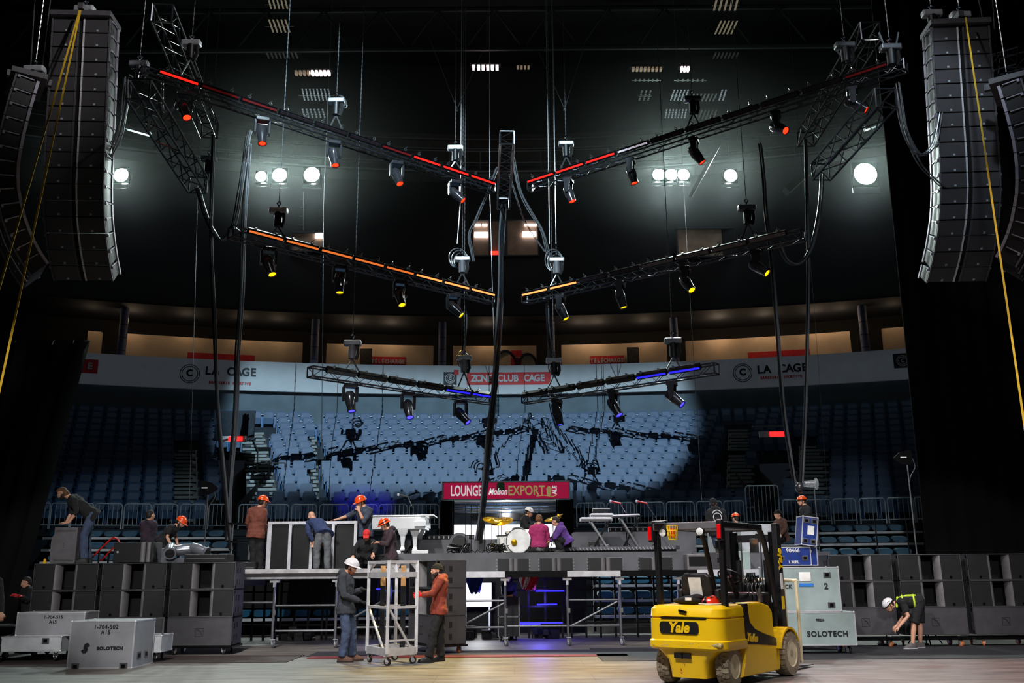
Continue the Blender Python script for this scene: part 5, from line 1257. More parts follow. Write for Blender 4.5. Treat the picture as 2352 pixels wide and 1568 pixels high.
# straight microphone stands left of kit
for i,px in enumerate((1068,1082,1096,1113,1145,1153)):
    Y=24.7; x=X(px,Y); h=at(px,1160 if i!=4 else 1185,Y).z-2.03; t=thing('microphone_stand',f'thin black microphone stand, {ordn(i)} from the left in front of the white tunnel','stand',(x,Y,2.03))
    MB().cyl((0,0,0),(0,0,h),.009,n=6).build('pole','black_metal',t); MB().cyl((0,0,0),(0,0,.02),.11,n=16).build('foot','black',t)
    m=MB()
    for q in(0,2.1,4.2): m.tube([(0,0,.12),(.14*math.cos(q),.14*math.sin(q),.02)],.008,5)
    m.build('leg','black_metal',t)
def boom(px0,py0,px1,py1,pf,Y,l,mic='red_plastic'):
    a=at(px0,py0,Y-.1);b=at(px1,py1,Y); x=b.lerp(a,.15); t=thing('boom_microphone',l,'microphone',(x.x,Y,2.05))
    MB().tube([a,b],.011,6).build('boom','steel',t,world=True); MB().tube([x,Vector((x.x,Y,2.05))],.014,6).build('pole','black_metal',t,world=True)
    d=(a-b).normalized(); s=-1; e=a+Vector((-.24,0,.05)); MB().tube([a+Vector((.03,0,-.01)),e],[.018,.026],8).build('microphone_body',mic,t,world=True,smooth=True); MB().ell(e,(.038,.036,.036)).build('microphone_grille','alu',t,world=True,smooth=True)
    m=MB()
    for q in(0.3,2.4,4.5): m.tube([(x.x,Y,2.3),(x.x+.25*math.cos(q),Y+.25*math.sin(q),2.06)],.01,5)
    m.build('leg','black_metal',t,world=True)
boom(1424,1155,1440,1182,1430,24.6,'red microphone on a boom behind the keyboards, left one'); boom(1484,1155,1506,1188,1490,24.6,'red microphone on a boom behind the keyboards, right one')
boom(936,1140,948,1165,950,24.9,'small microphone on a boom stand behind the white piano','black')
# keyboards on X stands
def keyboard(px0,px1,py,Y,l,th=.09,tilt=0,extra=False,stand=True):
    a=at(px0,py,Y);b=at(px1,py-tilt,Y); t=thing('keyboard',l,'keyboard',tuple((a+b)/2)); c=(a+b)/2; w=(b-a).length
    R=Matrix.Rotation(-math.atan2(b.z-a.z,b.x-a.x),3,'Y')
    MB().box(c,(w,.32,th),R).build('body','alu',t,world=True,bevel=.01)
    MB().box(c+R@Vector((0,-.165,-.012)),(w*.96,.02,th*.35),R).build('front_strip','black',t,world=True)
    m=MB(); n=36
    for i in range(n): m.box(c+R@Vector(((i/n-.48)*w*.92,-.08,th/2+.005)),(w*.022,.13,.012),R)
    m.build('keys','white_paint',t,world=True); return t,c,w
def xstand(px0,px1,pyt,pyb,Y,l,m0='steel'):
    a=at(px0,pyt,Y);b=at(px1,pyt,Y);z=2.05; t=thing('keyboard_stand',l,'stand',((a.x+b.x)/2,Y,z))
    for dy in(-.13,.13):
        MB().bar((a.x,Y+dy,a.z),(b.x,Y+dy,z+.02),.04).build('cross_leg',m0,t,world=True); MB().bar((b.x,Y+dy*.6,a.z),(a.x,Y+dy*.6,z+.02),.04).build('cross_leg','black_metal',t,world=True)
    for x,zz in((a.x,z+.02),(b.x,z+.02),(a.x,a.z),(b.x,a.z)): MB().bar((x,Y-.2,zz),(x,Y+.2,zz),.035).build('cross_foot','black_metal',t,world=True)
xstand(1356,1398,1198,1255,24.3,'black cross shaped stand under the left keyboard'); xstand(1424,1468,1190,1252,24.3,'chrome cross shaped stand under the right keyboard')
keyboard(1332,1405,1193,24.3,'lower left silver keyboard on the cross stand'); keyboard(1355,1408,1184,24.4,'second silver keyboard stacked above the lower left one',.09)
keyboard(1405,1468,1186,24.35,'thin silver keyboard on the right cross stand',.05,3)
p=at(1381,1176,24.5); t=thing('laptop_stand','grey sloping console on top of the stacked keyboards','console',(p.x,24.5,p.z-.06)); MB().box((0,0,.02),(.48,.3,.04)).build('base','black',t); MB().box((0,.05,.12),(.44,.25,.03),Matrix.Rotation(R_(-14),3,'X')).build('lid','steel',t)
for px,w,h,l,Y,m_ in((1365,.26,.3,'black box of cables under the left keyboard',24.5,'black'),(1388,.24,.22,'small rack box under the left keyboard',24.5,'cable_grey')):
    t=thing('gear_box',l,'box',(X(px,Y),Y,2.03)); MB().box((0,0,h/2),(w,.25,h)).build('body',m_,t,bevel=.01)
    m=MB()
    for k in range(4): m.box((-.08+.05*k,-.13,h*.6),(.02,.02,.02))
    m.build('knob','steel',t)
m=MB()
random.seed(3)
for px0,px1,l,Y,z in((1025,1080,'heap of yellow black cables on the riser front',23.6,2.05),(1118,1170,'heap of black cables at the foot of the drum kit',23.4,2.05),(855,875,'small heap of gear beside the kneeling men',22.3,1.62)):
    m=MB(); 
    for k in range(14):
        pts=[(random.uniform(X(px0,Y),X(px1,Y)),Y+random.uniform(-.15,.2),z+random.uniform(0,.22)) for _ in range(5)]; m.tube(spline(pts,4),.012,5)
    tag(m.build('cable_heap','cable_black',smooth=True),l,'cables',kind='stuff')
# round black disc
t=thing('round_cushion','round dark disc leaning on the upper riser left of the drums','disc',(X(1055,24.9),24.9,2.05)); MB().cyl((0,0,.28),(0,.06,.28),.27,n=28).build('disc','riser_grey',t); MB().cyl((0,-.01,.28),(0,.0,.28),.2,n=28).build('inner_ring','black',t)
# antennas, lamp dome, black ball
def paddle(px,py,Y,l,zfoot,flip=1):
    p=at(px,py,Y); t=thing('paddle_antenna',l,'antenna',(p.x,Y,zfoot)); 
    m=MB(); m.prism([p+Vector((flip*x,0,z)) for x,z in((-.26,.02),(-.12,.14),(.14,.2),(.16,-.12),(.05,-.16),(-.1,-.12),(-.26,-.02))],(0,.03,0)); m.build('paddle','black_metal',t,world=True)
    MB().box(p+Vector((-.05,-.012,.02)),(.14,.01,.025)).build('label_plate','print_white',t,world=True)
    MB().tube([p+Vector((.03,.02,-.14)),Vector((p.x+.03,Y+.02,zfoot))],.016,6).build('pole','steel',t,world=True)
    MB().tube(spline([p+Vector((.16,.02,.0)),p+Vector((.2,.02,-.2)),p+Vector((.08,.02,-.4)),p+Vector((.03,.02,-.6))],4),.008,5).build('cable','cable_grey',t,world=True)
    m=MB()
    for q in(.3,2.4,4.5): m.tube([(p.x+.03,Y,zfoot+.5),(p.x+.03+.4*math.cos(q),Y+.4*math.sin(q),zfoot+.01)],.014,5)
    m.build('leg','black_metal',t,world=True)
paddle(2080,1052,21.2,'black paddle antenna on a tall stand at the right of the bleachers',0); paddle(475,1122,22.3,'grey paddle antenna on a stand at the left of the bleachers',0,-1)
mat('glass_clear',(220,228,230),.1,trans=.7,alpha=.75)
p=at(1865,1111,23); t=thing('dome_antenna','clear plastic dome with a tube on a stand beside the orange helmet man','antenna',(p.x+.05,23,0)); MB().cyl(p-Vector((.2,0,0)),p+Vector((.08,0,0)),.07,.09,16).build('tube','glass_clear',t,world=True,smooth=True); MB().ell(p+Vector((.1,0,0)),(.05,.15,.15),None,16,10).build('dome','glass_clear',t,world=True,smooth=True); MB().tube([p+Vector((.05,0,-.1)),(p.x+.05,23,0)],.015,6).build('pole','steel',t,world=True)
p=at(1836,1120,23); tt=thing('black_ball','shiny black ball above the orange helmet man','balloon',tuple(p)); MB().ell((0,0,0),(.11,.11,.13),None,20,14).build('ball','head_black',tt,smooth=True); MB().tube([(0,0,.1),(-.05,0,.4)],.008,5).build('cord','cable_black',tt)
# open mic stands right
for px,l in((2020,'thin black stand before the right bleachers, left one'),(2092,'thin black stand before the right bleachers, right one')):
    Y=21.2; x=X(px,Y); t=thing('microphone_stand',l,'stand',(x,Y,0)); h=at(px,1190,Y).z; MB().cyl((0,0,0),(0,0,h),.014,n=6).build('pole','black_metal',t); MB().cyl((0,0,0),(0,0,.03),.2,n=16).build('foot','black',t)
# =================== FORKLIFT
mat('lift_yellow',(255,206,18),.35,var=.04,scale=3,coat=.3,bump=.03); mat('lift_black',(24,24,27),.4,var=.2); mat('tyre_grey',(158,146,124),.9,var=.2,scale=10,bump=.3); mat('rim_cream',(226,216,180),.6,var=.15,scale=6); mat('lamp_red',(200,14,20),.2,emit=(220,10,18),es=.25,coat=.5); mat('lamp_clear',(232,234,232),.15,coat=.6); mat('cream_paint',(226,214,176),.5,var=.08); mat('seat_vinyl',(30,30,33),.5,bump=.08); mat('mirror_glass',(190,196,200),.08,.9); mat('cage_yellow',(255,206,20),.4)
mat('scratch',(196,176,110),.7,var=.4,scale=30)
FO=(2.41,13.93,0); FR=R_(-38)
fk=thing('forklift','yellow and black electric forklift seen from behind at the right foreground','forklift',FO,FR)
def sec(z,w,y0,y1,r,n=5,ycut=None):
    P=rrect(w,y1-y0,r,n,0,(y0+y1)/2); return [Vector((x,y,z)) for x,y in P]
# counterweight
cw=MB().loft([sec(.50,1.20,.02,.9,.16),sec(.53,1.24,-.02,.9,.18),sec(.62,1.24,-.02,.9,.18),sec(.64,1.2,.0,.9,.17),sec(.92,1.19,.0,.9,.17),sec(.93,1.16,.02,.9,.16),sec(.945,1.16,.02,.9,.16),sec(.955,1.19,.0,.9,.17),sec(1.06,1.17,.02,.9,.16),sec(1.10,1.1,.06,.9,.14),sec(1.11,1.0,.1,.9,.12)])
cwo=cw.build('counterweight','lift_yellow',fk,smooth=35)
MB().loft([sec(.50,.98,.03,.8,.14),sec(.44,.84,.04,.7,.12),sec(.36,.66,.05,.62,.1),sec(.2,.58,.07,.55,.08),sec(.12,.56,.08,.5,.06)]).build('lower_weight','lift_yellow',fk,smooth=35)
MB().box((0,-.0,.955-.017),(.72,.03,.012)).build('lid_seam','lift_black',cwo)
MB().prism([(x,-.012,.80+z) for x,z in rrect(.62,.17,.05,4,-.07)],(0,.03,0)).build('name_plate','lift_black',cwo)
textpart('lettering','Yale',.19,'lift_yellow',cwo,(-.07,-.016,.80),(1,0,0),(0,0,1),.004,.008,.22,scx=1.0,world=False)
MB().box((-.05,.03,.42),(.26,.03,.07)).build('tow_slot','lift_black',fk); MB().cyl((-.05,.01,.38),(-.05,.01,.46),.012,n=8).build('tow_pin','black_metal',fk)
MB().box((.0,-.005,1.03),(.12,.03,.03),Matrix.Rotation(.2,3,'Y')).build('hood_latch','black_metal',fk)
MB().tube([(-.07,.0,.25),(-.07,.01,.22),(-.055,.01,.2),(-.07,.01,.185),(-.085,.01,.2)],.006,5).build('lift_hook_mark','red_plastic',fk)
random.seed(5)
for k in range(12):
    x=random.uniform(-.5,.5); m=MB(); m.box((x,-.0195,random.uniform(.545,.605)),(random.uniform(.02,.09),.002,random.uniform(.003,.009))); m.build('scratch','scratch',cwo)
MB().box((.50,.03,.58),(.16,.1,.06)).build('worn_corner','scratch',cwo,bevel=.02)
# side body
sp=[(.55,.12),(1.62,.12),(1.66,.2),(1.66,.5),(1.5,.54),(.72,.60),(.72,.5),(.68,.3),(.6,.14)]
for s in(-1,1):
    MB().prism([(s*.60,y,z) for y,z in (sp if s<0 else sp[::-1])],(-s*.12,0,0)).build('side_sill','lift_yellow',fk,bevel=.02)
    bp=[(.97,.73),(.87,.84),(.84,1.13),(1.15,1.13),(1.38,1.07),(1.5,.97),(1.52,.575),(1.2,.64)]
    MB().prism([(s*.60,y,z) for y,z in (bp if s<0 else bp[::-1])],(-s*.2,0,0)).build('side_panel','lift_yellow',fk,bevel=.03)
    kp=[(.74,1.12),(.86,1.12),(.9,.86),(1.0,.75),(1.2,.66),(1.56,.58),(1.56,.47),(1.0,.54),(.73,.56)]
    MB().prism([(s*.605,y,z) for y,z in (kp if s<0 else kp[::-1])],(-s*.1,0,0)).build('black_swoosh','lift_black',fk)
textpart('lettering','Yale',.15,'lift_yellow',fk,(.609,.90,.635),(0,1,-.16),(0,.16,1),.004,.007,.2,world=False,align='CENTER')
MB().box((0,1.15,.9),(.9,.8,.4)).build('battery_box','lift_black',fk); MB().box((0,1.0,.3),(.9,1.3,.3)).build('chassis','lift_black',fk)
MB().box((0,1.75,.38),(1.0,.6,.06)).build('floor_plate','lift_black',fk); MB().box((.5,1.72,.50),(.18,.34,.03)).build('step','steel',fk); MB().box((0,1.95,.75),(.95,.08,.7)).build('front_cowl','lift_black',fk,bevel=.02)
# hood and fenders
for s in(-1,1):
    m=MB(); ring=[]; 
    P=[(1.92+.40*math.cos(a),.33+.40*math.sin(a)) for a in np.linspace(R_(25),R_(165),12)]; P2=[(1.92+.37*math.cos(a),.33+.37*math.sin(a)) for a in np.linspace(R_(25),R_(165),12)][::-1]
    for k in range(11):
        a=P[k];b=P[k+1]; c=P2[10-k]; d=P2[11-k]
        m.prism([(s*.44,*a),(s*.44,*b),(s*.44,*c),(s*.44,*d)] if s<0 else [(s*.44,*d),(s*.44,*c),(s*.44,*b),(s*.44,*a)],(s*.24,0,0))
    m.build('fender','lift_yellow',fk)
def tyre(x,y,r,w,nm,steer=0,blocks=22,side=1):
    t=MB(); R=Matrix.Rotation(steer,3,'Z'); c=Vector((x,y,r))
    def rg(xx,rr,n=36): return [c+R@Vector((xx,rr*math.cos(2*PI*i/n),rr*math.sin(2*PI*i/n))) for i in range(n)]
    hw=w/2
    o=t.loft([rg(-hw,r*.6),rg(-hw,r*.88),rg(-hw*.8,r*.95),rg(hw*.8,r*.95),rg(hw,r*.88),rg(hw,r*.6)],cap=False).build(nm,'tyre_grey',fk,smooth=35)
    m=MB()
    for i in range(blocks):
        a=2*PI*i/blocks
        for q,off in((-1,0),(1,.5)):
            aa=a+off*2*PI/blocks; d=Vector((0,math.cos(aa),math.sin(aa))); tg=Vector((0,-math.sin(aa),math.cos(aa)))
            A=c+R@(Vector((q*hw*.98,0,0))+d*(r*.90)); B=c+R@(Vector((q*hw*.35,0,0))+d*(r*.968)+tg*.006); C=c+R@(Vector((-q*hw*.05,0,0))+d*(r*.968)-tg*.008)
            m.bar(A,B,2*PI*r/blocks*.72,.022,up=R@d); m.bar(B,C,2*PI*r/blocks*.72,.022,up=R@d)
    m.build('tread','tyre_grey',o)
    m=MB(); m.loft([rg(side*hw*.9,r*.62),rg(side*hw*1.02,r*.6),rg(side*hw*.8,r*.52),rg(side*hw*.55,r*.4),rg(side*hw*.6,r*.2),rg(side*hw*.9,r*.17)]); m.build('rim','rim_cream',o,smooth=35)
    m=MB()
    for i in range(6): 
        a=2*PI*i/6; p=c+R@Vector((side*hw*.62,r*.3*math.cos(a),r*.3*math.sin(a))); m.cyl(p,p+R@Vector((side*.02,0,0)),.015,n=6)
    m.build('wheel_nut','steel',o)
tyre(.47,.42,.275,.19,'rear_tyre',R_(2)); tyre(-.47,.42,.275,.19,'rear_tyre',R_(2),side=-1); tyre(.56,1.98,.335,.22,'front_tyre',0,26); tyre(-.56,1.98,.335,.22,'front_tyre',0,26,side=-1)
MB().cyl((-.4,.42,.26),(.4,.42,.26),.05,n=10).box((0,.42,.24),(.5,.12,.08)).build('rear_axle','lift_black',fk)
# overhead guard
zr=2.24
for s in(-1,1):
    MB().bar((s*.52,.30,1.06),(s*.53,.30,zr-.05),.075,.10,up=(0,1,0)).build('rear_post','lift_black',fk,bevel=.012)
    MB().tube(spline([(s*.50,1.88,1.05),(s*.51,1.66,1.75),(s*.51,1.55,2.05),(s*.50,1.40,zr-.02),(s*.50,1.2,zr)],5),.045,8).build('front_post','lift_black',fk,smooth=True)
    MB().bar((s*.53,.22,zr),(s*.51,1.45,zr),.08,.09).build('roof_rail','lift_black',fk,bevel=.015)
    l=MB().box((s*.56,.2,zr-.08),(.09,.1,.3)).build('tail_lamp_housing','lift_black',fk,bevel=.02)
    MB().box((s*.565,.142,zr-.10),(.06,.03,.2)).build('tail_lamp','lamp_red',l,bevel=.01)
MB().box((0,.2,zr-.01),(1.06,.08,.11)).build('rear_cross_bar','grey_paint',fk,bevel=.015); MB().box((0,1.45,zr-.01),(1.02,.08,.09)).build('front_cross_bar','lift_black',fk,bevel=.015)
for i in range(8): MB().bar((-.48,.38+.13*i,zr+.0),(.48,.38+.13*i,zr),.035,.07).build('roof_slat','steel',fk)
for x in(-.33,.28): 
    o=MB().cyl((x,.17,zr-.1),(x,.11,zr-.1),.058,.062,18).build('work_lamp','lift_black',fk); MB().cyl((x,.108,zr-.1),(x,.10,zr-.1),.055,.045,18).build('lens','lamp_clear',o,smooth=True)
MB().loft([[Vector((-.5,.0,zr+.05)),Vector((-.28,.0,zr+.05)),Vector((-.28,.2,zr+.08)),Vector((-.5,.2,zr+.08))],[Vector((-.5,.0,zr+.06)),Vector((-.28,.0,zr+.06)),Vector((-.28,.2,zr+.09)),Vector((-.5,.2,zr+.09))]]).build('lamp_hood','lift_black',fk)
m=MB(); c=Vector((-.17,.12,zr-.1))
for i in range(12):
    a=2*PI*i/12; m.tube([c+Vector((.085*math.cos(a),.07*math.sin(a),.1)),c+Vector((.06*math.cos(a),.05*math.sin(a),-.1))],.005,5)
for z,r in((.1,.085),(.03,.078),(-.04,.07),(-.1,.06)): m.tube([c+Vector((r*math.cos(a),r*.82*math.sin(a),z)) for a in np.linspace(0,2*PI,16,endpoint=False)],.006,5,closed=True)
m.build('beacon_cage','cage_yellow',fk); MB().cyl(c+Vector((0,0,-.07)),c+Vector((0,0,.06)),.04,.035,12).build('beacon','orange_helmet',fk,smooth=True)
for x,y in((-.02,1.3),(.44,1.35)): MB().box((x+(-.1 if x<0 else 0),y,zr-.28),(.15,.02,.22)).build('mirror','mirror_glass',fk,bevel=.01)
# seat, wheel, levers
st_=MB().loft([[Vector((x*w,y,z)) for x,y in((-1,y0),(1,y0),(1,y1),(-1,y1))] for z,w,y0,y1 in((1.12,.22,.50,.62),(1.3,.25,.46,.60),(1.5,.23,.42,.54),(1.56,.17,.42,.50))]).build('seat_back','seat_vinyl',fk,bevel=.03)
MB().box((0.0,.435,1.36),(.2,.01,.27),Matrix.Rotation(R_(12),3,'X')).build('paper_label','paper',st_)
MB().box((0,.78,1.18),(.48,.48,.14)).build('seat_cushion','seat_vinyl',fk,bevel=.04)
for s in(-1,1): MB().loft([[Vector((s*.3+x*.04,y,z)) for x,y in((-1,.5),(1,.5),(1,.8),(-1,.8))] for z in(1.15,1.33)]).build('armrest','seat_vinyl',fk,bevel=.03)
R=Matrix.Rotation(R_(-35),3,'X'); c=Vector((-.02,1.38,1.5)); m=MB(); m.tube([c+R@Vector((.18*math.cos(a),.18*math.sin(a),0)) for a in np.linspace(0,2*PI,24,endpoint=False)],.014,6,closed=True)
for a in(.5,2.6,4.7): m.tube([c,c+R@Vector((.18*math.cos(a),.18*math.sin(a),0))],.012,5)
m.build('steering_wheel','black',fk,smooth=True); MB().tube([c,(0,1.65,1.1)],.04,8).build('steering_column','black',fk)
MB().box((0,1.72,1.15),(.85,.3,.2)).build('dashboard','lift_black',fk,bevel=.03)
for i in range(4): m=MB(); m.tube(spline([(.24+.065*i,1.52,1.2),(.24+.065*i,1.46,1.32),(.25+.065*i,1.49,1.42)],4),.009,5); o=m.build('lever','steel',fk); MB().ell((.25+.065*i,1.48,1.44),(.02,.02,.045)).build('lever_knob','black',o,smooth=True)
MB().cyl((.5,1.3,1.12),(.5,1.3,1.32),.035,.03,12).build('joystick','steel',fk,smooth=True)
# mast
for s in(-1,1):
    MB().box((s*.42,2.28,1.2),(.09,.16,2.26)).build('outer_mast','lift_black',fk,bevel=.008)
    MB().box((s*.33,2.30,1.15),(.07,.12,2.1)).build('inner_mast','black_metal',fk)
    MB().cyl((s*.24,2.22,.3),(s*.24,2.22,1.75),.045,n=14).build('lift_cylinder','lift_black',fk,smooth=True)
    MB().tube([(s*.17,2.2,.4),(s*.17,2.2,2.05)],.014,5).build('mast_chain','steel',fk)
for z in(.35,1.3,2.1): MB().box((0,2.34,z),(.84,.06,.12)).build('mast_cross','lift_black',fk)
MB().cyl((.02,2.2,.4),(.02,2.2,1.5),.06,n=14).build('centre_cylinder','black_metal',fk,smooth=True)
for i in range(5): MB().tube(spline([(-.1+.05*i,2.1,1.0),(-.1+.05*i,2.05,1.3+.02*i),(-.05+.03*i,2.12,1.55)],4),.014,6).build('hose','cable_black',fk,smooth=True)
textpart('lettering','Yale',.2,'lift_yellow',fk,(.472,2.26,1.75),(0,-.05,1),(0,-1,0),.003,.008,.2,world=False)
MB().box((.468,2.26,1.42),(.006,.09,.25)).build('warning_label','paper',fk); MB().box((.468,2.26,1.08),(.006,.1,.2)).build('yellow_label','cage_yellow',fk)
# carriage, backrest, forks
for z in(.18,.55): MB().box((0,2.5,z),(1.1,.06,.12)).build('carriage_bar','lift_black',fk)
MB().tube(spline([(-.58,2.56,.15),(-.58,2.56,1.3),(-.5,2.56,1.42),(.5,2.56,1.42),(.58,2.56,1.3),(.58,2.56,.15)],6),.028,8).build('load_backrest','cream_paint',fk,smooth=True)
for x in(-.25,.25,.38): MB().bar((x,2.56,.5),(x,2.56,1.4),.03,.02).build('backrest_bar','cream_paint',fk)
for x in(-.33,.33): MB().loft([[Vector((x+a*.06,y,z0)) for a,z0 in((-1,z),(1,z),(1,z+h),(-1,z+h))] for y,z,h in((2.57,.03,.04),(3.0,.03,.035),(3.55,.03,.012))]).box((x,2.58,.3),(.12,.04,.55)).build('fork','grey_paint',fk)
for o in [q for q in fk.children_recursive if q.type=='MESH']:
    vs=o.data.vertices
    if len(vs)==0: continue
    if min(v.co.y for v in vs)>1.15:
        for v in vs: v.co.y+=.26
    else:
        for v in vs: v.co.y+=.26*max(0,min(1,(v.co.y-.9)/.35))
# things lying on the hood
def W2(x,y,z): return tuple(WM[fk.name]@Vector((x,y,z)))
t=thing('flame_helmet','black hard hat with red flames lying on the forklift hood','hard hat',W2(.24,.42,1.12),FR); mat('flame',(220,50,24),.25,rgb2=(16,16,18),thr=.5,scale=9,coat=.6)
MB().ell((0,0,.0),(.13,.15,.13),None,24,8,0,90).build('shell','flame',t,smooth=True); MB().cyl((0,-.02,.0),(0,-.02,.012),.17,.165,24).build('brim','cream_paint',t)
t=thing('rolled_jacket','black cloth bundle with white letters on the forklift hood','cloth',W2(-.08,.42,1.12),FR); m=MB(); m.ell((0,0,.05),(.2,.12,.07)); m.ell((-.15,.02,.04),(.14,.1,.05)); m.ell((.1,0,.09),(.1,.08,.05)); finish(voxelize(m,.012,2,2) if False else (lambda mm: mm)(m).build('bundle','cable_black',t,smooth=True).data.copy(),'fold','cable_black',t) if False else m.build('bundle','black_matte',t,smooth=True)
textpart('print','CAT',.05,'print_white',t,(.02,-.115,.08),(1,0,0),(0,.3,1),.003,.003,world=False) if False else MB().box((.02,-.118,.07),(.1,.006,.04)).build('white_print','print_white',t)
# =================== PEOPLE
mat('skin',(214,160,132),.55,var=.06,scale=14); mat('eye_white',(225,222,218),.3); mat('iris',(38,28,24),.2); mat('lip',(168,92,84),.5)
mat('hair_brown',(112,78,50),.7,var=.4,scale=40); mat('hair_dark',(34,27,24),.7,var=.4,scale=40); mat('beard_red',(120,66,38),.8,var=.3,scale=40)
def cloth(n,c,c2=None): return mat(n,c,.9,var=.14,scale=9,bump=.8,bscale=9,rgb2=c2)
cloth('cloth_black',(26,26,29)); cloth('cloth_charcoal',(58,62,70)); cloth('denim',(66,80,108)); cloth('denim_dark',(48,62,84)); cloth('cloth_rust',(120,66,52)); cloth('cloth_orange',(130,54,40)); cloth('cloth_navy',(44,58,96)); cloth('cloth_grey',(92,96,100)); cloth('cloth_slate',(72,82,100),(50,58,72)); cloth('cloth_magenta',(170,48,104)); cloth('cloth_purple',(96,60,140)); cloth('cloth_maroon',(60,44,50)); cloth('cloth_tan',(128,116,86)); cloth('cloth_white',(208,210,216)); cloth('cloth_brown',(84,58,48)); cloth('cloth_plaid',(60,42,56),(28,26,34))
mat('boot_brown',(92,62,50),.7); mat('shoe_black',(22,22,24),.6); mat('shoe_grey',(96,92,92),.6); mat('glove_black',(20,20,22),.8); mat('glove_red',(214,34,44),.6); mat('hivis',(200,235,60),.6,emit=None); mat('cap_red',(214,44,44),.8); mat('beanie_black',(22,22,25),.95,bump=.4,bscale=60); mat('beanie_grey',(92,88,90),.95,bump=.4,bscale=60); mat('glass_dark',(24,24,28),.15)
TS=bpy.data.scenes.new('tmp')
def voxelize(mb,vs,smooth=2,it=2):
    me=bpy.data.meshes.new('tmp'); me.from_pydata([tuple(v) for v in mb.v],[],mb.f); me.update()
    bm=bmesh.new(); bm.from_mesh(me); bmesh.ops.recalc_face_normals(bm,faces=bm.faces); bm.to_mesh(me); bm.free()
    o=bpy.data.objects.new('tmp',me); TS.collection.objects.link(o)
    r=o.modifiers.new('r','REMESH'); r.mode='VOXEL'; r.voxel_size=vs
    s=o.modifiers.new('s','SMOOTH'); s.iterations=it; s.factor=.5
    vl=TS.view_layers[0]; vl.update(); dg=vl.depsgraph; ev=o.evaluated_get(dg); out=bpy.data.meshes.new_from_object(ev)
    bpy.data.objects.remove(o); bpy.data.meshes.remove(me); return out
def ruffle(me,f1,f2):
    n=len(me.vertices); co=np.empty(n*3,np.float32); no=np.empty(n*3,np.float32)
    me.vertices.foreach_get('co',co); me.vertex_normals.foreach_get('vector',no)
    C=co.reshape(-1,3).tolist(); o=Vector((NP[0],0,0))
    a=np.array([noise.noise(Vector(c)*f1+o)+.5*noise.noise(Vector(c)*f2) for c in C],np.float32)
    co=(co.reshape(-1,3)+no.reshape(-1,3)*(a[:,None]*.013)).ravel(); me.vertices.foreach_set('co',co); me.update()
def finish(me,name,mt,parent):
    me.materials.clear(); me.materials.append(MATS[mt] if isinstance(mt,str) else mt); me.name=name
    me.polygons.foreach_set('use_smooth',[True]*len(me.polygons))
    iv=WM[parent.name].inverted(); me.transform(iv); me.update(); return linkobj(name,me,parent)
def limb(mb,pts,rs,n=12,dome=True):
    P=[Vector(p) for p in pts]
    mb.tube(P,list(rs),n)
    if dome:
        for p,r in zip(P,rs): mb.ell(p,(r*.99,r*.99,r*.99),None,10,6)
def oval(c,sx,fw,rx,ry,n=16): return [c+sx*(rx*math.cos(2*PI*i/n))+fw*(ry*math.sin(2*PI*i/n)) for i in range(n)]
def hand(mb,w,d,pn,curl,s=1,side=1,fat=1.0):
    d=d.normalized(); pn=(pn-d*pn.dot(d)); 
    if pn.length<1e-4: pn=d.orthogonal()
    pn.normalize(); sx=d.cross(pn)*side
    mb.loft([[w+d*(t*s)+sx*(a*hw*s)+pn*(b*th*s) for a,b in((-1,-1),(1,-1),(1,1),(-1,1))] for t,hw,th in((-.02,.026,.02),(.02,.034,.017),(.06,.041,.014),(.088,.04,.012))])
    for k,(o,L) in enumerate(((-.031,.066),(-.011,.078),(.011,.073),(.031,.056))):
        p=w+d*(.082*s)+sx*(o*s); q=d.copy(); pts=[p]; rs=[.0098*fat*s]
        for j,f in enumerate((.42,.33,.25)):
            q=(q*math.cos(curl*(.75+.1*j))+pn*math.sin(curl*(.75+.1*j))).normalized(); 
            p=p+q*(L*f*s*1.15)+sx*(o*.12*s); pts.append(p); rs.append((.009-.0012*j)*fat*s)
        limb(mb,pts,rs,8)
    b=w+d*(.02*s)-sx*(.034*s); t1=b+(d*.55-sx*.75+pn*.25).normalized()*.036*s; t2=t1+(d*.85-sx*.15+pn*.45*curl).normalized()*.03*s; t3=t2+(d*.8+pn*.6*curl+sx*.1).normalized()*.024*s
    limb(mb,[b,t1,t2,t3],[.013*fat*s,.012*fat*s,.0105*fat*s,.009*fat*s],8)
NP=[0]
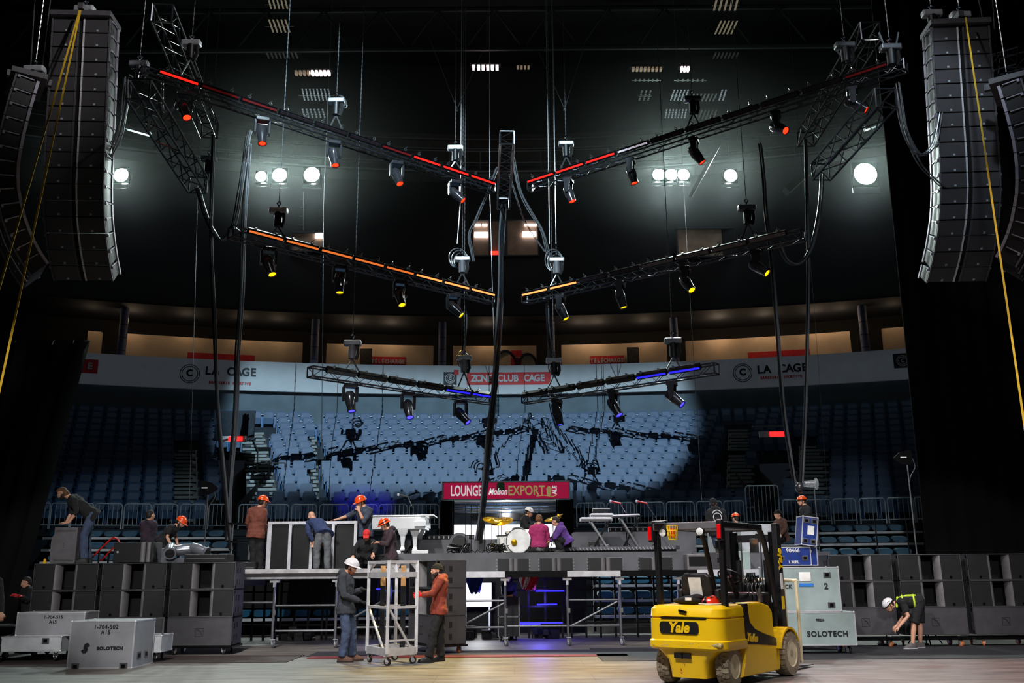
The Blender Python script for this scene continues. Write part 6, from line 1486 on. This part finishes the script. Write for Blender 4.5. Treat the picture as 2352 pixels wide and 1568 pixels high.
def person(label,Y,J,face,floor=None,s=1.0,top='cloth_black',legs='denim_dark',shoe='shoe_black',head='hair',headm='hair_brown',beard=None,glove=None,sleeve=1.0,toes=None,up=(0,0,1),shorts=False,curl=.8,hood=False,vox=.0095,lean=(0,0,0),fullhair=0,hem=.0,extra=None):
    """J: joints as (px,py,dy) looked up at depth Y+dy"""
    j={k:at(v[0],v[1],Y+(v[2] if len(v)>2 else 0)) for k,v in J.items() if k[:3] not in('hd_','hp_','hc_','toe')}
    base=j['an_r'].copy() if 'an_r' in j else j['hip'].copy()
    if floor is not None:
        for k in('an_l','an_r'):
            if k in j and not (len(J[k])>3): j[k].z=floor+.085*s
    t=thing('person',label,'person',(j['hip'].x,j['hip'].y,floor if floor is not None else j['hip'].z-.9))
    f=Vector(face).normalized(); u=Vector(up).normalized(); sx=f.cross(u).normalized(); u=sx.cross(f).normalized()   # sx = person's right
    Rh=Matrix((sx,f,u)).transposed(); H=j['head']
    shl,shr=j['sh_l'],j['sh_r']; neck=j['neck']; hip=j['hip']
    ssx=(shr-shl).normalized(); spine=(neck-hip).normalized(); 
    hl=j.get('hip_l'); hr=j.get('hip_r'); 
    hx=(Vector(ssx)-spine*ssx.dot(spine)).normalized() if hl is None else (hr-hl).normalized()
    if hl is None: hl=hip-hx*.085*s; hr=hip+hx*.085*s
    fwd=spine.cross(hx).normalized()*-1; 
    m=MB(); hb=lambda x,y,z:H+Rh@Vector((x*s,y*s,z*s))
    def he(c,r,nu=14,nv=10): m.ell(hb(*c),(r[0]*s,r[1]*s,r[2]*s),Rh,nu,nv)
    he((0,-.012,.028),(.076,.096,.088)); he((0,.03,-.025),(.06,.064,.082)); he((0,.045,-.078),(.042,.044,.034)); he((0,-.02,-.04),(.055,.055,.06))
    he((0,.094,.012),(.045,.012,.012)); he((0,.103,-.025),(.011,.018,.022)); he((0,.11,-.036),(.017,.013,.01)); he((0,.088,-.066),(.024,.012,.011)); he((.032,.08,-.02),(.016,.014,.016)); he((-.032,.08,-.02),(.016,.014,.016))
    for q in(-1,1): he((q*.077,-.005,-.015),(.012,.022,.032))
    limb(m,[hb(0,-.02,-.05),neck],[.052*s,.06*s],14)
    # torso core
    def rings(infl,h0=0.0,h1=1.0):
        out=[]
        for q,rx,ry in((-.10,.15,.105),(0,.165,.118),(.2,.158,.11),(.45,.155,.108),(.72,.182,.122),(.9,.17,.105),(1.0,.09,.075)):
            c=hip.lerp(neck,q); a=hx.lerp(ssx,max(0,min(1,q))).normalized(); b=spine.cross(a).normalized()
            bul=fwd*-(0) ; out.append(oval(c+bul,a,b,(rx+infl)*s,(ry+infl)*s))
        return out
    m.loft(rings(-.02))
    for k,sh in(('l',shl),('r',shr)):
        el=j.get('el_'+k); wr=j.get('wr_'+k)
        limb(m,[neck.lerp(sh,.35),sh,el,el.lerp(wr,.35),wr],[.05*s,.05*s,.038*s,.039*s,.026*s],12)
        kn=j.get('kn_'+k); an=j.get('an_'+k); hh=hl if k=='l' else hr
        limb(m,[hh,hh.lerp(kn,.4),kn,kn.lerp(an,.3),an],[.085*s,.076*s,.053*s,.055*s,.034*s],12)
        cv=0
        dvec=Vector(J.get('hd_'+k,(wr-el))) if 'hd_'+k not in J else Vector(J['hd_'+k])
        pn=Vector(J.get('hp_'+k,(0,0,-1)))
        cu=J.get('hc_'+k,curl)
        if glove:
            g=MB(); hand(g,wr,dvec,pn,cu,s*1.05,1 if k=='r' else -1,1.15); limb(g,[wr-(wr-el).normalized()*.03,wr+dvec.normalized()*.01],[.036*s,.034*s],12)
            finish(voxelize(g,.006,1,1),'glove',glove if not isinstance(glove,dict) else glove[k],t)
        else: hand(m,wr,dvec,pn,cu,s,1 if k=='r' else -1)
    body=finish(voxelize(m,vox if not glove else .011,2,2),'body','skin',t)
    # eyes, mouth
    e=MB()
    for q in(-1,1):
        ee=MB().ell(hb(q*.032,.086,.0),(.011*s,.006*s,.006*s),Rh,10,6).build('eye','eye_white',t,world=True,smooth=True)
        MB().ell(hb(q*.032,.090,.0),(.006*s,.004*s,.005*s),Rh,8,5).build('iris','iris',ee,world=True)
        MB().ell(hb(q*.032,.098,.019),(.018*s,.006*s,.004*s),Rh,8,5).build('eyebrow',headm if head=='hair' else 'hair_dark',t,world=True)
    MB().ell(hb(0,.099,-.066),(.021*s,.005*s,.005*s),Rh,10,5).build('mouth','lip',t,world=True)
    # hair / headgear
    hm=headm if head=='hair' else 'hair_dark'
    if head!='bald':
        h=MB(); h.ell(hb(0,-.02,.03),(.086*s,.102*s,.094*s),Rh@Matrix.Rotation(R_(32),3,'X'),18,10,-6,90); h.ell(hb(0,-.052,-.012),(.078*s,.062*s,.078*s),Rh,14,8)
        if fullhair: h.ell(hb(0,-.06,-.05),(.085*s,.07*s,.09*s),Rh,14,8); h.ell(hb(0,.02,.09),(.07*s,.07*s,.035*s),Rh,14,6)
        finish(voxelize(h,.009,1,1),'hair',hm,t)
    if beard:
        h=MB(); h.ell(hb(0,.052,-.088),(.055*s,.05*s,.05*s),Rh,14,8); h.ell(hb(.045,.02,-.06),(.022*s,.04*s,.045*s),Rh); h.ell(hb(-.045,.02,-.06),(.022*s,.04*s,.045*s),Rh)
        if beard=='long': h.ell(hb(0,.07,-.135),(.045*s,.04*s,.07*s),Rh,14,8)
        finish(voxelize(h,.008,1,1),'beard','beard_red' if beard=='red' else 'hair_dark',t)
    if head=='hard':
        g=thing; hh=MB(); T=Rh@Matrix.Rotation(R_(4),3,'X')
        hh.ell(hb(0,-.01,.052),(.118*s,.142*s,.112*s),T,24,10,0,90)
        hp=hh.build('hard_hat',headm,t,world=True,smooth=True)
        b=MB(); c=hb(0,-.01,.05); R1=[c+T@Vector((.116*s*math.cos(a),.14*s*math.sin(a),.004)) for a in np.linspace(0,2*PI,28,endpoint=False)]
        R2=[c+T@Vector((.13*s*math.cos(a),(.15+(.055 if math.sin(a)>0 else 0)*max(0,math.sin(a))**1.5)*s*math.sin(a),-.014)) for a in np.linspace(0,2*PI,28,endpoint=False)]
        R3=[p-T@Vector((0,0,.008)) for p in R2]; R4=[p-T@Vector((0,0,.012)) for p in R1]
        b.loft([R1,R2,R3,R4],cap=False); b.build('brim',headm,hp,world=True,smooth=True)
        r=MB(); r.tube([c+T@Vector((0,.12*s*math.cos(a),.118*s*math.sin(a))) for a in np.linspace(.3,PI-.3,10)],.009*s,6); r.build('ridge',headm,hp,world=True,smooth=True)
        st=MB(); 
        for q in(-1,1): st.tube([hb(q*.095,.01,.05),hb(q*.08,.03,-.03),hb(q*.035,.05,-.105)],.0045*s,5)
        st.build('chin_strap','cable_black',hp,world=True)
        if extra=='goggles': MB().tube([hb(.118*math.cos(a),.135*math.sin(a),.075) for a in np.linspace(0,2*PI,20,endpoint=False)],.011,6,closed=True).build('goggle_strap','black',hp,world=True)
    if head=='climb':
        hh=MB(); hh.ell(hb(0,-.012,.045),(.108*s,.132*s,.105*s),Rh,24,12,-8,90); hp=hh.build('hard_hat',headm,t,world=True,smooth=True)
        v=MB()
        for q in(-1,1):
            for k in range(3): v.ell(hb(q*.1,-.03+k*.03,.07+.01*k),(.01,.01,.006),Rh,8,5)
        v.build('vent_hole','black',hp,world=True)
        st=MB()
        for q in(-1,1): st.tube([hb(q*.095,.01,.03),hb(q*.08,.03,-.03),hb(q*.035,.05,-.105)],.0045*s,5)
        st.build('chin_strap','cable_black',hp,world=True)
        MB().tube([hb(.109*math.cos(a),.134*math.sin(a),.036) for a in np.linspace(0,2*PI,20,endpoint=False)],.009,6,closed=True).build('rim','black_metal',hp,world=True)
    if head in('beanie','cap') or extra=='beanie':
        hm2='beanie_grey' if extra=='beanie' else headm
        h=MB(); h.ell(hb(0,-.018,.026),(.09*s,.108*s,.102*s),Rh@Matrix.Rotation(R_(14),3,'X'),20,10,-8,90); o=h.build('beanie' if head!='cap' else 'cap',hm2,t,world=True,smooth=True)
        if head=='cap': MB().loft([[hb(a*.075,.08,.045),hb(a*.075,.085,.05)] for a in(-1,1)][0:0] or [[hb(-.07,.075,.04),hb(.07,.075,.04),hb(.06,.16,.028),hb(-.06,.16,.028)],[hb(-.07,.075,.05),hb(.07,.075,.05),hb(.06,.16,.036),hb(-.06,.16,.036)]]).build('peak',hm2,o,world=True)
        else: MB().tube([hb(.091*math.cos(a),-.014+.108*math.sin(a),.026+.022*math.sin(a)) for a in np.linspace(0,2*PI,24,endpoint=False)],.013*s,6,closed=True).build('cuff',hm2,o,world=True,smooth=True)
    # top
    RR=rings(.03); R2_=rings(.052); RR[0]=R2_[0]; RR[1]=R2_[1]; c0=hip.lerp(neck,-.15); RR[0]=[c0+(p-hip.lerp(neck,-.10))*1.1 for p in RR[0]]
    m=MB(); m.loft(RR[:-1]+[oval(neck+spine*.02,ssx,spine.cross(ssx),.085*s,.075*s)])
    for k,sh in(('l',shl),('r',shr)):
        el,wr=j['el_'+k],j['wr_'+k]; end=wr-(wr-el).normalized()*.01
        base_=[neck.lerp(sh,.3)+spine*.0,sh]
        if sleeve>=1: P=base_+[sh.lerp(el,.5),el,el.lerp(end,.5),end]; rr=[.074,.08,.072,.063,.059,.05]
        elif sleeve>.55: P=base_+[sh.lerp(el,.5),el,el.lerp(end,.25)]; rr=[.07,.074,.065,.057,.055]
        else: P=base_+[sh.lerp(el,.4),sh.lerp(el,.72)]; rr=[.07,.075,.072,.07]
        m.tube(P,[r*s for r in rr],14)
        for p,r in list(zip(P,rr))[:-1]: m.ell(p,(r*s*.99,)*3,None,12,6)
    if hood:
        m.ell(neck-f*.05*s+u*.0,(.10*s,.10*s,.07*s),Rh,14,8)
    me=voxelize(m,.0125,2,3)
    # folds
    ruffle(me,9,21)
    tp=finish(me,'jacket' if hood else 'shirt',top,t)
    # trousers
    m=MB(); m.loft(rings(-.004)[:2])
    for k,hh in(('l',hl),('r',hr)):
        kn,an=j['kn_'+k],j['an_'+k]
        if shorts: P=[hh,hh.lerp(kn,.45),hh.lerp(kn,.98)]; rr=[.108,.104,.098]
        else: P=[hh,hh.lerp(kn,.45),kn,kn.lerp(an,.5),an.lerp(kn,.02)]; rr=[.096,.100,.083,.078,.076]
        m.tube(P,[r*s for r in rr],14)
        for p,r in list(zip(P,rr))[:-1]: m.ell(p,(r*s*.99,)*3,None,12,6)
    me=voxelize(m,.0135,2,3)
    ruffle(me,8,19)
    finish(me,'trousers' if not shorts else 'shorts',legs,t); NP[0]+=3.7
    # shoes
    tv=Vector(toes).normalized() if toes else Vector((f.x,f.y,0)).normalized()
    for k in('l','r'):
        an=j['an_'+k]; tk=Vector(J['toe_'+k]).normalized() if 'toe_'+k in J else tv
        up_=Vector((0,0,1)) if abs(tk.z)<.6 else (j['kn_'+k]-an).normalized(); sd=tk.cross(up_).normalized(); up_=sd.cross(tk)
        z=-.085*s
        def sh_(y,w,h,zb=0): return [an+tk*(y*s)+sd*(a*w*s)+up_*(z+ (zb+b*h)*s) for a,b in((-1,0),(1,0),(1,.55),(.55,1),(-.55,1),(-1,.55))]
        o=MB().loft([sh_(-.085,.028,.06,.02),sh_(-.075,.036,.1,.018),sh_(0,.042,.125,.018),sh_(.05,.045,.095,.018),sh_(.12,.05,.065,.018),sh_(.175,.042,.05,.018),sh_(.2,.022,.032,.02)]).build('shoe',shoe,t,world=True,smooth=60)
        MB().loft([[an+tk*(y*s)+sd*(a*w*s)+up_*(z+b*.022*s) for a,b in((-1,0),(1,0),(1,1),(-1,1))] for y,w in((-.09,.03),(-.07,.04),(.0,.044),(.12,.053),(.18,.042),(.205,.02))]).build('sole','rubber' if shoe!='shoe_grey' else 'cloth_white',o,world=True)
    return t,j,hb,Rh
def X3(px,Y): return X(px,Y)
gY=lambda px,py: atz(px,py,0).y
# 1 standing man, white hard hat, profile to the right
Ym=18.3
person('person in a white hard hat, dark hoodie and blue work trousers gripping the trolley',Ym,dict(head=(807,1302,-.02),neck=(794,1318,0),sh_r=(785,1326,-.19),sh_l=(799,1325,.19),el_r=(789,1366,-.26),wr_r=(827,1380,-.14),el_l=(808,1364,.2),wr_l=(832,1353,.0),
 hip=(794,1398,0),hip_r=(791,1399,-.09),hip_l=(797,1399,.09),kn_r=(795,1449,-.13),kn_l=(809,1446,.12),an_r=(786,1512,-.14),an_l=(809,1508,.16),toe_r=(1,-.15,0),toe_l=(1,.1,0),hp_r=(0,0,-1),hd_r=(1,.1,-.2),hd_l=(1,0,-.1),hc_l=.9,hc_r=.6),
 (.9,-.16,-.42),0,1.04,'cloth_charcoal','denim','boot_brown','hard','white_helmet',beard='red',glove='glove_black',hood=True,extra='beanie')
# 2 orange hoodie man
person('person in an orange hoodie, black headband and red gloves holding the trolley from the right',18.1,dict(head=(1003,1309,-.02),neck=(1012,1325,0),sh_l=(1013,1333,-.2),sh_r=(1001,1332,.17),el_l=(993,1362,-.3),wr_l=(968,1366,-.26),el_r=(1009,1364,.26),wr_r=(1006,1388,.24),
 hip=(1008,1400,0),hip_l=(1009,1401,-.09),hip_r=(1007,1401,.09),kn_l=(996,1449,-.14),kn_r=(1013,1447,.1),an_l=(985,1511,-.15),an_r=(1012,1509,.1),toe_l=(-1,-.35,0),toe_r=(-.8,-.8,0),hd_l=(-1,.1,-.05),hp_l=(0,-1,0)),
 (-.93,-.4,.0),0,1.0,'cloth_orange','cloth_black','shoe_black','beanie','beanie_black',beard='long',glove='glove_red',hood=True)
# 3 bearded man on the left stack
zt1=.18+3*.552+.004
person('bearded person in a black sweater and jeans leaning on the grey cabinet, left end',20.45,dict(head=(143,1132,-.02),neck=(160,1141,0),sh_l=(171,1149,-.2),sh_r=(163,1147,.2),el_l=(176,1176,-.26),wr_l=(158,1200,-.2),el_r=(165,1176,.24),wr_r=(152,1199,.18),
 hip=(211,1182,0),hip_l=(212,1183,-.09),hip_r=(210,1183,.09),kn_l=(193,1229,-.1),kn_r=(200,1229,.12),an_l=(193,1276,-.1),an_r=(203,1276,.14),hd_l=(-1,0,-.15),hd_r=(-1,0,-.15),hc_l=.1,hc_r=.1),
 (-.8,-.2,-.6),zt1,1.0,'cloth_black','denim','shoe_black','hair','hair_brown',beard='dark',sleeve=.7,toes=(-1,-.2,0),up=(-.4,0,.9),fullhair=1)
# wing deck for two
deck('stage_deck','stage wing deck behind the left speaker stacks',X(235,21.2),X(548,21.2),21.3,23.6,1.33,1.45,'black_metal')
person('person in a dark plaid shirt with folded arms seen from behind, left wing',22.2,dict(head=(346,1183,0),neck=(342,1196,0),sh_l=(331,1201,0),sh_r=(353,1201,.1),el_l=(328,1219,.08),wr_l=(346,1224,.28),el_r=(357,1219,.14),wr_r=(340,1221,.3),
 hip=(343,1243,0),kn_l=(339,1285,.02),kn_r=(348,1285,.04),an_l=(338,1322,0),an_r=(349,1322,0)),(.55,.8,-.1),1.45,.98,'cloth_plaid','cloth_black',headm='hair_dark')
person('person in an orange hard hat and black T-shirt bending over the silver lamps',22.0,dict(head=(415,1200,0),neck=(402,1208,0),sh_r=(392,1212,-.17),sh_l=(396,1210,.18),el_r=(384,1233,-.22),wr_r=(392,1250,-.2),el_l=(404,1232,.22),wr_l=(408,1250,.15),
 hip=(371,1243,0),kn_r=(380,1285,-.05),kn_l=(384,1285,.1),an_r=(374,1322,-.1),an_l=(378,1322,.1),hd_r=(.3,0,-1),hd_l=(.3,0,-1)),(.8,-.15,-.65),1.45,.95,'cloth_black','cloth_black',head='hard',headm='orange_helmet',beard='dark',sleeve=.3,up=(.5,0,.85),toes=(1,0,0))
# 4 rust jacket
person('person in an orange hard hat and rust jacket left of the panel rack',22.05,dict(head=(604,1153,.02),neck=(595,1166,0),sh_l=(576,1173,-.02),sh_r=(606,1173,.06),el_l=(568,1200,.02),wr_l=(578,1222,.2),el_r=(607,1203,.08),wr_r=(611,1219,.3),
 hip=(588,1226,0),kn_l=(582,1265,0),kn_r=(597,1265,.05),an_l=(581,1300,0),an_r=(598,1300,.05),hd_r=(.4,1,0),hd_l=(.4,1,0)),(.62,.75,-.25),dz,.98,'cloth_rust','cloth_black',head='hard',headm='orange_helmet',hood=False,extra=None)
# 5 bending blue sweater
person('bald person in a navy sweater bending over the panel rack, grey trousers',21.72,dict(head=(716,1186,.35),neck=(723,1194,.25),sh_l=(709,1201,.3),sh_r=(737,1198,.28),el_l=(709,1224,.2),wr_l=(719,1243,.25),el_r=(742,1222,.3),wr_r=(735,1244,.35),
 hip=(744,1222,0),hip_l=(735,1224,0),hip_r=(752,1223,0),kn_l=(728,1264,.02),kn_r=(752,1264,.02),an_l=(727,1300,.03),an_r=(752,1300,.0),hd_l=(0,.3,-1),hd_r=(0,.3,-1)),(-.35,.75,-.6),dz,.98,'cloth_navy','cloth_grey',head='bald',toes=(-.2,1,0),up=(-.5,.6,.6))
# 6 tall man
person('tall person in an orange hard hat and slate sweater, hand at chin',22.55,dict(head=(829,1154,0),neck=(838,1166,0),sh_l=(850,1173,-.1),sh_r=(824,1173,.12),el_r=(801,1184,.1),wr_r=(776,1192,-.02),el_l=(836,1198,-.3),wr_l=(824,1172,-.28),
 hip=(838,1224,0),kn_l=(845,1264,-.05),kn_r=(832,1264,.05),an_l=(846,1300,0),an_r=(832,1300,.05),hd_r=(-1,0,-.15),hc_r=.1,hd_l=(-.25,.1,1),hc_l=1.0,hp_l=(-.3,1,0)),(-.75,-.45,-.45),dz,1.06,'cloth_slate','denim_dark',head='hard',headm='orange_helmet',sleeve=.7,toes=(-1,-.6,0))
# 7 red cap
person('person in a red cap crouching with hands low between the rack and the kneeling person',22.15,dict(head=(842,1228,-.12),neck=(842,1243,0),sh_r=(826,1247,0),sh_l=(859,1246,0),el_r=(813,1262,-.15),wr_r=(811,1277,-.35),el_l=(864,1263,-.15),wr_l=(857,1271,-.4),
 hip=(841,1285,.12),hip_r=(834,1285,.1),hip_l=(848,1285,.1),kn_r=(822,1277,-.25),kn_l=(856,1278,-.25),an_r=(828,1303,-.05),an_l=(852,1303,-.05),hd_l=(-.3,-.3,-1),hd_r=(0,-.3,-1)),(.05,-.75,-.65),dz,.98,'cloth_black','cloth_black',head='cap',headm='cap_red')
# 8 kneeling
person('person in an orange hard hat and dark printed hoodie kneeling at the stage edge',22.0,dict(head=(884,1206,0),neck=(895,1217,0),sh_l=(900,1226,-.18),sh_r=(888,1224,.18),el_l=(889,1250,-.25),wr_l=(872,1246,-.2),el_r=(880,1248,.2),wr_r=(866,1245,.15),
 hip=(899,1278,0),hip_l=(899,1279,-.09),hip_r=(899,1279,.09),kn_l=(868,1302,-.14),kn_r=(866,1284,.14),an_l=(900,1305,-.16,1),an_r=(870,1305,.16),toe_l=(.9,0,-.4),toe_r=(-1,0,0)),(-.82,-.1,-.45),dz,.98,'cloth_maroon','cloth_black',head='hard',headm='orange_helmet',hood=True,extra='goggles')
# 9 drummer tech
person('person in a white climbing helmet and black jacket behind the drum kit',24.95,dict(head=(1215,1177,0),neck=(1207,1186,0),sh_r=(1203,1191,-.15),sh_l=(1206,1190,.17),el_r=(1210,1209,-.2),wr_r=(1226,1206,-.15),el_l=(1216,1208,.2),wr_l=(1228,1203,.1),
 hip=(1204,1222,0),kn_r=(1217,1226,-.12),kn_l=(1216,1224,.12),an_r=(1214,1250,-.12),an_l=(1216,1250,.12)),(.85,-.2,-.4),2.03,.95,'cloth_black','cloth_grey',head='climb',headm='white_helmet',hood=True,toes=(1,0,0))
# 10 magenta
person('person in a magenta sweater sitting on the runway with back turned',23.65,dict(head=(1238,1192,.05),neck=(1238,1206,0),sh_l=(1223,1212,0),sh_r=(1254,1213,0),el_l=(1216,1236,.05),wr_l=(1228,1246,.3),el_r=(1259,1238,.05),wr_r=(1250,1246,.3),
 hip=(1238,1250,0),hip_l=(1229,1251,0),hip_r=(1247,1251,0),kn_l=(1222,1243,.42),kn_r=(1256,1243,.42),an_l=(1226,1256,.7),an_r=(1252,1256,.7)),(.1,.95,-.2),2.03,.97,'cloth_magenta','cloth_white',headm='hair_brown')
# 11 purple
person('person in a purple hoodie crouching beside the magenta sweater person',23.75,dict(head=(1276,1197,0),neck=(1283,1208,0),sh_l=(1288,1215,-.17),sh_r=(1284,1213,.17),el_l=(1275,1234,-.2),wr_l=(1264,1242,-.1),el_r=(1272,1232,.2),wr_r=(1262,1242,.1),
 hip=(1303,1243,0),hip_l=(1303,1244,-.09),hip_r=(1303,1244,.09),kn_l=(1272,1236,-.15),kn_r=(1272,1234,.15),an_l=(1290,1256,-.12),an_r=(1292,1256,.12)),(-.85,.25,-.5),2.03,.97,'cloth_purple','cloth_black',headm='hair_dark',hood=True,toes=(-1,0,0))
# 12 hoodie right
tt,jj,hb,Rh=person('person in a black cap and printed hoodie standing behind the forklift, back turned',23.25,dict(head=(1638,1155,.02),neck=(1643,1168,0),sh_l=(1629,1175,0),sh_r=(1661,1176,.03),el_l=(1626,1200,.02),wr_l=(1632,1218,.15),el_r=(1666,1201,.05),wr_r=(1662,1218,.18),
 hip=(1648,1222,0),kn_l=(1645,1248,0),kn_r=(1660,1248,.03),an_l=(1648,1272,0),an_r=(1662,1272,.03)),(.3,.92,-.1),2.03,.96,'cloth_black','denim_dark',head='cap',headm='beanie_black',hood=True)
bk=jj['neck'].lerp(jj['hip'],.38); fx=(jj['sh_r']-jj['sh_l']).normalized(); c=bk+Vector((0,-.155,0))
MB().tube([c+fx*(.1*math.cos(a))+Vector((0,0,.1*math.sin(a))) for a in np.linspace(0,2*PI,24,endpoint=False)],.011,5,closed=True).build('back_print','cloth_white',tt,world=True)
MB().tube([c+fx*(.13*math.cos(a))+Vector((0,.01,.02+.15*math.sin(a))) for a in np.linspace(.5,PI-.5,10)],.014,5).build('back_print','cloth_white',tt,world=True)
# 13,14 sitting people far right
person('person in a red helmet mostly hidden behind the forklift roof',25.0,dict(head=(1689,1190,0),neck=(1690,1200,0),sh_l=(1678,1206,0),sh_r=(1703,1206,0),el_l=(1676,1224,-.05),wr_l=(1684,1234,-.25),el_r=(1705,1224,-.05),wr_r=(1697,1234,-.25),
 hip=(1690,1240,.1),kn_l=(1682,1240,-.3),kn_r=(1700,1240,-.3),an_l=(1682,1256,-.3),an_r=(1700,1256,-.3)),(-.5,.8,-.2),2.03,.95,'cloth_black','cloth_black',head='climb',headm='orange_helmet')
person('person in a black beanie and brown jacket low behind the forklift mast',24.6,dict(head=(1786,1181,0),neck=(1791,1192,0),sh_l=(1802,1198,-.1),sh_r=(1786,1198,.1),el_l=(1803,1217,-.15),wr_l=(1792,1228,-.25),el_r=(1786,1217,.1),wr_r=(1780,1228,-.1),
 hip=(1798,1236,.1),kn_l=(1784,1238,-.2),kn_r=(1782,1236,.1),an_l=(1788,1262,-.2),an_r=(1786,1262,.1)),(-.85,-.4,-.1),2.0,.95,'cloth_brown','cloth_black',head='beanie',headm='beanie_black')
# 15 orange helmet T-shirt
person('person in an orange helmet and black T-shirt standing by the blue cases, looking left',23.1,dict(head=(1841,1151,0),neck=(1849,1162,0),sh_l=(1857,1169,-.17),sh_r=(1847,1168,.18),el_l=(1852,1192,-.24),wr_l=(1840,1211,-.24),el_r=(1846,1190,.22),wr_r=(1838,1209,.18),
 hip=(1852,1214,0),kn_l=(1847,1244,-.08),kn_r=(1842,1244,.1),an_l=(1850,1272,-.1),an_r=(1842,1272,.12)),(-.95,-.25,-.05),2.0,.95,'cloth_black','cloth_tan',head='climb',headm='orange_helmet',sleeve=.3,toes=(-1,0,0),extra=None)
# 16 hi-vis man in shorts
Yh=20.15
tt,j,hb,Rh=person('person in a white climbing helmet, lime harness and black shorts bending down',Yh,dict(head=(2042,1390,-.02),neck=(2060,1384,0),sh_l=(2072,1382,-.2),sh_r=(2070,1380,.17),el_l=(2086,1414,-.26),wr_l=(2064,1440,-.26),el_r=(2078,1412,.15),wr_r=(2060,1436,.05),
 hip=(2112,1381,0),hip_l=(2113,1382,-.1),hip_r=(2111,1382,.1),kn_l=(2099,1432,-.13),kn_r=(2113,1430,.12),an_l=(2096,1478,-.14),an_r=(2114,1478,.14),hd_l=(-.8,0,-.5),hd_r=(-.8,0,-.5)),(-.75,-.25,-.7),0,1.0,'cloth_black','cloth_black','shoe_grey','climb','white_helmet',sleeve=.3,shorts=True,toes=(-1,-.2,0),up=(-.75,0,.55))
sp=(j['neck']-j['hip']); ax=sp.normalized(); side=(j['sh_r']-j['sh_l']).normalized(); up_=ax.cross(side); 
if up_.z<0: up_=-up_
hr_=MB()
for q in(-.09,.09):
    hr_.tube([j['hip']+sp*.15+up_*.135+side*q,j['hip']+sp*.5+up_*.14+side*q,j['neck']+up_*.11+side*q-ax*.02,j['neck']+side*q*1.6-up_*.09+ax*.02],.02,6)
for f in(.25,.75):
    c=j['hip']+sp*f; hr_.tube([c+side*(.19*math.cos(a))+up_*(.15*math.sin(a)) for a in np.linspace(0,2*PI,20,endpoint=False)],.02,6,closed=True)
hr_.build('safety_harness','hivis',tt,world=True,smooth=True)
# 17 dark people at the far left, 18 under stage
person('person in dark clothes with red gloves in the shadow at the left of the stacks',20.9,dict(head=(60,1337,0),neck=(64,1350,0),sh_l=(70,1357,-.1),sh_r=(54,1357,.1),el_l=(62,1378,-.2),wr_l=(48,1370,-.35),el_r=(50,1378,0),wr_r=(38,1368,-.2),
 hip=(66,1408,0),kn_l=(64,1450,-.1),kn_r=(58,1450,.1),an_l=(68,1490,-.1),an_r=(58,1490,.1)),(-.8,-.5,-.3),0,.98,'cloth_black','cloth_black',glove='glove_red',headm='hair_dark')
person('person in black at the far left picture edge, only an arm and hand showing',18.3,dict(head=(-24,1305,0),neck=(-22,1322,0),sh_l=(-4,1334,0),sh_r=(-40,1334,0),el_l=(2,1374,-.05),wr_l=(3,1408,-.15),el_r=(-46,1374,0),wr_r=(-44,1408,-.1),
 hip=(-22,1402,0),kn_l=(-16,1450,0),kn_r=(-28,1450,0),an_l=(-16,1505,0),an_r=(-28,1505,0)),(.2,.9,0),0,1.0,'cloth_black','cloth_black')
person('person in black under the stage holding a yellow tool, head hidden by the deck',24.0,dict(head=(1166,1326,0),neck=(1168,1338,0),sh_l=(1181,1344,0),sh_r=(1157,1344,0),el_l=(1182,1362,-.1),wr_l=(1174,1370,-.3),el_r=(1156,1362,-.1),wr_r=(1162,1370,-.3),
 hip=(1169,1385,0),kn_l=(1174,1425,0),kn_r=(1163,1425,0),an_l=(1174,1460,0),an_r=(1163,1460,0)),(.1,-.9,-.4),0,.9,'cloth_black','cloth_navy')
tag(MB().bar(at(1160,1371,23.68),at(1178,1368,23.68),.05,.06).build('yellow_tool','yellow_strap'),'yellow tool held by the person under the stage','tool')

bpy.data.scenes.remove(TS)

# =================== HAZE lit by the floodlights
hm=bpy.data.materials.new('haze'); hm.use_nodes=True; N=hm.node_tree.nodes; N.remove(N['Principled BSDF'])
v=N.new('ShaderNodeVolumeScatter'); v.inputs['Density'].default_value=.0008; v.inputs['Anisotropy'].default_value=.75; v.inputs['Color'].default_value=(.9,1,.97,1)
hm.node_tree.links.new(v.outputs[0],N['Material Output'].inputs['Volume']); MATS['haze']=hm
xs=[-21+42*i/24 for i in range(25)]
P=[(x,31.0,15.5) for x in xs]+[(x,cy(x)-1.12,15.5) for x in reversed(xs)]
o=MB().prism(P,(0,0,8)).build('haze','haze'); tag(o,'thin haze glowing around the floodlights below the roof','haze',kind='stuff')
